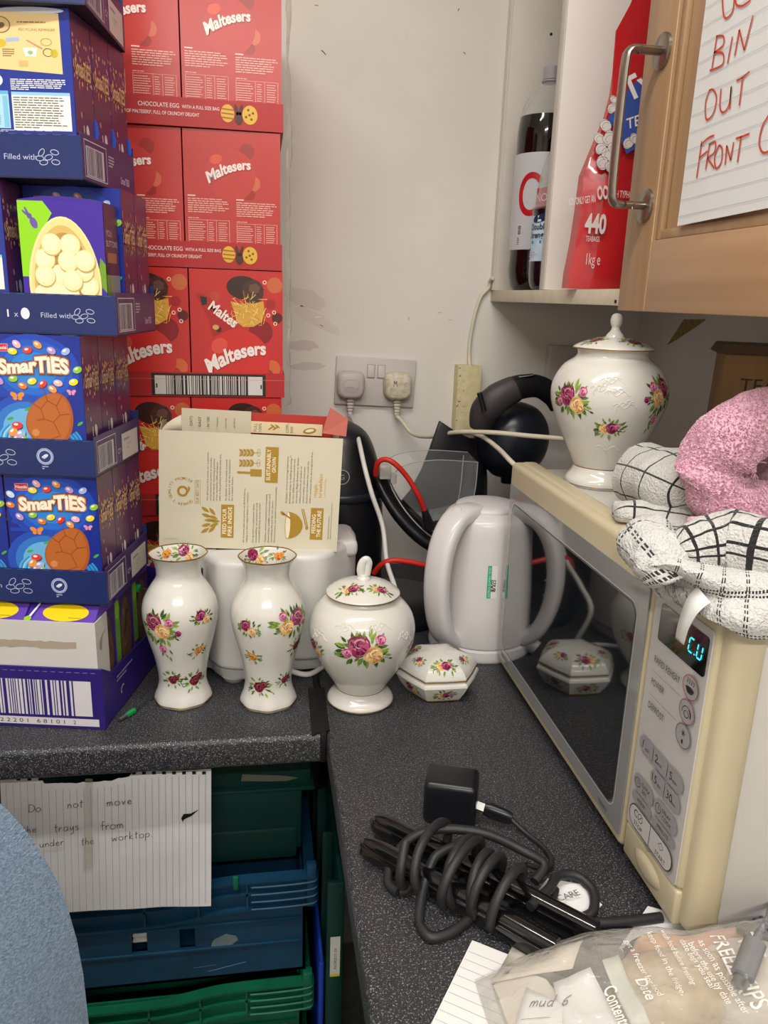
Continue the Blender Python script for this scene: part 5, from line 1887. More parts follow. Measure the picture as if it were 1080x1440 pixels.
# column and foot
col = [(ony(664, 612, 1.26), 0.022), (ony(667, 650, 1.26), 0.020), (ony(668, 690, 1.26), 0.021), (Vector((0.358, 1.26, 0.06)), 0.026), (Vector((0.358, 1.26, 0.02)), 0.032)]
v, f = tube_geo([c_[0] + O for c_ in col], [c_[1] for c_ in col], n=16, k=6)
raw('column', v, f, M_CBLK, t, ang=60)
lathe('foot', sprof([(0, 0), (0.075, 0), (0.075, 0), (0.077, 0.01), (0.07, 0.024), (0.03, 0.03), (0, 0.03)], 4), M_CBLK, t, n=36, c=(-0.05, 0.0, 0))
# tall curved fin that holds the tank
fin = [(619, 592), (640, 606), (668, 620), (668, 668), (664, 722), (640, 735), (600, 745), (566, 738), (560, 712), (578, 690), (594, 660), (606, 628)]
pts = [ony(x, y, 1.235) + O for x, y in fin]
slab('tank_fin', pts, (0, -1, 0), 0.010, M_CBLK, t, r=0.002)
slab('tank_floor', [ony(x, y, 1.222) + O for x, y in ((560, 715), (640, 730), (640, 745), (590, 748))], (0, -1, 0), 0.03, M_CGREY, t, r=0.002)

# clear water tank standing in front of the fin
t = thing('water_tank', 'clear plastic water tank with a curved wall between the coffee machines', 'water tank')
prof_ = [(540, 652), (546, 641), (562, 634), (590, 632), (628, 633)]
geos = []
fr, bk = 1.165, 1.215
outer = [(538, 664), (545, 648), (560, 640), (590, 636), (640, 638), (672, 642), (671, 652), (664, 700), (650, 725), (600, 735), (568, 705), (556, 690), (545, 676)]
wallp = [(556, 664), (566, 656), (585, 650), (620, 647), (672, 650), (668, 690), (658, 722), (600, 735), (572, 708), (556, 690), (549, 676)]
vs, fs = [], []
n = len(wallp)
for Y in (fr, bk):
    for k_, (x, y) in enumerate(wallp):
        s_ = 0 if Y == fr else -1
        vs.append(ony(x + s_ * 14, y + s_ * 14, Y))
for i in range(n):
    if i in (2, 3):
        continue
    a, b = i, (i + 1) % n
    fs.append((a, b, b + n, a + n))
fs.append(tuple(range(n)))
fs.append(tuple(range(n, 2 * n))[::-1])
tk = raw('tank_wall', vs, fs, M_CLEAR, t, smooth=False)
for nm, Y, s_ in (('front_rim', fr, 0), ('back_rim', bk, -14)):
    tube(nm, [ony(x + s_, y + s_, Y) for x, y in wallp[:5]], 0.0007, M_TRIM, t, n=6, k=6)
tube('corner_edge', [ony(672, 650, fr), ony(668, 690, fr), ony(658, 722, fr)], 0.0009, M_TRIM, t, n=6, k=6)
tube('corner_edge', [ony(652, 640, bk), ony(647, 690, bk), ony(640, 720, bk)], 0.0009, M_TRIM, t, n=6, k=6)
bm = bmesh.new()
qa = ony(540, 664, 1.18)
bbox(bm, qa.x - 0.008, qa.x + 0.010, 1.172, 1.19, qa.z - 0.010, qa.z + 0.012, 0.002)
bbox(bm, qa.x + 0.010, qa.x + 0.020, 1.174, 1.188, qa.z - 0.018, qa.z - 0.002, 0.002)
bobj('hinge_lug', bm, mat('milky_plastic', '#b9b6ae', rough=0.3, noise_s=50, noise_amt=0.1), t)

t = thing('red_lead', 'red rubber lead looping in front of the clear water tank', 'cable')
tube('flex', [ony(528, 668, 1.17), ony(531, 652, 1.16), ony(541, 646, 1.155), ony(555, 652, 1.15), ony(572, 670, 1.15), ony(588, 696, 1.15), ony(597, 718, 1.155)], 0.0042, M_REDC, t, n=10)
tube('plug_end', [ony(597, 717, 1.155), ony(600, 728, 1.157), ony(603, 740, 1.16)], [0.005, 0.007, 0.010], M_CBLK, t, n=12)
t = thing('red_lead', 'red rubber lead lying low behind the white kettle handle', 'cable')
tube('flex', [ony(526, 806, 1.10), ony(536, 794, 1.09), ony(552, 788, 1.085), ony(575, 790, 1.085), ony(600, 795, 1.085), ony(625, 797, 1.09), ony(640, 810, 1.12)], 0.0042, M_REDC, t, n=10)

# ================================================================== TOASTER
M_TOAST = mat('white_toaster', '#cecdca', rough=0.28, noise_s=6, noise_amt=0.03)
M_SLOT = mat('toaster_slot_dark', '#1a1918', rough=0.6, noise_s=30, noise_amt=0.2)
t = thing('toaster', 'white waisted toaster behind the two vases carrying the oats box', 'toaster')
out = catmull([(-0.098, 1.10, 0), (-0.101, 1.03, 0), (-0.094, 0.992, 0), (-0.076, 0.985, 0), (-0.066, 0.968, 0), (-0.052, 0.952, 0), (-0.022, 0.945, 0), (0.004, 0.956, 0), (0.028, 0.972, 0), (0.055, 0.968, 0), (0.082, 0.975, 0), (0.105, 1.005, 0), (0.130, 1.045, 0), (0.134, 1.09, 0), (0.12, 1.118, 0), (0.05, 1.105, 0), (-0.05, 1.105, 0)], 5, True)
prism('body', [(p_.x, p_.y) for p_ in out], 0.020, 0.1725, M_TOAST, t, r=0.009, seg=4, ang=50)
prism('skirt', [((p_.x - 0.015) * 0.95 + 0.015, (p_.y - 1.03) * 0.93 + 1.03) for p_ in out], 0.006, 0.0198, mat('toaster_skirt_grey', '#a9a8a6', rough=0.4, noise_s=10, noise_amt=0.05), t, r=0.002, seg=2)
for y in (1.01, 1.06):
    box('bread_slot', -0.06, 0.095, y - 0.013, y + 0.013, 0.1728, 0.1738, M_SLOT, t, r=0.0004)
box('raised_end', 0.092, 0.132, 1.02, 1.105, 0.150, 0.1745, M_TOAST, t, r=0.008, seg=3)
box('lever_track', -0.0810, -0.0765, 0.9828, 0.9868, 0.065, 0.152, M_SLOT, t, r=0.0008)
for x, y in ((-0.038, 0.966), (0.075, 0.995), (-0.07, 1.075), (0.10, 1.08)):
    lathe('foot', [(0.012, 0), (0.014, 0.002), (0.017, 0.0075), (0, 0.0075)], bpy.data.materials['toaster_skirt_grey'], t, n=20, c=(x, y, 0))

# ================================================================== OATS BOX (lying on the toaster, open side up)
M_CREAM = mat('cream_card', '#d3ccb6', rough=0.5, noise_s=12, noise_amt=0.04)
M_KRAFT = mat('kraft_inside', '#b3a78f', rough=0.7, noise_s=20, noise_amt=0.1)
M_REDCARD = mat('red_card', '#bf3d35', rough=0.45, noise_s=14, noise_amt=0.1)
M_PINKCARD = mat('pink_red_flap', '#d0766c', rough=0.5, noise_s=14, noise_amt=0.1)
OL = Matrix.Translation((-0.1325, 1.000, 0.1775)) @ Matrix.Rotation(R(-2.0), 4, 'Z') @ Matrix.Rotation(R(2.2), 4, 'Y')
t = thing('oats_box', 'open cream oats box with gold print lying on the toaster', 'box')
t.matrix_world = OL
OW, OD, OH, k = 0.232, 0.062, 0.154, 0.0009
box('front_panel', 0, OW, 0, k, 0, OH, M_CREAM, t)
box('bottom_panel', 0, OW, k, OD - k, 0, k, M_REDCARD, t)
box('rear_panel', 0, OW, OD - k, OD, 0, OH + 0.0, M_KRAFT, t)
box('end_panel', OW - k, OW, k, OD - k, k, OH - 0.004, M_REDCARD, t)
slab('end_panel', [(0, k, 0.002), (0, OD - k, 0.002), (0, OD - k, OH + 0.004), (0, 0.02, OH + 0.006), (0, k, OH - 0.01)], (-1, 0, 0), k, M_KRAFT, t)
# flaps: tall printed flap folded up at the back, red flap at the right
box('rear_flap', 0.022, 0.112, OD - 0.010, OD - 0.009, 0.04, OH + 0.022, M_CREAM, t, rot=Matrix.Rotation(R(4), 3, 'X'))
box('rear_flap', 0.112, 0.222, OD - 0.006, OD - 0.005, 0.04, OH + 0.020, M_REDCARD, t, rot=Matrix.Rotation(R(3), 3, 'X'))
slab('side_flap', [(0.205, 0.012, OH + 0.004), (0.238, 0.030, OH - 0.002), (0.240, 0.040, OH + 0.020), (0.215, 0.026, OH + 0.036)], Vector((0.35, -0.8, 0.2)).normalized(), 0.0008, M_PINKCARD, t)
vs, fs = [], []
for i in range(9):
    a = i / 8 * PI * 0.55
    for z_ in (OH - 0.012, OH + 0.013 - 0.02 * (i / 8)):
        vs.append((0.022 - 0.022 * math.sin(a), OD - 0.012 - 0.036 * (1 - math.cos(a)), z_))
for i in range(8):
    fs.append((2 * i, 2 * i + 2, 2 * i + 3, 2 * i + 1))
o = raw('curled_flap', vs, fs, M_CREAM, t)
o.modifiers.new('thickness', 'SOLIDIFY').thickness = 0.0008
GO = '#a8842c'
BK = '#5f5a4c'


def oat_z(zx, zy):
    return ((zx - 113) / 920 * OW, OH - (zy - 160 - (zx - 113) * 0.045) / 590 * OH)


p = Print(plane_map((0, 0, 0), (1, 0, 0), (0, 0, 1)), rough=0.45)
# round promise seal
x, z = oat_z(232, 465)
p.text('Q', x + 0.006, z, 0.0130, GO, 1, 'c', rot=PI / 2, bold=0.03)
ring_txt = "QUAKER'S QUALITY PROMISE"
for i, ch in enumerate(ring_txt):
    a = PI * 1.42 - (i / (len(ring_txt) - 1)) * PI * 1.42 + PI * 0.29 + PI * 0.0
    if ch == ' ':
        continue
    p.text(ch, x + 0.0155 * math.cos(a), z + 0.0155 * math.sin(a), 0.0034, GO, 1, 'c', rot=a - PI / 2, bold=0.01)
x2, z2 = oat_z(312, 470)
p.text('OUR BEST OATS', x2, z2, 0.0040, GO, 1, 'c', rot=PI / 2, w=0.032)
for d_ in (-0.0055, 0.0015):
    p.rect(x2 + d_, z2 - 0.016, 0.0004, 0.032, GO, 1)
# three gold banners
for (zx0, zx1, zy0, zy1, l1, l2) in ((642, 708, 245, 422, 'SUSTAINABLY', 'GROWN'), (425, 490, 537, 706, 'FEED YOUR', 'FIRE INSIDE'), (886, 952, 558, 722, 'FEEDING', 'THE FUTURE')):
    a_, b_ = oat_z(zx0, zy1), oat_z(zx1, zy0)
    p.rect(a_[0], a_[1], b_[0] - a_[0], b_[1] - a_[1], GO, 1)
    cz = (a_[1] + b_[1]) / 2
    w1 = (b_[1] - a_[1])
    p.text(l1, a_[0] + 0.0068, cz, 0.0050, '#f1e8cf', 2, 'c', rot=PI / 2, bold=0.015, w=w1 * min(0.88, 0.085 * len(l1)))
    p.text(l2, a_[0] + 0.0138, cz, 0.0050, '#f1e8cf', 2, 'c', rot=PI / 2, bold=0.015, w=w1 * min(0.88, 0.085 * len(l2)))
# blocks of small vertical type
TXT = (((345, 270, 485, 515), ('We all have a fire inside us - a passion', 'and purpose that powers us everyday.', 'And the hearty, nourishing goodness', 'of our wonderful 100% wholegrain', 'oats is the perfect fuel for that fire.', '', 'At Quaker our fire inside is proud', 'to a desire to set the foundations', 'for a better future.')),
       ((532, 445, 708, 735), ('All of these oats are grown on British farms,', 'helping our farm reduce down to a minimum.', '', 'Our growers are passionate about', 'sustainability, we partnered with', 'sustainable farming charity LEAF*', '', 'Together, we are committed to increasing', 'biodiversity, wildlife, conservation and', 'nourishing the soil for our planet.', 'Find out more: our quaker.co.uk/sustainability')),
       ((745, 265, 885, 530), ('At Quaker, we know how huge importance', 'breakfast plays in fuelling learning.**', 'So since 2008 we have partnered with', 'the charity Magic Breakfast to donate', 'millions of bowls of Quaker to', 'school children who need them,', 'because we believe that inside the', 'littlest tummies burn the brightest fires.')))
for (x0, y0_, x1, y1_), lines in TXT:
    for i, s_ in enumerate(lines):
        if not s_:
            continue
        zx = x0 + (x1 - x0) * (i + 0.6) / len(lines)
        a_ = oat_z(zx, y1_)
        b_ = oat_z(zx, y0_)
        L_ = (b_[1] - a_[1])
        p.text(s_, a_[0] + 0.0010, a_[1], 0.0021, BK, 1, rot=PI / 2, w=L_ * min(1, len(s_) / max(len(q) for q in lines)))
a_ = oat_z(908, 500)
p.text('magic', a_[0] + 0.001, a_[1], 0.0046, '#cf9f4a', 1, rot=PI / 2, w=0.018)
p.text('breakfast', a_[0] + 0.0075, a_[1], 0.0046, '#cf9f4a', 1, rot=PI / 2, w=0.032)
p.text('fuel for learning', a_[0] + 0.0125, a_[1], 0.0024, '#d8b880', 1, rot=PI / 2, w=0.025)
for q, L_ in ((985, 0.032), (997, 0.050)):
    a_ = oat_z(q, 722)
    p.text('Registered charity and farm information, www.quaker.co.uk', a_[0], a_[1], 0.0016, BK, 1, rot=PI / 2, w=L_)
# icons: leaves, wheat and spade, bowl and pencil


def leafp(zx, zy, L_, wd, ang, c=GO):
    x_, z_ = oat_z(zx, zy)
    n_ = 8
    pts_ = [(L_ * (i / n_ - 0.5), wd * math.sin(PI * i / n_)) for i in range(n_ + 1)] + [(L_ * (0.5 - i / n_), -wd * math.sin(PI * i / n_)) for i in range(1, n_)]
    p.poly([rot2(a, b, ang, x_, z_) for a, b in pts_], c, 1)


for zx, zy, an in ((345, 560, -0.6), (350, 590, -0.3), (350, 640, 0.3), (345, 668, 0.6), (380, 570, -0.9), (385, 600, -0.3), (390, 640, 0.4), (380, 662, 0.8), (395, 620, 0.0), (365, 615, 0)):
    leafp(zx, zy, 0.013, 0.0022, an)
for row, zx0 in ((0, 545), (1, 545)):
    zy0 = 272 + row * 52
    for i in range(4):
        for s_ in (-1, 1):
            leafp(520 + i * 18, zy0 + s_ * 10, 0.0068, 0.0016, s_ * 0.7)
    a_, b_ = oat_z(510, zy0), oat_z(615, zy0)
    p.stroke([a_, b_], 0.0006, GO, 1)
    p.ring(*oat_z(608, zy0), 0.0022, 0.0050, 0.0005, GO, 1)
a_ = oat_z(568, 390)
p.rect(a_[0], a_[1], 0.0145, 0.0095, GO, 1)
a_ = oat_z(502, 376)
p.rect(a_[0], a_[1], 0.0165, 0.0030, GO, 1)
a_ = oat_z(765, 645)
p.ell(a_[0], a_[1], 0.0205, 0.0185, GO, 1, -0.05, n=20, a0=-PI / 2, a1=PI / 2)
p.ell(a_[0] + 0.001, a_[1], 0.0035, 0.0185, '#e9dfc0', 2, n=16)
p.ring(a_[0] + 0.001, a_[1], 0.0038, 0.0190, 0.0006, GO, 3, n=20)
p.stroke([oat_z(740, 580), oat_z(782, 610)], 0.0020, GO, 3)
p.ell(*oat_z(740, 582), 0.0036, 0.0020, GO, 3, -0.7)
for d_ in (0, 9):
    p.stroke([oat_z(838 + d_, 560), oat_z(862 + d_, 650)], 0.0013, GO, 1)
p.ell(*oat_z(868, 660), 0.0020, 0.0028, GO, 1)
p.stroke([oat_z(135, 710), oat_z(195, 708), oat_z(208, 718)], 0.0005, '#b9ae92', 1)
p.build('front_print', t)
p = Print(lambda u, v, d: Vector((0.022 + u, OD - 0.0145 - d - 0.0 + 0.0 * v, OH - 0.002 + v)), rough=0.45)
for i in range(6):
    p.text(('OATS', 'EAST', 'N 100', 'wholegrain', 'every day', 'goodness')[i], 0.014 + i * 0.011, 0.001, 0.0034 if i < 3 else 0.0022, BK if i < 3 else '#8a8068', 1, rot=PI / 2, w=0.013)
p.build('flap_print', t)
p = Print(lambda u, v, d: Vector((0.112 + u, OD - 0.0145 - d, OH - 0.006 + v)), rough=0.45)
p.rect(0.0, 0.0, 0.095, 0.0155, '#e0d2ac', 1)
p.text('FULL', 0.008, 0.002, 0.004, BK, 2, rot=PI / 2, w=0.011)
p.text('100%', 0.014, 0.002, 0.004, BK, 2, rot=PI / 2, w=0.011)
for i in range(4):
    p.ell(0.026 + i * 0.003, 0.007 + (i % 2) * 0.003, 0.004, 0.0012, GO, 2, 0.6 * (-1) ** i, n=10)
p.text('COMPL', 0.050, 0.002, 0.004, BK, 2, rot=PI / 2, w=0.012)
p.text('RAW', 0.056, 0.002, 0.004, BK, 2, rot=PI / 2, w=0.009)
p.ell(0.078, 0.006, 0.009, 0.004, GO, 2, 0.2)
p.ell(0.078, 0.0065, 0.006, 0.002, '#efe4c4', 3, 0.2)
p.build('flap_print', t)

# ================================================================== ROSE-PATTERNED CHINA
M_CHINA = mat('ivory_bone_china', '#d3d1cb', rough=0.16, spec=0.5, noise_s=10, noise_amt=0.02, coat=0.3)
M_GOLD = mat('gilt_line', '#b48a3a', rough=0.3, metal=0.9, noise_s=60, noise_amt=0.15)
GREENS = ('#56752c', '#36541e', '#86a144', '#6f8f38')


def rose(p, x, y, r, pal, layer, seed=0):
    rg = random.Random(seed)
    dk, md, lt, hi = pal
    n = 14
    p.poly([(x + r * rg.uniform(0.86, 1.08) * math.cos(2 * PI * k / n), y + r * rg.uniform(0.86, 1.08) * math.sin(2 * PI * k / n)) for k in range(n)], md, layer)
    for k in range(6):
        a = 2 * PI * k / 6 + rg.uniform(-0.2, 0.2)
        p.ell(x + 0.52 * r * math.cos(a), y + 0.52 * r * math.sin(a), 0.46 * r, 0.34 * r, (lt, md, dk)[k % 3], layer + 0.3 + 0.05 * k, a + PI / 2, n=10)
    for k in range(3):
        a = 2.1 * k + rg.uniform(0, 1)
        p.ring(x + 0.1 * r * math.cos(a), y + 0.12 * r * math.sin(a), (0.58 - 0.14 * k) * r, (0.54 - 0.13 * k) * r, 0.14 * r, (hi, dk, lt)[k], layer + 0.8 + 0.1 * k, a, n=8, a0=0, a1=PI * 1.1)
    p.ell(x, y + 0.05 * r, 0.2 * r, 0.17 * r, dk, layer + 1.2, n=8)


def leaf2(p, x, y, L, ang, c, layer):
    pts = [(0, 0), (0.3 * L, 0.17 * L), (0.65 * L, 0.16 * L), (L, 0), (0.65 * L, -0.16 * L), (0.3 * L, -0.17 * L)]
    p.poly([rot2(a, b, ang, x, y) for a, b in pts], c, layer)
    p.stroke([rot2(0, 0, ang, x, y), rot2(0.85 * L, 0, ang, x, y)], 0.05 * L, '#a9bb68', layer + 0.1)


MAG = ('#5f1233', '#8c2450', '#b04a78', '#cf83a4')
YEL = ('#c98a4a', '#e4b876', '#f0d3a0', '#f7e8c8')
PNK = ('#9a3a68', '#c8678f', '#dd9ab4', '#efc6d2')
ORG = ('#a8521c', '#d98a34', '#e9b45c', '#f2d08c')
DRD = ('#4a1220', '#742434', '#96404c', '#b46a6c')


def bouquet(p, kind, s, seed=1, flip=1, x0=0.0, y0=0.0):
    rg = random.Random(seed)
    s = s * 1.28

    def X(a):
        return x0 + flip * a * s
    items = {
        'large': ([(-0.004, 0.004, 0.0088, MAG), (0.0075, -0.0035, 0.0074, YEL), (0.012, 0.008, 0.0042, PNK), (-0.0125, -0.002, 0.0040, PNK)], 20, 0.017),
        'spray': ([(-0.0045, 0.006, 0.0085, MAG), (0.0035, -0.002, 0.0075, YEL), (0.010, 0.007, 0.0040, PNK), (0.0015, -0.0195, 0.0042, PNK), (0.0175, -0.003, 0.0028, MAG)], 20, 0.016),
        'mid': ([(-0.002, 0.002, 0.0050, MAG), (0.0035, -0.0025, 0.0040, YEL)], 12, 0.0095),
        'orange': ([(0, 0, 0.0038, ORG), (0.0028, 0.002, 0.0026, ORG)], 7, 0.0075),
        'dark': ([(0, 0, 0.0042, DRD), (0.0034, 0.0022, 0.0030, DRD)], 9, 0.0085),
        'trio': ([(-0.0035, 0, 0.0040, YEL), (0.0015, 0.0005, 0.0046, MAG), (0.0055, 0.002, 0.0022, PNK)], 12, 0.0095),
    }
    roses, nl, rad = items[kind]
    wx = 1.2 if kind in ('large', 'mid', 'trio') else 1.0
    for i in range(int(nl * 1.9)):
        a = 2 * PI * i / nl + rg.uniform(-0.15, 0.15)
        q = rg.uniform(0.4, 0.85)
        sq = 0.66 if kind in ('large', 'mid', 'trio') else 0.9
        leaf2(p, X(rad * q * wx * math.cos(a)), y0 + s * rad * q * sq * math.sin(a), s * rad * rg.uniform(0.36, 0.56), (a + rg.uniform(-0.5, 0.5)) if flip > 0 else PI - a, rg.choice(GREENS), 1 + 0.05 * i)
    for sx in (-1, 1):
        for i in range(3):
            bx, by = sx * rad * (0.85 + 0.14 * i), -rad * 0.25 + rad * 0.22 * i * rg.uniform(-1, 1)
            leaf2(p, X(bx), y0 + s * by, s * rad * 0.26, rg.uniform(0, 6.2), rg.choice(GREENS[:2]), 1.2)
            p.stroke([(X(bx * 0.6), y0 + s * by * 0.6), (X(bx), y0 + s * by)], 0.0005 * s, '#4c5a34', 1.1)
    for i, (a, b, r_, pal) in enumerate(roses):
        rose(p, X(a), y0 + s * b, r_ * s, pal, 3 + i * 1.5, seed + i)
    if kind == 'spray':
        for i in range(8):
            leaf2(p, X(rg.uniform(-0.004, 0.009)), y0 + s * (-0.010 - 0.0024 * i), s * 0.006, rg.uniform(-2.6, -0.6), rg.choice(GREENS), 2)


def prof_r(prof):
    """outer radius against height, from the foot upwards"""
    zs, rs = [], []
    zm = -1
    for r, z in prof:
        if z > zm:
            zs.append(z)
            rs.append(r)
            zm = z
    return lambda z: float(np.interp(z, zs, rs))


def surf_map(rf, th0, z0, mod=None, inner=False):
    r0 = rf(z0)
    sl = (rf(z0 + 0.003) - rf(z0 - 0.003)) / 0.006
    cs = 1 / math.sqrt(1 + sl * sl)

    def f(u, v, d):
        z = z0 + v * cs
        r = rf(z)
        th = th0 + (-(u) if inner else u) / r0
        m_ = mod(th, z) if mod else 1
        q = r * m_ - d if inner else r * m_ + d * cs
        return Vector((q * math.cos(th), q * math.sin(th), z - (0 if inner else d * cs * sl)))
    return f


def dome_map(zf, ax, ay, phi):
    """onto a lid: local patch centred at (ax, ay), turned by phi"""
    def f(u, v, d):
        a, b = rot2(u, v, phi, ax, ay)
        return Vector((a, b, zf(math.hypot(a, b)) + d))
    return f


def face_cam(x, y):
    return math.atan2(-y, -x)


# ---- two waisted vases
VP = sprof([(0, 0.0), (0.0335, 0.0), (0.0335, 0.0), (0.0352, 0.003), (0.0345, 0.008), (0.0305, 0.020), (0.0292, 0.033), (0.0330, 0.058), (0.0400, 0.086), (0.0455, 0.115), (0.0440, 0.134), (0.0360, 0.151), (0.0282, 0.163), (0.0268, 0.172), (0.0292, 0.184), (0.0350, 0.1945), (0.0350, 0.1945), (0.0338, 0.1945), (0.0338, 0.1945), (0.0278, 0.184), (0.0252, 0.172), (0.027, 0.162), (0.036, 0.145), (0.040, 0.12), (0.034, 0.08), (0.026, 0.03), (0, 0.012)], 5)
VPR = prof_r([q for q in VP if True][: [i for i, q in enumerate(VP) if q[1] > 0.194][0] + 1])


def vmod(th, z):
    a = 0.0
    if z < 0.012:
        a = 0.020 * (1 - z / 0.012)
    if z > 0.18:
        a = 0.012 * (z - 0.18) / 0.0145
    rib = 0.008 * math.exp(-((z - 0.06) / 0.05) ** 2)
    return 1 + (a + rib) * math.cos(8 * th)


def vase(label, x, y, mirror, s=1.0):
    t = thing('china_vase', label, 'vase', (x, y, 0.0002), 0, 'pair of rose-pattern vases')
    t.scale = (s, s, s)
    lathe('body', VP, M_CHINA, t, n=72, mod=vmod, ang=60)
    for nm, zz, rr in (('gilt_rim', 0.1945, 0.0344), ('gilt_foot_line', 0.0034, 0.0352)):
        pts = [(rr * vmod(2 * PI * k / 96, zz) * math.cos(2 * PI * k / 96), rr * vmod(2 * PI * k / 96, zz) * math.sin(2 * PI * k / 96), zz) for k in range(96)]
        tube(nm, pts, 0.0009 if nm == 'gilt_rim' else 0.0006, M_GOLD, t, n=6, closed=True, spline=False)
    fc = face_cam(x, y)
    if mirror == 0:
        D = [('spray', -0.62, 0.112, 1.10, 1), ('mid', 0.60, 0.1235, 1.10, 1), ('orange', 0.52, 0.079, 1.15, 1), ('dark', -0.42, 0.040, 1.1, 1), ('dark', 0.50, 0.036, 1.35, 1)]
        I = [(0.55, 'orange', 1.1), (-0.35, 'mid', 1.2)]
    else:
        D = [('large', 0.75, 0.121, 1.05, -1), ('mid', -0.55, 0.117, 1.15, 1), ('orange', -0.50, 0.0765, 1.1, -1), ('dark', -0.40, 0.033, 1.35, 1), ('dark', 0.72, 0.040, 1.0, 1), ('dark', 1.0, 0.085, 1.2, 1)]
        I = [(0.55, 'mid', 1.2), (-0.5, 'orange', 1.1)]
    for i, (kd, dth, zz, sc, fl) in enumerate(D):
        p = Print(surf_map(VPR, fc + dth, zz, vmod), base=0.0003, step=0.00006, rough=0.2)
        bouquet(p, kd, sc, seed=10 + i + mirror * 7, flip=fl)
        p.build('rose_transfer', t)
    rin = lambda z: float(np.interp(z, [0.172, 0.184, 0.1945], [0.0252, 0.0278, 0.0338]))
    for dth, kd, sc in I:
        p = Print(surf_map(rin, fc + PI + dth, 0.1845, None, True), base=0.0004, step=0.00004, rough=0.2)
        bouquet(p, kd, sc, seed=31 + int(dth * 10))
        p.build('rose_transfer', t)
    return t


vase('rose-patterned white vase with a long spray of roses, beside the purple carton', -0.1005, 0.922, 0)
vase('rose-patterned white vase standing between its twin and the lidded jar', 0.0065, 0.905, 1, 1.0)


# ---- lidded jar and big urn
def china_jar(name, label, cat, loc, prof, lid, decals, lid_decals, gilt, scroll, finial, s=1.0):
    t = thing(name, label, cat, loc, 0)
    lathe('body', prof, M_CHINA, t, n=64, ang=60)
    rf = prof_r(prof)
    ld = bpy.data.objects.new('lid', None)
    link(ld, t)
    lathe('lid_cover', lid, M_CHINA, ld, n=64, ang=60)
    finial(ld)
    for nm, zz, rr, tk, par in gilt:
        tube(nm, [(rr * math.cos(2 * PI * k / 72), rr * math.sin(2 * PI * k / 72), zz) for k in range(72)], tk, M_GOLD, par if par else t, n=6, closed=True, spline=False)
    fc = face_cam(loc[0], loc[1])
    for i, (kd, dth, zz, sc, fl) in enumerate(decals):
        p = Print(surf_map(rf, fc + dth, zz), base=0.0003, step=0.00006, rough=0.2)
        bouquet(p, kd, sc, seed=50 + i, flip=fl)
        p.build('rose_transfer', t)
    lz = sorted([(r, z) for r, z in lid if z > lid[0][1]])
    zf = lambda r: float(np.interp(r, [q[0] for q in lz], [q[1] for q in lz]))
    for i, (kd, dth, rr, sc) in enumerate(lid_decals):
        a = fc + dth
        p = Print(dome_map(zf, rr * math.cos(a), rr * math.sin(a), fc + PI / 2), base=0.0005, step=0.00006, rough=0.2)
        bouquet(p, kd, sc, seed=70 + i)
        p.build('rose_transfer', ld)
    # raised scroll moulding under the glaze
    geos = []
    for dth, zz, ph in scroll:
        mp_ = surf_map(rf, fc + dth, zz)
        for j in range(5):
            pts = []
            for k in range(9):
                a = k / 8 * (3.6 - 0.3 * j)
                q = rot2(0.004 * j - 0.010 + 0.0045 * math.cos(a) * (1 - k / 14), 0.0045 * math.sin(a + ph) * (1 - k / 14) + 0.0025 * (j % 2), ph)
                pts.append(mp_(q[0], q[1], 0.0001))
            geos.append(tube_geo(pts, 0.0006, n=5, k=2))
        pts = [mp_(-0.016 + 0.004 * k, 0.003 * math.sin(k * 1.4), 0.0001) for k in range(9)]
        geos.append(tube_geo(pts, 0.0005, n=5, k=3))
    for g in geos[::1]:
        pass
    for i in range(0, len(geos), 6):
        v, f = merge(*geos[i:i + 6])
        raw('embossed_scroll', v, f, M_CHINA, t, ang=60)
    return t


JP = sprof([(0, 0), (0.040, 0), (0.040, 0), (0.0425, 0.003), (0.0405, 0.008), (0.0335, 0.015), (0.0318, 0.021), (0.0318, 0.021), (0.0340, 0.026), (0.0500, 0.052), (0.0630, 0.080), (0.0668, 0.1005), (0.0625, 0.120), (0.0520, 0.134), (0.0420, 0.1405), (0.0395, 0.146), (0.0395, 0.146), (0.030, 0.146)], 5)
JL = sprof([(0.0445, 0.1462), (0.0458, 0.1475), (0.0445, 0.1495), (0.036, 0.1555), (0.022, 0.161), (0.010, 0.1635), (0, 0.164)], 5)


def jar_finial(ld):
    lathe('finial_base', sprof([(0.009, 0.1625), (0.0085, 0.1655), (0.0060, 0.1685), (0.0052, 0.1705), (0, 0.171)], 4), M_CHINA, ld, n=24)
    v, f = tube_geo([(-0.0020, 0, 0.169), (-0.0032, 0, 0.176), (-0.0015, 0, 0.185), (0.0028, 0, 0.1890), (0.0058, 0, 0.1850), (0.0050, 0, 0.1770), (0.0040, 0, 0.169)], [0.0032, 0.0034, 0.0032, 0.0030, 0.0028, 0.0026], n=10, k=6, ry=1.7, up=(0, 1, 0))
    raw('finial_loop', v, f, M_CHINA, ld, ang=60)


china_jar('lidded_jar', 'round rose-patterned china jar with loop-topped lid beside the hexagonal box', 'jar', (0.1235, 0.8975, 0.0002), JP, JL,
          [('large', 0.05, 0.098, 1.28, 1), ('mid', -1.05, 0.086, 1.2, 1), ('mid', 1.25, 0.086, 1.0, 1)],
          [('trio', -0.55, 0.0285, 1.15), ('trio', 0.75, 0.030, 1.0)],
          [('gilt_rim', 0.1472, 0.0458, 0.0006, None), ('gilt_foot_line', 0.0030, 0.0425, 0.0005, None), ('gilt_waist_line', 0.0208, 0.0320, 0.0004, None)],
          [(-0.9, 0.106, 0.4), (0.95, 0.106, -0.4), (-0.3, 0.122, 0.0), (0.35, 0.123, 0.2)], jar_finial)

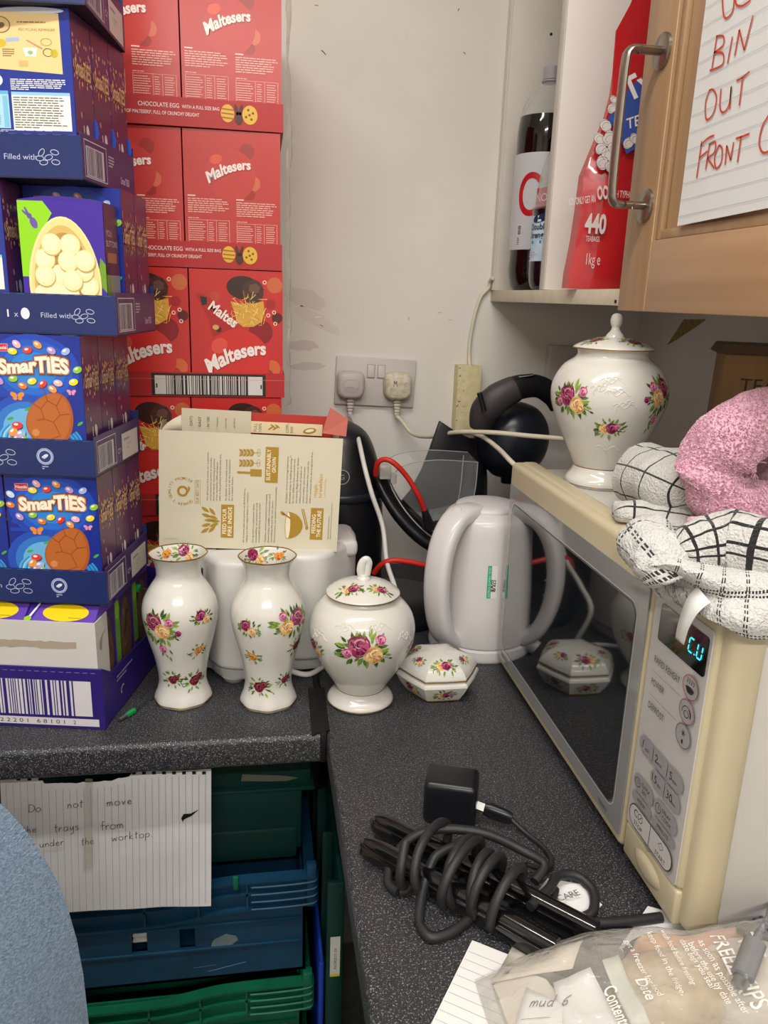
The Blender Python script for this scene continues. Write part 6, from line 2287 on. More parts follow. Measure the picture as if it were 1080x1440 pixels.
UP = sprof([(0, 0), (0.0455, 0), (0.0455, 0), (0.0480, 0.003), (0.0470, 0.009), (0.0405, 0.017), (0.0375, 0.0245), (0.0375, 0.0245), (0.0400, 0.029), (0.0540, 0.055), (0.0690, 0.085), (0.0765, 0.108), (0.0750, 0.128), (0.0640, 0.147), (0.0500, 0.157), (0.0460, 0.162), (0.0470, 0.168), (0.0470, 0.168), (0.03, 0.168)], 5)
UL = sprof([(0.0505, 0.1682), (0.0525, 0.1695), (0.0505, 0.172), (0.040, 0.1765), (0.024, 0.181), (0.012, 0.183), (0, 0.1835)], 5)


def urn_finial(ld):
    lathe('finial', sprof([(0.0125, 0.1825), (0.0105, 0.186), (0.0068, 0.190), (0.0052, 0.194), (0.0072, 0.198), (0.0078, 0.203), (0.0062, 0.2085), (0.003, 0.2105), (0, 0.211)], 5), M_CHINA, ld, n=28)


MZ = 0.2885
china_jar('lidded_urn', 'large rose-patterned white urn with knob lid standing on the microwave', 'urn', (0.4100, 0.8800, MZ + 0.0002), UP, UL,
          [('large', -0.66, 0.110, 1.15, 1), ('trio', 0.08, 0.080, 1.35, 1), ('spray', 0.98, 0.120, 1.15, -1), ('mid', 1.9, 0.10, 1.2, 1)],
          [('dark', -0.85, 0.034, 1.3), ('dark', 0.75, 0.034, 1.4)],
          [('gilt_rim', 0.1692, 0.0525, 0.0007, None), ('gilt_foot_line', 0.0030, 0.0480, 0.0005, None), ('gilt_waist_line', 0.0243, 0.0377, 0.0005, None)],
          [(0.15, 0.122, 0.0), (0.3, 0.108, 0.3), (0.05, 0.135, 0.2), (-0.1, 0.126, 0.5), (0.12, 0.055, 1.5)], urn_finial).scale = (0.885, 0.885, 0.962)

# ---- hexagonal trinket box
hx, hy_ = 0.2290, 0.9160
t = thing('trinket_box', 'hexagonal rose-patterned china box with lid in front of the kettle', 'trinket box', (hx, hy_, 0.0002))


def hexmod(th, z):
    a = ((th + PI / 6) % (PI / 3)) - PI / 6
    a = (th % (PI / 3)) - PI / 6
    return math.cos(PI / 6) / math.cos(a) * (1 - 0.0) * (1 + 0.02 * (1 - abs(a) / (PI / 6)))


HB = sprof([(0, 0), (0.0405, 0), (0.0405, 0), (0.0430, 0.003), (0.0500, 0.013), (0.0560, 0.024), (0.0560, 0.024), (0.0545, 0.0275), (0.0500, 0.0300), (0.0500, 0.0300), (0.03, 0.0300)], 4)
HL = sprof([(0.0500, 0.0304), (0.0525, 0.0312), (0.0530, 0.0345), (0.0530, 0.0345), (0.0495, 0.0405), (0.0405, 0.0475), (0.026, 0.0525), (0.012, 0.0545), (0, 0.055)], 4)
lathe('base', HB, M_CHINA, t, n=72, mod=hexmod, ang=25)
ld = lathe('lid', HL, M_CHINA, t, n=72, mod=hexmod, ang=25)
for nm, zz, rr, par in (('gilt_lid_line', 0.0325, 0.0530, ld), ('gilt_foot_line', 0.0015, 0.0420, t)):
    tube(nm, [(rr * hexmod(2 * PI * k / 72, 0) * math.cos(2 * PI * k / 72), rr * hexmod(2 * PI * k / 72, 0) * math.sin(2 * PI * k / 72), zz) for k in range(72)], 0.0007, M_GOLD, par, n=6, closed=True, spline=False)
hbr = prof_r(HB)
for th in (-90, -150, -30, 90, 150, 30):
    p = Print(surf_map(hbr, R(th), 0.0135, hexmod), base=0.0004, step=0.00006, rough=0.2)
    bouquet(p, 'trio' if th == -90 else 'mid', 1.1, seed=90 + th)
    p.build('rose_transfer', t)
hz_ = sorted([(r, z) for r, z in HL if z > 0.034])
hzf = lambda r: float(np.interp(r, [q[0] for q in hz_], [q[1] for q in hz_]))


def hexz(a, b):
    th = math.atan2(b, a)
    return hzf(math.hypot(a, b) / hexmod(th, 0))


for th, kd, sc in ((-90, 'trio', 1.15), (-150, 'mid', 0.7), (-30, 'mid', 0.7), (150, 'trio', 0.95), (30, 'trio', 0.95), (90, 'trio', 0.9)):
    a = R(th)
    cx_, cy_ = 0.034 * math.cos(a), 0.034 * math.sin(a)
    ph = a + PI / 2

    def mp_(u, v, d, cx_=cx_, cy_=cy_, ph=ph):
        q = rot2(u, v * 0.9, ph, cx_, cy_)
        return Vector((q[0], q[1], hexz(*q) + d))
    p = Print(mp_, base=0.0005, step=0.00006, rough=0.2)
    bouquet(p, kd, sc, seed=120 + th)
    p.build('rose_transfer', ld)

# ================================================================== KETTLE
M_KET = mat('white_kettle', '#cfcccd', rough=0.25, noise_s=8, noise_amt=0.02)
M_KETG = mat('kettle_grip_face', '#c4c1c0', rough=0.4, noise_s=8, noise_amt=0.03)
kx, ky = 0.324, 1.053
t = thing('kettle', 'white plastic jug kettle with a big loop handle beside the microwave', 'kettle', (kx, ky, 0.0002))
lathe('power_base', sprof([(0, 0), (0.075, 0), (0.075, 0), (0.0765, 0.004), (0.075, 0.016), (0.075, 0.016), (0.063, 0.019), (0, 0.019)], 3), M_KET, t, n=48)
KP = sprof([(0, 0.0195), (0.071, 0.0195), (0.071, 0.0195), (0.072, 0.026), (0.0705, 0.08), (0.067, 0.14), (0.0635, 0.190), (0.0635, 0.190), (0.060, 0.203), (0.048, 0.212), (0.030, 0.216), (0, 0.2165)], 5)
lathe('jug', KP, M_KET, t, n=56, ang=50)
lathe('lid_disc', sprof([(0.047, 0.2125), (0.046, 0.217), (0.038, 0.2205), (0.018, 0.223), (0, 0.2235)], 3), M_KET, t, n=40)
hd = Vector((-0.80, -0.60, 0)).normalized()


def kp(r, z):
    return (hd.x * r, hd.y * r, z)


side = Vector((-hd.y, hd.x, 0))
path = [kp(0.030, 0.211), kp(0.056, 0.2115), kp(0.078, 0.203), kp(0.096, 0.178), kp(0.105, 0.142), kp(0.1055, 0.102), kp(0.098, 0.065), kp(0.085, 0.038), kp(0.068, 0.026)]
v, f = tube_geo(path, [0.0125, 0.0125, 0.012, 0.0115, 0.011, 0.011, 0.011, 0.0115, 0.013], n=16, k=8, ry=1.55, up=tuple(hd * 0.6 + Vector((0, 0, 0.8))))
vs2 = []
prevu = None
# section frame that keeps the wide axis sideways
P = catmull(path, 8)
rr = [float(np.interp(i / (len(P) - 1) * 8, range(9), [0.0125, 0.0125, 0.012, 0.0115, 0.011, 0.011, 0.011, 0.0115, 0.013])) for i in range(len(P))]
vs, fs = [], []
n = 18
for i, c in enumerate(P):
    tg = (P[min(i + 1, len(P) - 1)] - P[max(i - 1, 0)]).normalized()
    nr = tg.cross(side).normalized()
    for j in range(n):
        a = 2 * PI * j / n
        e = 2 / 3.0
        vs.append(c + nr * (rr[i] * math.copysign(abs(math.cos(a)) ** e, math.cos(a))) + side * (0.0200 * math.copysign(abs(math.sin(a)) ** e, math.sin(a))))
for i in range(len(P) - 1):
    for j in range(n):
        a, b = i * n + j, i * n + (j + 1) % n
        fs.append((a, b, b + n, a + n))
fs += [tuple(range(n))[::-1], tuple((len(P) - 1) * n + j for j in range(n))]
hnd = raw('handle', vs, fs, M_KET, t, ang=60)
v, f = [], []
for k in range(3):
    zz = 0.100 + k * 0.022
    box('grip_notch', -0.0006, 0.0006, -0.013, 0.013, -0.001, 0.001, M_KETG, hnd).matrix_local = Matrix.Translation(kp(0.0945, zz)) @ Matrix.Rotation(math.atan2(hd.y, hd.x), 4, 'Z')
o = lathe('lid_button', sprof([(0.0, 0.003), (0.009, 0.0025), (0.0115, 0.0)], 4), M_KET, t, n=28)
o.matrix_local = Matrix.Translation(kp(0.0775, 0.2140)) @ Matrix.Rotation(math.atan2(hd.y, hd.x), 4, 'Z') @ Matrix.Rotation(R(38), 4, 'Y') @ Matrix.Diagonal((1.35, 0.8, 1, 1))
tube('heel_plug', [kp(0.070, 0.021), kp(0.088, 0.011)], 0.011, M_KETG, t, spline=False, n=12)
krf = prof_r(KP)
kfc = math.atan2(-(ky), -(kx - 0.0))
q = None
p = Print(surf_map(krf, R(-97), 0.122), base=0.0004, step=0.0001, rough=0.4)
p.rect(-0.0055, -0.0235, 0.0055, 0.047, '#12a07c', 0)
p.text('ELECTRICAL EQUIPMENT TESTED', -0.0012, -0.022, 0.0028, '#cfe9df', 1, rot=PI / 2, w=0.043)
p.rect(0.0, -0.0235, 0.0085, 0.047, '#dddcd8', 0)
p.hand('18/9/23', 0.0062, -0.014, 0.0060, 0.0009, '#1c1c1e', 2, rot=PI / 2, adv=0.06)
p.micro(0.0065, 0.010, 0.0008, 0.012, 4, '#7fb09c', 1)
p.build('test_sticker', t)
tube('power_cord', [(0.02, 0.08, 0.006), (0.03, 0.12, 0.006), (0.02, 0.2, 0.006), (-0.02, 0.28, 0.006)], 0.0033, M_CABW, t)

# ================================================================== MICROWAVE
XM = 0.327
MY0, MY1 = 0.466, 0.972
M_MWB = mat('microwave_yellowed', '#bfb497', rough=0.38, noise_s=14, noise_amt=0.05)
M_MWC = mat('microwave_case', '#c9c6c1', rough=0.4, noise_s=18, noise_amt=0.05)
M_MWP = mat('microwave_panel', '#bdbab9', rough=0.3, noise_s=18, noise_amt=0.03)
M_MWG = mat('door_glass_grey', '#8f9091', rough=0.10, noise_s=8, noise_amt=0.05, coat=0.6, ior=1.6)
M_MWW = mat('door_window_dark', '#1c1f23', rough=0.05, noise_s=8, noise_amt=0.1, coat=0.9, ior=1.75)
t = thing('microwave', 'old yellowed white microwave with dark glass door and touch panel', 'microwave')
box('case', 0.3645, 0.676, 0.4745, 0.964, 0.012, MZ, M_MWC, t, r=0.0025)
box('front_frame', XM + 0.006, 0.364, MY0, MY1, 0.010, 0.2985, M_MWB, t, r=0.011, seg=4)
for x in (0.36, 0.63):
    for y in (0.50, 0.93):
        lathe('foot', [(0.012, 0), (0.013, 0.002), (0.013, 0.0118), (0, 0.0118)], M_CBLK, t, n=18, c=(x, y, 0.0002))
dr = box('door', XM, XM + 0.024, 0.5745, MY1 + 0.0005, 0.0115, 0.2970, M_MWB, t, r=0.007, seg=4)


def rrect(y0, y1, z0, z1, r, x, n=6):
    out = []
    for cy, cz, a0 in ((y0 + r, z0 + r, PI), (y1 - r, z0 + r, 1.5 * PI), (y1 - r, z1 - r, 0), (y0 + r, z1 - r, 0.5 * PI)):
        for k in range(n + 1):
            a = a0 + k / n * PI / 2
            out.append((x, cy + r * math.cos(a), cz + r * math.sin(a)))
    return out


slab('glass_border', rrect(0.5775, 0.9640, 0.0240, 0.2690, 0.002, XM - 0.0012), (-1, 0, 0), 0.0012, M_MWG, dr)
slab('window', rrect(0.5965, 0.9480, 0.0430, 0.2455, 0.012, XM - 0.0018), (-1, 0, 0), 0.0006, M_MWW, dr)
p = Print(lambda u, v, d: Vector((XM - 0.0012 - d, -u, v)), rough=0.3)
for (y0, y1, z0, z1, w_) in ((0.5955, 0.9490, 0.0420, 0.2465, 0.0007), (0.5935, 0.9510, 0.0400, 0.2485, 0.0008)):
    q = [(-c[1], c[2]) for c in rrect(y0, y1, z0, z1, 0.0125, 0)]
    p.stroke(q + [q[0]], w_, '#3a3a3c' if w_ < 0.00075 else '#c9c9c8', 0)
p.text('SANYO', -0.9500, 0.0285, 0.0062, '#5d5d5e', 1, bold=0.02)
p.text('900W', -0.6250, 0.0275, 0.0058, '#6a6a6a', 1, bold=0.0)
p.build('door_print', dr)
box('door_gap', XM + 0.004, XM + 0.012, 0.5715, 0.5740, 0.012, 0.296, mat('panel_gap', '#6a6250', rough=0.7, noise_s=30, noise_amt=0.1), t)
cp = box('control_panel', XM + 0.001, XM + 0.02, 0.4800, 0.5712, 0.0465, 0.2940, M_MWB, t, r=0.004, seg=3)
slab('panel_foil', rrect(0.4830, 0.5690, 0.0480, 0.2720, 0.003, XM + 0.0002), (-1, 0, 0), 0.0014, M_MWP, cp)
rl = box('door_release', XM + 0.001, XM + 0.02, 0.4800, 0.5712, 0.0125, 0.0455, M_MWB, t, r=0.003, seg=3)
o = lathe('release_bump', sprof([(0, 0.0035), (0.014, 0.0028), (0.024, 0.0)], 5), M_MWB, rl, n=30)
o.matrix_local = Matrix.Translation((XM + 0.0012, 0.527, 0.029)) @ Matrix.Rotation(R(-90), 4, 'Y') @ Matrix.Diagonal((0.45, 1, 1, 1))
dsp = slab('display', rrect(0.4865, 0.5575, 0.2325, 0.2650, 0.003, XM - 0.0006), (-1, 0, 0), 0.0008, mat('display_black', '#0b0c0e', rough=0.08, noise_s=20, noise_amt=0.1, coat=0.5), cp)
M_LED = bpy.data.materials.new('cyan_led')
M_LED.use_nodes = True
bs = M_LED.node_tree.nodes['Principled BSDF']
bs.inputs['Base Color'].default_value = (0.0, 0.2, 0.25, 1)
bs.inputs['Emission Color'].default_value = (0.05, 0.75, 0.95, 1)
bs.inputs['Emission Strength'].default_value = 1.6
pl_ = Print(lambda u, v, d: Vector((XM - 0.0007 - d, -u, v)))


def seg7(u, v, on, w=0.0062, h=0.0115):
    S = {'a': [(0, h), (w, h)], 'b': [(w, h), (w, h / 2)], 'c': [(w, h / 2), (w, 0)], 'd': [(0, 0), (w, 0)], 'e': [(0, 0), (0, h / 2)], 'f': [(0, h / 2), (0, h)], 'g': [(0, h / 2), (w, h / 2)]}
    for k in on:
        (a, b), (c, d) = S[k]
        sh = 0.001
        L_ = Vector((c - a, d - b))
        e = L_.normalized() * 0.0007
        pl_.stroke([(u + a + e.x + sh * b / h, v + b + e.y), (u + c - e.x + sh * d / h, v + d - e.y)], 0.0013, '#10c0e0', 1)


seg7(-0.5110, 0.2440, 'adef')
pl_.rect(-0.5025, 0.2440, 0.0012, 0.0012, '#10c0e0', 1)
seg7(-0.4990, 0.2440, 'bcdef')
o = pl_.build('led_digits', dsp)
o.data.materials[0] = M_LED
p = Print(lambda u, v, d: Vector((XM - 0.0001 + 0.0 - d, -u, v)), base=0.0013, rough=0.4)
DK = '#4a484a'
p.text('RAPID REHEAT', -0.5560, 0.2125, 0.0058, DK, 1, w=0.0410)
p.rect(-0.5570, 0.2040, 0.0460, 0.0004, '#77757a', 1)
p.text('POWER', -0.5560, 0.1920, 0.0058, DK, 1, w=0.0205)
p.rect(-0.5570, 0.1820, 0.0460, 0.0004, '#77757a', 1)
p.text('DEFROST', -0.5560, 0.1700, 0.0058, DK, 1, w=0.0260)
for i, zz in enumerate((0.2180, 0.1970, 0.1760)):
    p.ell(-0.4995, zz, 0.0108, 0.0098, '#a9a6a9', 1, n=24)
    for k in range(9):
        yy = -0.0078 + k * 0.00195
        hw = 0.0104 * math.sqrt(max(0, 1 - (yy / 0.0098) ** 2))
        p.rect(-0.4995 - hw, zz + yy, 2 * hw, 0.0005, '#8b888c', 2)
    p.ring(-0.4995, zz, 0.0110, 0.0100, 0.0007, ('#a85a5c', '#a85a5c', '#6a686c')[i], 3, n=28)
# symbols: steaming dish, dial, snowflake
for k in range(4):
    p.curve([(-0.5045 + k * 0.0030, 0.2205), (-0.5037 + k * 0.0030, 0.2225), (-0.5047 + k * 0.0030, 0.2245)], 0.0006, '#3a383a', 4)
p.ell(-0.4995, 0.2165, 0.0062, 0.0016, '#2c2a2c', 4)
p.ell(-0.4995, 0.2155, 0.0050, 0.0030, '#2c2a2c', 4, 0, n=12, a0=PI, a1=2 * PI)
p.ring(-0.4995, 0.1955, 0.0066, 0.0062, 0.0006, '#3a383a', 4, a0=-0.2, a1=PI + 0.2)
p.ring(-0.4995, 0.1955, 0.0068, 0.0064, 0.0014, '#2a282a', 5, a0=-0.2, a1=1.0)
p.ring(-0.4995, 0.1950, 0.0036, 0.0030, 0.0006, '#3a383a', 4)
for k in range(3):
    a = k * PI / 3
    p.stroke([(-0.4995 - 0.003 * math.cos(a), 0.1785 - 0.003 * math.sin(a)), (-0.4995 + 0.003 * math.cos(a), 0.1785 + 0.003 * math.sin(a))], 0.0006, '#2a282a', 4)
p.ell(-0.4995, 0.1712, 0.0012, 0.0020, '#2a282a', 4)
p.build('mode_print', cp)
p = Print(lambda u, v, d: Vector((XM - 0.0001 - d, -u, v)), base=0.0013, rough=0.4)
PADC = '#949195'


def pill(u0, u1, z0, z1, c, layer, lft=True, rgt=True):
    h = (z1 - z0) / 2
    q = []
    if rgt:
        q += arc_pts(u1 - h, z0 + h, h, h, -PI / 2, PI / 2, 10)
    else:
        q += [(u1, z0), (u1, z1)]
    if lft:
        q += arc_pts(u0 + h, z0 + h, h, h, PI / 2, 1.5 * PI, 10)
    else:
        q += [(u0, z1), (u0, z0)]
    p.poly(q, c, layer)


def pad(u0, u1, z0, z1, lft=True, rgt=True):
    pill(u0, u1, z0, z1, PADC, 1, lft, rgt)


pad(-0.5620, -0.5385, 0.1265, 0.1425, True, False)
pad(-0.5375, -0.5145, 0.1265, 0.1425, False, False)
pad(-0.5135, -0.4890, 0.1265, 0.1425, False, True)
pad(-0.5375, -0.5145, 0.1085, 0.1245, True, False)
pad(-0.5135, -0.4890, 0.1085, 0.1245, False, True)
for u, z, a, b in ((-0.5560, 0.1310, '1', 'min'), (-0.5340, 0.1310, '2', 'min'), (-0.5100, 0.1310, '5', 'min'), (-0.5345, 0.1130, '15', 'sec'), (-0.5105, 0.1130, '30', 'sec')):
    p.text(a, u, z, 0.0072, '#2c2a2c', 2, w=None)
    p.text(b, u + 0.0048 + 0.0042 * (len(a) - 1), z, 0.0034, '#2c2a2c', 2)
pad(-0.5630, -0.5280, 0.0880, 0.1040)
pad(-0.5265, -0.4890, 0.0880, 0.1040)
for u in (-0.5555, -0.5190):
    p.ring(u, 0.0960, 0.0045, 0.0045, 0.0006, '#2c2a2c', 2)
    p.stroke([(u, 0.0960), (u, 0.0988)], 0.0005, '#2c2a2c', 2)
    p.stroke([(u, 0.0960), (u + 0.002, 0.0955)], 0.0005, '#2c2a2c', 2)
p.text('CLOCK', -0.5488, 0.0968, 0.0036, '#2c2a2c', 2, w=0.0145)
p.text('SET', -0.5468, 0.0912, 0.0036, '#2c2a2c', 2)
p.text('DELAY', -0.5125, 0.0968, 0.0036, '#2c2a2c', 2, w=0.0135)
p.text('COOK', -0.5120, 0.0912, 0.0036, '#2c2a2c', 2)
pad(-0.5630, -0.5280, 0.0770, 0.0855)
pad(-0.5265, -0.4890, 0.0770, 0.0855)
p.text('HOUR', -0.5525, 0.0792, 0.0040, '#2c2a2c', 2, w=0.014)
p.text('MINUTE', -0.5170, 0.0792, 0.0040, '#2c2a2c', 2, w=0.0185)
pill(-0.5635, -0.4880, 0.0525, 0.0745, '#3a383a', 1)
pill(-0.5622, -0.4893, 0.0535, 0.0735, '#c3c0bf', 2)
p.rect(-0.5262, 0.0530, 0.0009, 0.0210, '#3a383a', 3)
p.text('C', -0.5545, 0.0640, 0.0070, '#2a282a', 3)
p.ring(-0.5435, 0.0672, 0.0042, 0.0042, 0.0006, '#2a282a', 3)
p.stroke([(-0.5468, 0.0640), (-0.5402, 0.0705)], 0.0006, '#2a282a', 3)
p.text('STOP', -0.5530, 0.0560, 0.0042, '#2a282a', 3, w=0.0145)
q = [(-0.5070, 0.0708), (-0.5028, 0.0674), (-0.5070, 0.0640), (-0.5112, 0.0674)]
p.stroke(q + [q[0]], 0.0006, '#2a282a', 3)
p.text('START', -0.5145, 0.0555, 0.0042, '#2a282a', 3, w=0.0165)
q = [(-0.5330, 0.0512), (-0.5200, 0.0512), (-0.5265, 0.0482)]
p.stroke(q + [q[0]], 0.0005, '#4a484a', 3)
p.build('keypad_print', cp)

# ================================================================== BOTTLES AND TEA BAG IN THE OPEN CABINET
ZS = ZC0 + 0.0192
M_COLA = mat('cola_dark', '#0c0707', rough=0.08, noise_s=10, noise_amt=0.1, coat=0.6)
M_PET = plastic_film('clear_bottle', '#d6d6d2', 0.22, rough=0.06, bump=0.0)
M_LBL = mat('silver_label', '#c4c4c9', rough=0.35, noise_s=20, noise_amt=0.04)
M_CAP = mat('grey_cap', '#a7a3aa', rough=0.4, noise_s=30, noise_amt=0.05)
bx_, by_ = 0.4600, 1.318
t = thing('drink_bottle', 'large cola bottle with silver label and red letter in the open cabinet', 'bottle', (bx_, by_, ZS))
t.scale = (0.88, 0.88, 0.985)
CP = sprof([(0, 0.004), (0.036, 0.0), (0.036, 0.0), (0.046, 0.006), (0.0535, 0.030), (0.0530, 0.060), (0.0535, 0.10), (0.0535, 0.215), (0.0530, 0.250), (0.0505, 0.270)], 5)
lathe('cola', CP + [(0.0, 0.270)], M_COLA, t, n=44)
lathe('neck', sprof([(0.0506, 0.2702), (0.043, 0.292), (0.028, 0.310), (0.0155, 0.320), (0.0135, 0.324), (0.0135, 0.330)], 5), M_PET, t, n=36)
lathe('neck_collar', sprof([(0.0145, 0.3225), (0.0165, 0.3235), (0.0165, 0.3255), (0.0145, 0.3262)], 2), M_CAP, t, n=24)
lathe('cap', sprof([(0.0150, 0.3268), (0.0150, 0.343), (0.0150, 0.343), (0.0135, 0.3455), (0, 0.346)], 3), M_CAP, t, n=40, mod=lambda th, z: 1 + 0.015 * math.cos(28 * th))
lathe('label', [(0.0540, 0.065), (0.0543, 0.067), (0.0543, 0.211), (0.0540, 0.213)], M_LBL, t, n=44)
fc = face_cam(bx_, by_)
p = Print(lambda u, v, d: Vector(((0.0543 + d) * math.cos(fc - 0.33 + u / 0.0543), (0.0543 + d) * math.sin(fc - 0.33 + u / 0.0543), v)), rough=0.35)
p.ring(-0.002, 0.150, 0.0265, 0.0335, 0.0095, '#b81620', 1, n=30, a0=0.22 * PI, a1=1.70 * PI)
p.ell(0.020, 0.131, 0.0085, 0.0105, '#b81620', 2, 0.4)
p.text('oke', 0.028, 0.122, 0.040, '#b81620', 1, bold=0.05, shear=0.2)
p.rect(-0.026, 0.087, 0.010, 0.017, '#e8e8ea', 1)
p.barcode(-0.025, 0.088, 0.008, 0.015, '#3a3a3c', 2, seed=4, vertical=False)
p.micro(-0.025, 0.072, 0.006, 0.012, 4, '#5a5a5e', 1)
p.build('label_print', t)

sx_, sy_ = 0.4510, 1.2130
t = thing('drink_bottle', 'smaller squash bottle with pale blue label beside the white board', 'bottle', (sx_, sy_, ZS))
lathe('squash', sprof([(0, 0.003), (0.026, 0), (0.026, 0), (0.034, 0.006), (0.0375, 0.03), (0.037, 0.10), (0.0355, 0.12), (0, 0.12)], 4), mat('blackcurrant_squash', '#150a14', rough=0.1, noise_s=10, noise_amt=0.1, coat=0.5), t, n=36)
lathe('upper_bottle', sprof([(0.0355, 0.1202), (0.033, 0.145), (0.031, 0.165), (0.024, 0.19), (0.014, 0.208), (0.013, 0.216)], 4), M_PET, t, n=32)
lathe('cap', sprof([(0.0148, 0.217), (0.0148, 0.236), (0.0148, 0.236), (0.010, 0.240), (0, 0.240)], 3), mat('purple_cap', '#4a2a5c', rough=0.4, noise_s=30, noise_amt=0.1), t, n=28)
lathe('label', [(0.0376, 0.042), (0.0379, 0.044), (0.0374, 0.112), (0.0370, 0.114)], mat('pale_blue_label', '#a9cbe0', rough=0.35, noise_s=30, col2='#cfe0ea'), t, n=36)
fc2 = face_cam(sx_, sy_)
p = Print(lambda u, v, d: Vector(((0.0382 + d) * math.cos(fc2 - 0.85 + u / 0.038), (0.0382 + d) * math.sin(fc2 - 0.85 + u / 0.038), v)), rough=0.35)
p.ell(0.004, 0.104, 0.016, 0.006, '#1f2a52', 1, 0.15)
p.text('Double', -0.016, 0.088, 0.0085, '#22325c', 1, bold=0.02)
p.text('Strength', -0.018, 0.076, 0.0085, '#22325c', 1, bold=0.02)
p.rect(-0.012, 0.068, 0.022, 0.004, '#2f7fc0', 1)
p.rect(-0.020, 0.044, 0.040, 0.018, '#35204e', 1)
p.micro(-0.018, 0.048, 0.022, 0.010, 3, '#cfc6dc', 2)
p.build('label_print', t)
p = Print(lambda u, v, d: Vector(((0.0345 + d) * math.cos(fc2 - 0.85 + u / 0.034), (0.0345 + d) * math.sin(fc2 - 0.85 + u / 0.034), v)), rough=0.35)
p.rect(-0.015, 0.118, 0.034, 0.030, '#b53a48', 0)
p.text('NO', -0.012, 0.128, 0.011, '#e3c3c4', 1)
p.build('shoulder_label', t)

# red foil tea bag, tapering to a folded-over top
M_FOIL = mat('red_foil', '#bf1c24', rough=0.22, noise_s=12, noise_amt=0.12, bump_s=25, bump=0.35, coat=0.4)
t = thing('tea_bag_pack', 'red foil bag of tea bags with a folded top beside the white board', 'tea pack', (0, 0, 0))
YT = 1.03


def tz(zx, zy, Y=YT):
    return ony(680 + zx / 3.2, zy / 3.2, Y)


rows_ = [((365, 1283), (680, 1296), 0.045), ((372, 1235), (690, 1240), 0.052), ((402, 1080), (720, 1080), 0.050), ((425, 930), (735, 930), 0.046), ((440, 790), (745, 790), 0.042), ((500, 640), (750, 640), 0.034), ((545, 530), (755, 530), 0.026), ((572, 430), (760, 430), 0.016), ((580, 330), (770, 380), 0.006), ((595, 140), (780, 260), 0.004), ((660, 20), (820, 100), 0.003), ((690, -60), (840, 0), 0.002)]
vs, fs = [], []
nx_ = 8
for ri, (a, b, th) in enumerate(rows_):
    A, B = tz(*a), tz(*b)
    if ri == 0:
        A.z = B.z = ZS + 0.001
    for s_ in (-1, 1):
        for i in range(nx_ + 1):
            u = i / nx_
            q = A.lerp(B, u)
            e = math.sin(PI * min(max(u, 0.06), 0.94)) ** 0.5
            q.y += s_ * th * 0.5 * e + (0.003 * noise.noise(Vector((u * 4, ri * 0.9, s_))) if 0 < ri < 9 else 0)
            vs.append(q)
st_ = 2 * (nx_ + 1)
for r_ in range(len(rows_) - 1):
    for s_ in range(2):
        for i in range(nx_):
            a = r_ * st_ + s_ * (nx_ + 1) + i
            q = (a, a + 1, a + 1 + st_, a + st_)
            fs.append(q if s_ == 0 else q[::-1])
    a = r_ * st_
    fs.append((a, a + st_, a + st_ + nx_ + 1, a + nx_ + 1))
    a = r_ * st_ + nx_
    fs.append((a, a + nx_ + 1, a + nx_ + 1 + st_, a + st_))
fs.append(tuple(range(0, nx_ + 1))[::-1] + tuple(range(nx_ + 1, 2 * nx_ + 2)))
fs.append(tuple((len(rows_) - 1) * st_ + i for i in range(nx_ + 1)) + tuple((len(rows_) - 1) * st_ + nx_ + 1 + i for i in range(nx_ + 1))[::-1])
bm = bmesh.new()
vv = [bm.verts.new(v) for v in vs]
for f_ in fs:
    try:
        bm.faces.new([vv[i] for i in f_])
    except ValueError:
        pass
bag = bobj('foil_bag', bm, M_FOIL, t, ang=60)
YF = YT - 0.0305


def tp(zx, zy):
    q = tz(zx, zy, YF)
    return (q.x, q.z)


def foil_y(z):
    return float(np.interp(z, [0.52, 0.60, 0.68, 0.74, 0.80, 0.85], [YT - 0.0285, YT - 0.0270, YT - 0.0250, YT - 0.0205, YT - 0.0110, YT - 0.005]))


p = Print(lambda u, v, d: Vector((u, foil_y(v) - d, v)), base=0.0012, rough=0.3)
WH = '#dcd4d2'
x, z = tp(462, 1190)
p.text('1kg e', x, z, 0.0140, WH, 1, w=0.019)
x, z = tp(462, 1085)
p.text('TEABAGS', x, z, 0.0066, WH, 1, w=0.0185)
x, z = tp(456, 1045)
p.text('440', x, z, 0.0225, WH, 1, bold=0.035, w=0.0285)
x, z = tp(420, 925)
p.text('YOU ONLY GET AN', x - 0.010, z, 0.0085, WH, 1, rot=0.16, bold=0.01, w=0.036)
x, z = tp(516, 895)
p.text('OO', x, z, 0.0150, WH, 1, rot=0.12, bold=0.04, w=0.0150)
x, z = tp(566, 885)
p.text('WITH TYPHOO', x, z, 0.0085, WH, 1, rot=0.0, bold=0.01, w=0.036)
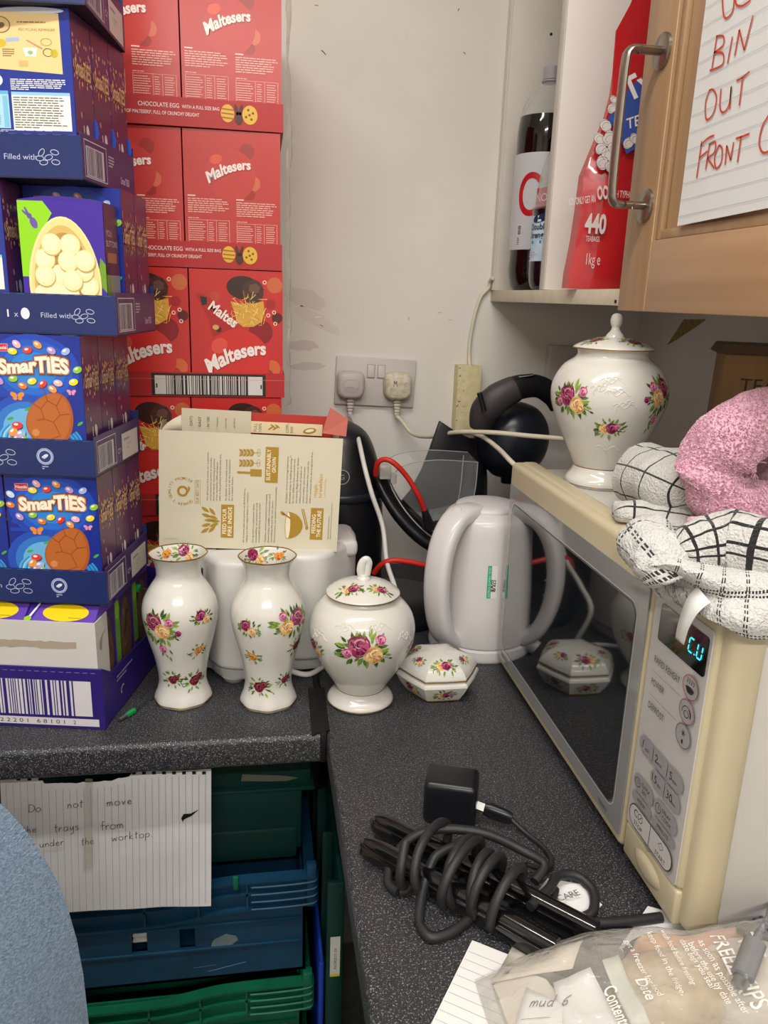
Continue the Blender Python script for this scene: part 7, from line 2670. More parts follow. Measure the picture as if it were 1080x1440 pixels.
# blue ribbon with white lettering, engraved cup of leaves
p.poly([tp(*q) for q in ((555, 560), (620, 440), (735, 330), (735, 640), (650, 690), (600, 560))], '#3a54a4', 1)
p.text('Ty', *tp(665, 450), 0.026, '#e6e2e4', 2, rot=0.5, bold=0.03)
p.text('TEA', *tp(662, 575), 0.0120, '#e6e2e4', 2, rot=0.35, bold=0.01, shear=0.2)
rg = random.Random(6)
for i, (zx, zy, r_) in enumerate(((560, 560, 28), (530, 620, 26), (575, 620, 32), (535, 665, 26), (570, 690, 34), (540, 730, 30), (575, 745, 24), (590, 660, 26), (590, 480, 22), (600, 440, 18), (660, 640, 26), (690, 620, 24))):
    x, z = tp(zx, zy)
    k_ = 0.295e-3
    p.ell(x, z, r_ * k_, r_ * k_ * 0.8, '#d9d2d0', 3 + i * 0.2, rg.uniform(0, 3), n=12)
    p.ring(x, z, r_ * k_, r_ * k_ * 0.8, 0.0005, '#5a4a4c', 3.1 + i * 0.2, 0, n=14)
    p.ring(x, z, r_ * k_ * 0.6, r_ * k_ * 0.4, 0.0004, '#5a4a4c', 3.1 + i * 0.2, 0.6, n=10, a0=0, a1=4)
p.build('bag_print', t)

# ================================================================== WOODEN TEA CADDY
M_CADDY = wood('caddy_wood', '#a98457', '#96713f', rough=0.5, sc=(50, 50, 5))
M_CLID = wood('caddy_lid_wood', '#6f5641', '#5e4735', rough=0.45, sc=(6, 50, 50))
t = thing('tea_caddy', 'square wooden tea caddy with darker lid behind the pink towel', 'caddy', (0.633, 0.930, MZ + 0.0002), R(-25))
bm = bmesh.new()
bbox(bm, -0.050, 0.050, -0.047, 0.047, 0, 0.158, 0.002)
for v in bm.verts:
    k_ = 1 - 0.10 * v.co.z / 0.158 * 0.0
    v.co.x *= 1 - 0.06 * (v.co.z / 0.158)
    v.co.y *= 1 - 0.06 * (v.co.z / 0.158)
bobj('box', bm, M_CADDY, t)
bm = bmesh.new()
bbox(bm, -0.055, 0.055, -0.051, 0.051, 0.1585, 0.1700)
for v in bm.verts:
    if v.co.z > 0.165:
        v.co.x *= 0.90
        v.co.y *= 0.90
bobj('lid', bm, M_CLID, t)
p = Print(plane_map((0, -0.0473, 0), (1, 0, 0), (0, 0.018, 1)), rough=0.6)
p.text('TEA', -0.0250, 0.113, 0.0165, '#4a3522', 1, w=0.042)
p.build('lettering', t)

# ================================================================== TOWELS


def terry(name, base, line, pu, pv, wd, dash, relief=420, bump=1.0):
    m = bpy.data.materials.new(name)
    m.use_nodes = True
    nt = m.node_tree
    b = nt.nodes['Principled BSDF']
    b.inputs['Roughness'].default_value = 0.95
    b.inputs['Sheen Weight'].default_value = 0.25
    uv = nt.nodes.new('ShaderNodeUVMap')
    uv.uv_map = 'UVMap'
    sp = nt.nodes.new('ShaderNodeSeparateXYZ')
    nt.links.new(uv.outputs[0], sp.inputs[0])

    def M(op, a, bb=None):
        n = nt.nodes.new('ShaderNodeMath')
        n.operation = op
        for i, q in enumerate((a, bb)):
            if q is None:
                continue
            if isinstance(q, (int, float)):
                n.inputs[i].default_value = q
            else:
                nt.links.new(q, n.inputs[i])
        return n.outputs[0]
    res = None
    if pu:
        for ax, ot, per in (('X', 'Y', pu), ('Y', 'X', pv)):
            fr_ = M('FRACT', M('DIVIDE', sp.outputs[ax], per))
            ln = M('LESS_THAN', M('ABSOLUTE', M('SUBTRACT', fr_, 0.5)), wd / per / 2)
            if dash:
                d_ = M('GREATER_THAN', M('FRACT', M('DIVIDE', sp.outputs[ot], dash)), 0.38)
                ctr = M('GREATER_THAN', M('ABSOLUTE', M('SUBTRACT', fr_, 0.5)), wd / per / 7)
                ln = M('MULTIPLY', M('MULTIPLY', ln, d_), ctr)
            res = ln if res is None else M('MAXIMUM', res, ln)
    tc = nt.nodes.new('ShaderNodeTexCoord')
    nz_ = nt.nodes.new('ShaderNodeTexNoise')
    nz_.inputs['Scale'].default_value = relief
    nz_.inputs['Detail'].default_value = 2
    nt.links.new(tc.outputs['Object'], nz_.inputs['Vector'])
    mx = nt.nodes.new('ShaderNodeMix')
    mx.data_type = 'RGBA'
    mx.inputs['A'].default_value = (*lin(base), 1)
    mx.inputs['B'].default_value = (*lin(line), 1)
    if res is not None:
        nt.links.new(res, mx.inputs['Factor'])
    else:
        mp_ = nt.nodes.new('ShaderNodeMapRange')
        mp_.inputs[1].default_value = 0.3
        mp_.inputs[2].default_value = 0.7
        nt.links.new(nz_.outputs['Fac'], mp_.inputs[0])
        nt.links.new(mp_.outputs[0], mx.inputs['Factor'])
    nt.links.new(mx.outputs['Result'], b.inputs['Base Color'])
    bp = nt.nodes.new('ShaderNodeBump')
    bp.inputs['Strength'].default_value = bump
    bp.inputs['Distance'].default_value = 0.003
    nt.links.new(nz_.outputs['Fac'], bp.inputs['Height'])
    nt.links.new(bp.outputs[0], b.inputs['Normal'])
    return m


def cloth(name, pts, radii, m, parent, flat=1.0, up=(0, 0, 1), amp=0.004, fq=40, n=40, k=14, zmin=None, seed=0, ends=True):
    """a rolled or bunched fold of towelling: swept oval with crumpled surface and fabric UVs"""
    P = catmull(pts, k)
    mm = len(P)
    cum = [0]
    for i in range(1, mm):
        cum.append(cum[-1] + (P[i] - P[i - 1]).length)
    vs, fs, uvs = [], [], []
    for i in range(mm):
        t_ = (P[min(i + 1, mm - 1)] - P[max(i - 1, 0)]).normalized()
        u = Vector(up) - t_ * Vector(up).dot(t_)
        u.normalize()
        w_ = t_.cross(u)
        f_ = i / (mm - 1)
        r_ = float(np.interp(f_ * (len(radii) - 1), range(len(radii)), radii))
        if ends:
            e = min(f_, 1 - f_) * cum[-1] / max(r_ * 0.9, 1e-5)
            if e < 1:
                r_ *= math.sqrt(max(0.02, 1 - (1 - e) ** 2))
        for j in range(n + 1):
            a = 2 * PI * j / n
            q = P[i] + w_ * (math.cos(a) * r_ * flat) + u * (math.sin(a) * r_)
            nn_ = noise.noise(q * fq + Vector((seed, 0, 0))) + 0.5 * noise.noise(q * fq * 2.3 + Vector((0, seed, 3)))
            d_ = (q - P[i])
            if d_.length > 1e-6:
                q = q + d_.normalized() * nn_ * amp * min(1, d_.length / 0.01)
            if zmin is not None and q.z < zmin(q):
                q.z = zmin(q)
            vs.append(q)
            uvs.append((cum[i], a / (2 * PI) * 2 * PI * max(radii) * (1 + flat) / 2))
    st = n + 1
    for i in range(mm - 1):
        for j in range(n):
            fs.append((i * st + j, i * st + j + 1, (i + 1) * st + j + 1, (i + 1) * st + j))
    me = bpy.data.meshes.new(name)
    me.from_pydata([tuple(v) for v in vs], [], fs)
    ul = me.uv_layers.new(name='UVMap')
    for lp in me.loops:
        ul.data[lp.index].uv = uvs[lp.vertex_index]
    me.update()
    return finish(name, me, m, parent, ang=80)


def mwtop(q):
    """height of the microwave under a point"""
    if 0.330 < q.x < 0.372 and q.y > 0.466:
        return 0.3002
    if q.x >= 0.366 and q.y > 0.4745:
        return MZ + 0.001
    return -1


T_BIG = terry('terry_big_check', '#c6c6c2', '#1b1b1c', 0.036, 0.034, 0.0022, None, 450)
T_DASH = terry('terry_dash_check', '#cacac8', '#232324', 0.034, 0.034, 0.0052, 0.0046, 450)
T_GRID = terry('terry_bold_grid', '#c8c8c6', '#131314', 0.0185, 0.0150, 0.0026, None, 500)
T_PINK = terry('terry_pink', '#e3b6c8', '#d39fb6', 0, 0, 0, None, 260, 1.0)
t = thing('tea_towel', 'white towelling tea towel with thin black check, bunched against the urn', 'towel')
cloth('upper_fold', [onz(880, 668, 0.322), onz(905, 668, 0.326), onz(945, 680, 0.330), onz(990, 700, 0.330)], [0.026, 0.032, 0.034, 0.03], T_BIG, t, flat=1.25, amp=0.004, fq=28, zmin=mwtop, seed=1)
cloth('lower_fold', [onz(862, 722, 0.305), onz(885, 722, 0.306), onz(930, 728, 0.305), onz(980, 735, 0.306)], [0.010, 0.013, 0.014, 0.013], T_BIG, t, flat=1.7, amp=0.004, fq=45, zmin=mwtop, seed=2)

t = thing('tea_towel', 'white towelling tea towel with dashed black check hanging over the microwave corner', 'towel')
cloth('side_fold', [onz(905, 752, 0.312), onz(920, 768, 0.318), onz(936, 792, 0.312), onz(948, 818, 0.300)], [0.015, 0.020, 0.021, 0.016], T_DASH, t, flat=1.3, amp=0.005, fq=55, zmin=mwtop, seed=3)
rowsD = [[onz(x, y, 0.312) for x, y in ((925, 770), (960, 776), (1005, 782), (1050, 786), (1100, 790))],
         [onz(x, y, 0.318) for x, y in ((912, 790), (955, 798), (1005, 808), (1055, 812), (1105, 815))],
         [onx(910, 808, 0.326), onx(950, 818, 0.322), onx(1000, 838, 0.320), onz(1055, 846, 0.305), onz(1110, 845, 0.308)],
         [onx(918, 822, 0.3200), onx(953, 834, 0.317), onx(1000, 856, 0.315), ony(1052, 874, 0.452), ony(1110, 872, 0.448)],
         [onx(926, 836, 0.3200), onx(960, 850, 0.3175), onx(1002, 872, 0.316), ony(1054, 896, 0.456), ony(1110, 890, 0.452)]]
acr = [catmull(r_, 14) for r_ in rowsD]
vs, fs, uvs = [], [], []
ncol = len(acr[0])
for i in range(ncol):
    dn_ = catmull([acr[r_][i] for r_ in range(5)], 9)
    ln_ = 0
    for j, q in enumerate(dn_):
        if j:
            ln_ += (q - dn_[j - 1]).length
        w_ = noise.noise(q * 38 + Vector((9, 0, 0))) * 0.0045 + noise.noise(q * 90) * 0.0018
        q2 = q + Vector((-0.5, -0.4, 0.75)) * w_
        if j < len(dn_) - 8:
            q2.z = max(q2.z, mwtop(q2) + 0.004)
        vs.append(q2)
        uvs.append((ln_ * 1.0 + 0.004, i / (ncol - 1) * 0.21))
nrow = 4 * 9 + 1
for i in range(ncol - 1):
    for j in range(nrow - 1):
        fs.append((i * nrow + j, i * nrow + j + 1, (i + 1) * nrow + j + 1, (i + 1) * nrow + j))
me = bpy.data.meshes.new('hanging_fold')
me.from_pydata([tuple(v) for v in vs], [], fs)
ul = me.uv_layers.new(name='UVMap')
for lp in me.loops:
    ul.data[lp.index].uv = uvs[lp.vertex_index]
me.update()
o = finish('hanging_fold', me, T_DASH, t, ang=80)
sm = o.modifiers.new('thickness', 'SOLIDIFY')
sm.thickness = 0.005
sm.offset = 0.0
tag_pts = [onx(990, 836, 0.313), onx(974, 852, 0.306), onx(962, 878, 0.304), onx(956, 902, 0.307)]
vs, fs = [], []
wv = [Vector((0, -0.016, -0.004)), Vector((0, -0.014, -0.003)), Vector((0, -0.011, -0.001)), Vector((0, -0.010, 0.0))]
C_ = catmull(tag_pts, 5)
for i, c in enumerate(C_):
    f_ = i / (len(C_) - 1) * 3
    w_ = wv[int(min(f_, 2))].lerp(wv[int(min(f_, 2)) + 1], f_ - int(min(f_, 2)))
    vs += [c - w_ * 0.6, c, c + w_ * 0.6]
for i in range(len(C_) - 1):
    for j in range(2):
        a = 3 * i + j
        fs.append((a, a + 1, a + 4, a + 3))
o = raw('care_tag', vs, fs, mat('satin_tag', '#dcdcda', rough=0.4, noise_s=30, noise_amt=0.03), t)
o.modifiers.new('thickness', 'SOLIDIFY').thickness = 0.0005

t = thing('tea_towel', 'white towelling tea towel with bold black grid, rolled below the pink towel', 'towel')
cloth('roll', [onz(948, 775, 0.322), onz(985, 768, 0.326), onz(1030, 765, 0.330), onz(1075, 772, 0.332), onz(1130, 785, 0.330)], [0.014, 0.021, 0.024, 0.024, 0.022], T_GRID, t, flat=1.1, amp=0.003, fq=50, zmin=mwtop, seed=5)

t = thing('bath_towel', 'fluffy pink towel curled on top of the checked tea towels', 'towel')
pk = [Vector((0.60, 0.74, 0.318)), Vector((0.592, 0.72, 0.350)), Vector((0.570, 0.69, 0.392)), ony(1120, 584, 0.655), ony(1040, 606, 0.635), ony(1004, 652, 0.63), ony(1014, 702, 0.625), ony(1075, 712, 0.615), ony(1160, 708, 0.61)]
body = cloth('curled_roll', pk, [0.027, 0.028, 0.028, 0.028, 0.027, 0.025, 0.0235, 0.023, 0.023], T_PINK, t, flat=1.35, up=(0, 0, 1), amp=0.004, fq=35, n=44, k=14, seed=6, zmin=mwtop)
cloth('inner_fold', [ony(1045, 662, 0.685), ony(1090, 665, 0.69), Vector((0.55, 0.70, 0.315))], [0.022, 0.028, 0.026], T_PINK, t, flat=1.3, amp=0.004, fq=35, seed=7)
cloth('hem', [ony(968, 735, 0.585), ony(1010, 742, 0.58), ony(1070, 746, 0.575), ony(1150, 752, 0.575)], [0.006, 0.008, 0.008, 0.008], T_PINK, t, flat=1.6, amp=0.002, fq=60, seed=8)
# loops of the pile
rg = random.Random(12)
me = body.data
vs, fs = [], []
for po in me.polygons:
    ar = po.area
    cnt = ar / 2.2e-6
    c0 = int(cnt) + (1 if rg.random() < cnt - int(cnt) else 0)
    pv_ = [me.vertices[i].co for i in po.vertices]
    for _ in range(min(c0, 8)):
        a, b = rg.random(), rg.random()
        q = (pv_[0] * (1 - a) + pv_[1] * a) * (1 - b) + (pv_[3] * (1 - a) + pv_[2] * a) * b
        d_ = (po.normal + Vector((rg.uniform(-0.7, 0.7), rg.uniform(-0.7, 0.7), rg.uniform(-0.8, 0.4)))).normalized()
        L_ = rg.uniform(0.0035, 0.0070)
        s1 = d_.orthogonal().normalized()
        s2 = d_.cross(s1)
        w_ = rg.uniform(0.0006, 0.0010)
        o0 = len(vs)
        b0 = q - d_ * 0.001
        tip = q + d_ * L_
        vs += [b0 + s1 * w_, b0 - s1 * w_ * 0.5 + s2 * w_ * 0.87, b0 - s1 * w_ * 0.5 - s2 * w_ * 0.87, tip + s1 * w_ * 0.6, tip - s1 * w_ * 0.4 + s2 * w_ * 0.5, tip - s1 * w_ * 0.4 - s2 * w_ * 0.5]
        for x_, y_ in ((0, 1), (1, 2), (2, 0)):
            fs.append((o0 + x_, o0 + y_, o0 + y_ + 3, o0 + x_ + 3))
        fs.append((o0 + 3, o0 + 4, o0 + 5))
pile = raw('pile', vs, fs, mat('pink_pile', '#ebc2d2', rough=0.9, noise_s=60, col2='#e0afc4', sheen=0.3), t, smooth=False)
pile['kind'] = 'stuff'

# ================================================================== HAIR STRAIGHTENER AND CHARGER
M_GLOSS = mat('gloss_black', '#0d0d0f', rough=0.14, noise_s=200, noise_amt=0.2, coat=0.5)
M_CORD = mat('black_cord', '#232325', rough=0.5, noise_s=80, noise_amt=0.15, bump_s=200, bump=0.1)
t = thing('hair_straightener', 'glossy black hair straightener wrapped in its own thick black cord', 'hair straightener')


def arm(a, b, z0, nm, w=0.0088, h=0.0095):
    A, B = onz(*a, z0), onz(*b, z0)
    d_ = (B - A)
    L_ = d_.length
    ang = math.atan2(d_.y, d_.x)
    o = bpy.data.objects.new(nm, None)
    link(o, t)
    o.matrix_local = Matrix.Translation(A) @ Matrix.Rotation(ang, 4, 'Z')
    prism('shell', [(x, y) for x, y in ((0.0, -w * 0.35), (0.004, -w * 0.8), (0.012, -w), (L_, -w), (L_, w), (0.012, w), (0.004, w * 0.8), (0.0, w * 0.35))], -h, h * 0.25, M_GLOSS, o, r=0.002, seg=2)
    v, f = tube_geo([(0.006, 0, h * 0.25), (0.03, 0, h * 0.42), (L_ * 0.6, 0, h * 0.5), (L_, 0, h * 0.5)], [w * 0.5, w * 0.78, w * 0.82, w * 0.8], n=16, k=6, ry=1.0, up=(0, 1, 0))
    raw('barrel', v, f, M_GLOSS, o, ang=60)
    box('plate', 0.01, 0.09, -w * 0.55, w * 0.55, -h - 0.0025, -h + 0.001, mat('heat_plate', '#2a2a2c', rough=0.2, metal=0.6, noise_s=40, noise_amt=0.1), o, r=0.0006)
    return A, B


z_ = 0.0145
A1, B1 = arm((508, 1182), (782, 1338), z_, 'arm')
A2, B2 = arm((524, 1150), (838, 1315), z_, 'arm')
mid = lambda u: (A1.lerp(B1, u) + A2.lerp(B2, u)) / 2
ax = (mid(1) - mid(0)).normalized()
sd = Vector((-ax.y, ax.x, 0))
# the coils
pts = []
turns = 6.5
NP = 74
for i in range(NP + 1):
    f_ = i / NP
    u = 0.24 + 0.46 * f_ ** 0.6
    a = f_ * turns * 2 * PI + 2.2
    rr_ = 0.031 + 0.006 * math.sin(5 * f_ + 1) + 0.004 * noise.noise(Vector((f_ * 9, 0, 0)))
    c = mid(u)
    z = 0.0165 + 0.0255 * math.sin(a) + 0.006
    z = max(z, 0.0052)
    q = c + sd * (rr_ * math.cos(a)) + ax * (0.010 * math.sin(a * 0.5 + 1.0))
    pts.append(Vector((q.x, q.y, z)))
g0 = pts[0]
lead = [onz(560, 1255, 0.005), onz(546, 1240, 0.005), onz(552, 1208, 0.012), onz(580, 1178, 0.028), onz(620, 1166, 0.036), onz(680, 1172, 0.036), onz(735, 1196, 0.034), onz(765, 1215, 0.026), onz(752, 1240, 0.020)]
tube('wrapped_cord', pts, 0.0043, M_CORD, t, n=9, k=4)
tube('cord_loop', lead, 0.0043, M_CORD, t, n=9, k=7)
tube('cord_loop', [onz(560, 1255, 0.005), onz(575, 1250, 0.005), onz(590, 1240, 0.006), onz(610, 1232, 0.008)], 0.0043, M_CORD, t, n=9, k=5)
tube('cord_loop', [onz(590, 1300, 0.005), onz(605, 1318, 0.0045), onz(632, 1312, 0.0045), onz(660, 1292, 0.006), onz(680, 1270, 0.012)], 0.0043, M_CORD, t, n=9, k=7)
tube('cord_loop', [onz(640, 1190, 0.034), onz(612, 1205, 0.030), onz(598, 1240, 0.016), onz(590, 1280, 0.008), onz(590, 1300, 0.005)], 0.0043, M_CORD, t, n=9, k=7)
tube('cord_loop', [onz(745, 1275, 0.020), onz(772, 1250, 0.020), onz(785, 1232, 0.018), onz(812, 1232, 0.016), onz(834, 1254, 0.012), onz(832, 1284, 0.008), onz(800, 1292, 0.007), onz(778, 1272, 0.009), onz(780, 1250, 0.012)], 0.0043, M_CORD, t, n=9, k=7)
tube('cord_tail', [onz(780, 1290, 0.010), onz(830, 1298, 0.008), onz(880, 1296, 0.007), onz(930, 1290, 0.006)], 0.0043, M_CORD, t, n=9, k=6)
# white tag caught in the cord
t = thing('paper_tag', 'white paper label tag caught in the straightener cord', 'tag')
cp_ = [onz(752, 1258, 0.006), onz(770, 1235, 0.010), onz(815, 1243, 0.010), onz(847, 1272, 0.006), onz(835, 1284, 0.004), onz(785, 1290, 0.004)]
slab('tag_card', cp_, (0, 0, 1), 0.0006, M_PAPER, t)
p = Print(lambda u, v, d: Vector((u, v, 0.0105 + d)), rough=0.6)
q = onz(787, 1268, 0.0105)
p.text('CARE', q.x, q.y, 0.0065, '#5a5a5a', 1, rot=0.25, w=0.022)
p.build('tag_print', t)

# charger cube with a cable
t = thing('usb_charger', 'black cube mains charger with a short lead on the worktop', 'charger')
q0 = onz(636, 1166, 0.0)
ch = Matrix.Translation((q0.x + 0.003, q0.y + 0.022, 0.0002)) @ Matrix.Rotation(R(-20), 4, 'Z')
o = box('body', -0.026, 0.026, -0.020, 0.020, 0, 0.046, M_CBLK, t, r=0.006, seg=4)
o.matrix_local = ch
bm = bmesh.new()
b0 = ch @ Vector((0.026, -0.004, 0.018))
dr_ = (ch.to_3x3() @ Vector((1, -0.15, -0.15))).normalized()
tube('connector', [b0, b0 + dr_ * 0.010], 0.0052, M_SILV, t, spline=False, n=4)
v, f = tube_geo([b0 + dr_ * 0.008, b0 + dr_ * 0.014, b0 + dr_ * 0.028, b0 + dr_ * 0.036], [0.0068, 0.0078, 0.0075, 0.0058], n=12, k=3, ry=0.75, up=(0, 0, 1))
raw('connector_grip', v, f, M_CBLK, t, ang=50)
tube('lead', [b0 + dr_ * 0.034, onz(738, 1170, 0.006), onz(765, 1192, 0.004), onz(776, 1212, 0.004), onz(765, 1222, 0.006), onz(740, 1215, 0.012)], 0.0025, M_CORD, t, n=8)

# ================================================================== PAPERS AND THE ZIP BAG
M_PAD = mat('lined_pad_paper', '#d9d9d7', rough=0.7, noise_s=15, noise_amt=0.03)
t = thing('writing_pad', 'lined white paper lying under the straightener and the zip bag', 'paper')
c0 = onz(664, 1322, 0.003)
L1 = (onz(606, 1440, 0.003) - c0).normalized()
L2 = Vector((-L1.y, L1.x, 0))
pc = [c0, c0 + L2 * 0.15, c0 + L2 * 0.15 + L1 * 0.21, c0 + L1 * 0.21]
slab('sheets', pc, (0, 0, 1), 0.0026, M_PAD, t)
p = Print(lambda u, v, d: Vector(c0 + L2 * u + L1 * v + Vector((0, 0, d))), rough=0.7)
for i in range(22):
    vv = [(0.001, 0.012 + i * 0.0085), (0.149, 0.012 + i * 0.0085)]
    p.stroke(vv[::-1], 0.0004, '#9aa3b4', 0)
p.build('ruled_lines', t)
t = thing('paper_sheet', 'corner of a white paper sheet at the foot of the microwave', 'paper')
c1 = onz(911, 1274, 0.0034)
slab('sheet', [c1, c1 + Vector((-0.045, -0.040, 0)), c1 + Vector((-0.02, -0.085, 0)), c1 + Vector((0.07, -0.07, 0)), c1 + Vector((0.05, -0.028, 0))], (0, 0, 1), 0.0004, M_PAPER, t)

# bag outline on the worktop; height field above it
BX0, BX1, BY0, BY1 = 0.156, 0.470, 0.300, 0.462


def bag_far(x):
    return float(np.interp(x, [0.156, 0.20, 0.25, 0.30, 0.322, 0.47], [0.456, 0.470, 0.478, 0.474, 0.4625, 0.4625]))


def bag_h(x, y):
    u, v = (x - BX0) / (BX1 - BX0), (y - BY0) / (bag_far(x) - BY0)
    e = min(1, max(0, min(u, 1 - u) * 3.6)) ** 0.5 * min(1, max(0, min(v, (1 - v) * 2.2) * 3.0)) ** 0.45
    return 0.005 + e * (0.024 + 0.034 * min(u, 0.75)) + 0.006 * noise.noise(Vector((x * 28, y * 28, 0))) * e + 0.002 * noise.noise(Vector((x * 80, y * 80, 2))) * e


def bag_xy(u, v):
    # slightly slanted outline
    x = BX0 + (BX1 - BX0) * u
    return x, BY0 + (bag_far(x) - BY0) * v


M_BAG = plastic_film('zip_bag_film', '#c9c5bd', 0.22, rough=0.10, bump_s=55, bump=1.0)
t = thing('zip_bag', 'clear zip-seal freezer bag stuffed with labels beside the microwave', 'plastic bag')
nu, nv = 70, 40
vs, fs = [], []
for top_ in (1, 0):
    for j in range(nv + 1):
        for i in range(nu + 1):
            u, v = i / nu, j / nv
            x, y = bag_xy(u, v)
            vs.append((x, y, bag_h(x, y) if top_ else 0.0034))
N_ = (nu + 1) * (nv + 1)
for s_ in range(2):
    for j in range(nv):
        for i in range(nu):
            a = s_ * N_ + j * (nu + 1) + i
            q = (a, a + 1, a + nu + 2, a + nu + 1)
            fs.append(q if s_ == 0 else q[::-1])
raw('film', vs, fs, M_BAG, t, ang=80)


def bz(px, py, lift=0.0):
    """photo pixel to a point on the bag's upper film"""
    z = 0.03
    for _ in range(6):
        q = onz(px, py, z)
        z = bag_h(q.x, q.y) + lift
    return onz(px, py, z)


o0_ = bz(870, 1360)


def bagmap(x0, y0, ang):
    def f_(u, v, d):
        q = rot2(u, v, ang, x0, y0)
        return Vector((q[0], q[1], bag_h(*q) + 0.0004 + d))
    return f_


lines_ = (('TE', (1033, 1317), (1053, 1348), 0.013), ('FREEZER', (998, 1317), (1040, 1400), 0.0105), ('ZIPS', (1030, 1372), (1059, 1422), 0.013), ('as soon as possible after', (981, 1324), (1046, 1428), 0.0050), ('before the use by date', (967, 1328), (1022, 1414), 0.0050), ('date bags you seal', (955, 1324), (998, 1391), 0.0046),
          ('wash food before freezing', (928, 1309), (972, 1386), 0.0044), ('keep food in the fridge', (909, 1313), (956, 1398), 0.0044), ('get a freezer for food', (878, 1324), (925, 1402), 0.0044), ('Contents', (848, 1392), (872, 1448), 0.0085), ('Date', (893, 1379), (909, 1408), 0.0080))
rows_p = []
for s_, pa, pb, h_ in lines_:
    q, q2 = bz(*pa), bz(*pb)
    p = Print(bagmap(q.x, q.y, math.atan2(q2.y - q.y, q2.x - q.x)), base=0.0004, rough=0.4)
    p.text(s_, 0, 0, h_, '#e2deda', 1, bold=0.012 if h_ > 0.0075 else 0, w=math.hypot(q2.x - q.x, q2.y - q.y))
    rows_p.append(p)
big = rows_p[0]
for q in rows_p[1:]:
    o_ = len(big.vs)
    big.vs += q.vs
    big.fs += [tuple(i + o_ for i in f_) for f_ in q.fs]
    big.fm += q.fm
big.build('bag_lettering', t)
# zip strips
for zp in (((1010, 1274), (1032, 1280), (1054, 1292), (1082, 1312)), ((1020, 1271), (1042, 1277), (1062, 1288), (1090, 1306)), ((1052, 1270), (1068, 1276), (1082, 1284), (1100, 1296))):
    tube('zip_seal', [bz(*q) + Vector((0, 0, 0.002)) for q in zp], 0.0013, mat('blue_zip', '#2f2c86', rough=0.35, noise_s=40, noise_amt=0.1), t, n=6, k=5)

# contents


def card(nm, label, pts, m, lift, hand=None):
    P3 = [bz(*q, lift) for q in pts]
    o = thing(nm, label, 'card')
    vs_ = []
    n_ = 6
    for j in range(n_ + 1):
        for i in range(n_ + 1):
            u, v = i / n_, j / n_
            q = P3[0] * (1 - u) * (1 - v) + P3[1] * u * (1 - v) + P3[2] * u * v + P3[3] * (1 - u) * v
            vs_.append(Vector((q.x, q.y, max(0.004, bag_h(q.x, q.y) + lift))))
    fs_ = [(j * (n_ + 1) + i, j * (n_ + 1) + i + 1, (j + 1) * (n_ + 1) + i + 1, (j + 1) * (n_ + 1) + i) for j in range(n_) for i in range(n_)]
    s_ = raw('card', vs_, fs_, m, o)
    s_.modifiers.new('thickness', 'SOLIDIFY').thickness = 0.0004
    if hand:
        U = (P3[1] - P3[0])
        V = (P3[3] - P3[0])
        lu, lv = U.length, V.length
        U.normalize()
        V.normalize()

        def f_(u, v, d):
            q = P3[0] + U * u + V * v
            return Vector((q.x, q.y, max(0.004, bag_h(q.x, q.y) + lift) + 0.0004 + d))
        pp_ = Print(f_, base=0.0002, rough=0.7)
        for (s2, fu, fv, h_) in hand:
            pp_.hand(s2, fu * lu, fv * lv, h_, 0.0007, '#4a4a50', 1, slant=0.2)
        pp_.rect(0.1 * lu, 0.25 * lv, 0.6 * lu, 0.0004, '#6a6a6e', 1)
        pp_.build('handwriting', o)
    return o


M_TAGC = mat('cream_tag_card', '#ccc5b8', rough=0.7, noise_s=20, noise_amt=0.05)
card('label_card', 'wrinkled cream label with handwriting in the zip bag corner', [(690, 1382), (805, 1362), (820, 1322), (720, 1334)], M_TAGC, -0.0032, [('plain', 0.35, 0.45, 0.007), ('16', 0.1, 0.15, 0.006)])
card('label_card', 'white label with pencilled note in the zip bag', [(720, 1455), (790, 1448), (793, 1412), (740, 1388)], M_PAPER, -0.0030, [('mud 6', 0.2, 0.5, 0.009)])
card('label_card', 'blank white card lying flat in the zip bag', [(795, 1470), (880, 1440), (830, 1360), (778, 1382)], M_PAPER, -0.0034)
card('label_card', 'long narrow white strip of card in the zip bag', [(890, 1445), (915, 1440), (870, 1342), (847, 1350)], mat('strip_card', '#c9ccc4', rough=0.6, noise_s=20, noise_amt=0.03), -0.0026)


def lump(nm, label, cat, px, py, rx, ry, rz_, m, seed):
    q = onz(px, py, 0.016)
    o = thing(nm, label, cat)
    vs_, fs_ = [], []
    n1, n2 = 22, 12
    for j in range(n2 + 1):
        ph = PI * j / n2
        for i in range(n1):
            a = 2 * PI * i / n1
            d_ = Vector((math.sin(ph) * math.cos(a), math.sin(ph) * math.sin(a), math.cos(ph)))
            k_ = 1 + 0.22 * noise.noise(d_ * 2.2 + Vector((seed, 0, 0))) + 0.1 * noise.noise(d_ * 5 + Vector((seed, 4, 0)))
            w_ = Vector((min(max(q.x + d_.x * rx * k_, BX0 + 0.012), BX1 - 0.012), min(max(q.y + d_.y * ry * k_, BY0 + 0.008), BY1 - 0.010), 0.016 + d_.z * rz_ * k_))
            w_.z = min(max(w_.z, 0.0042), max(0.006, bag_h(w_.x, w_.y) - 0.005))
            vs_.append(w_)
    for j in range(n2):
        for i in range(n1):
            a, b = j * n1 + i, j * n1 + (i + 1) % n1
            fs_.append((a, b, b + n1, a + n1))
    return raw('lump', vs_, fs_, m, o, ang=60)


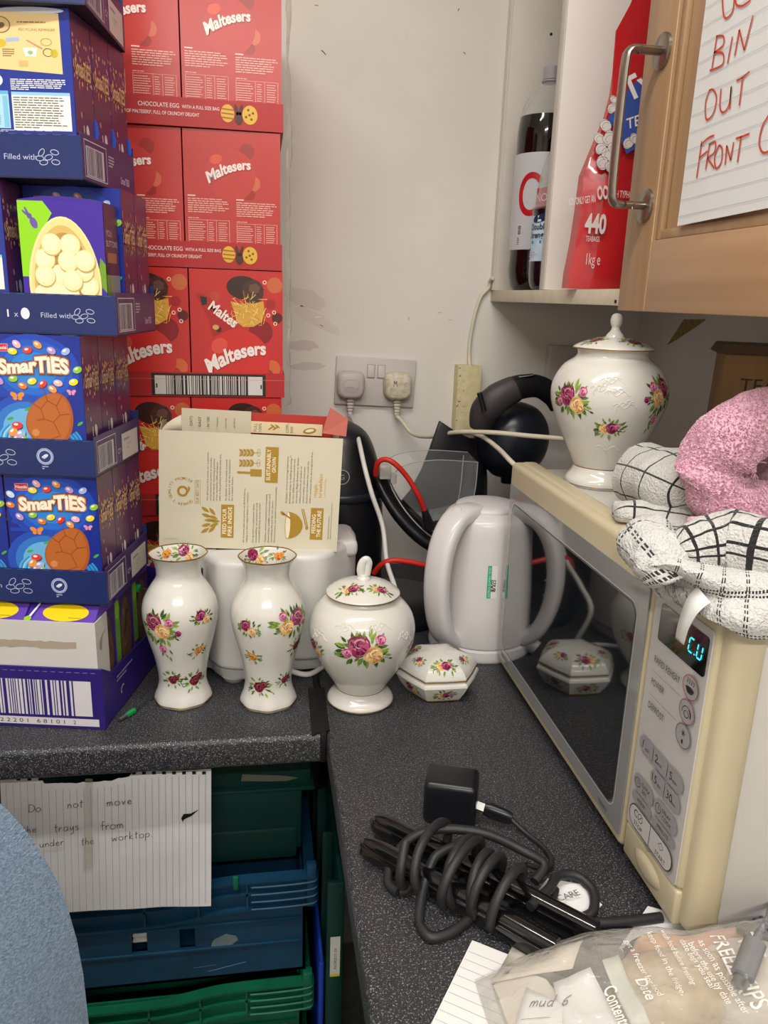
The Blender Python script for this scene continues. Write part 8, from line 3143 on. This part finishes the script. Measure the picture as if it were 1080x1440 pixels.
M_BEI = mat('beige_wadding', '#c4b6a0', rough=0.85, noise_s=40, col2='#a8926f', bump_s=60, bump=0.6)
M_PEACH = mat('peach_wadding', '#c49a72', rough=0.8, noise_s=25, col2='#b98a84', bump_s=60, bump=0.6)
M_WAX = mat('cream_wadding', '#cfc8bd', rough=0.85, noise_s=40, noise_amt=0.1, bump_s=60, bump=0.6)
lump('wadding', 'cream crumpled paper in the near corner of the zip bag', 'wrapping', 725, 1415, 0.035, 0.030, 0.018, M_WAX, 1)
lump('wadding', 'peach coloured crumpled wrapping at the microwave side of the zip bag', 'wrapping', 955, 1320, 0.055, 0.040, 0.03, M_PEACH, 2)
lump('wadding', 'brown tinted crumpled wrapping under the zip bag lettering', 'wrapping', 960, 1400, 0.060, 0.030, 0.03, M_BEI, 3)
lump('wadding', 'pale crumpled wrapping beneath the cable tip in the zip bag', 'wrapping', 1060, 1400, 0.045, 0.040, 0.032, M_WAX, 4)

# usb-c lead lying across the bag
t = thing('usb_lead', 'grey braided lead with metal plug tip lying on the zip bag', 'cable')
M_USB = mat('grey_plug_metal', '#8c8c90', rough=0.35, metal=0.4, noise_s=60, noise_amt=0.1)
a0, a1, a2 = bz(1040, 1384, 0.008), bz(1062, 1325, 0.010), bz(1078, 1295, 0.012)
dd = (a1 - a0).normalized()
v, f = tube_geo([a0 + dd * 0.007, a1], 0.0050, n=14, ry=0.0078, up=(0, 0, 1), spline=False)
raw('plug_shell', v, f, M_USB, t, ang=40)
v, f = tube_geo([a0 - dd * 0.002, a0 + dd * 0.008], 0.0022, n=14, ry=0.0052, up=(0, 0, 1), spline=False)
raw('plug_tip', v, f, M_SILV, t, ang=40)
tube('strain_relief', [a1, a1.lerp(a2, 0.5)], 0.0032, M_USB, t, spline=False, n=10)
tube('braided_cable', [a1.lerp(a2, 0.3), a2, bz(1100, 1270, 0.02), Vector((0.43, 0.40, 0.06)), Vector((0.47, 0.33, 0.03)), Vector((0.50, 0.25, 0.004))], 0.0022, mat('grey_braid', '#8a8a8e', rough=0.7, noise_s=500, col2='#4a4a4e'), t, n=8)

# ------------------------------------------------------------------ put every thing's origin at its base
bpy.context.view_layer.update()
for o in list(COL.objects):
    if o.type == 'EMPTY' and o.parent is None and o.location.length < 1e-9 and o.children:
        lo = Vector((1e9,) * 3)
        hi = Vector((-1e9,) * 3)
        for ch in o.children_recursive:
            if ch.type != 'MESH':
                continue
            for c in ch.bound_box:
                w_ = ch.matrix_world @ Vector(c)
                lo = Vector(map(min, lo, w_))
                hi = Vector(map(max, hi, w_))
        off = Vector(((lo.x + hi.x) / 2, (lo.y + hi.y) / 2, lo.z))
        o.location = off
        for ch in o.children:
            ch.location = ch.location - off
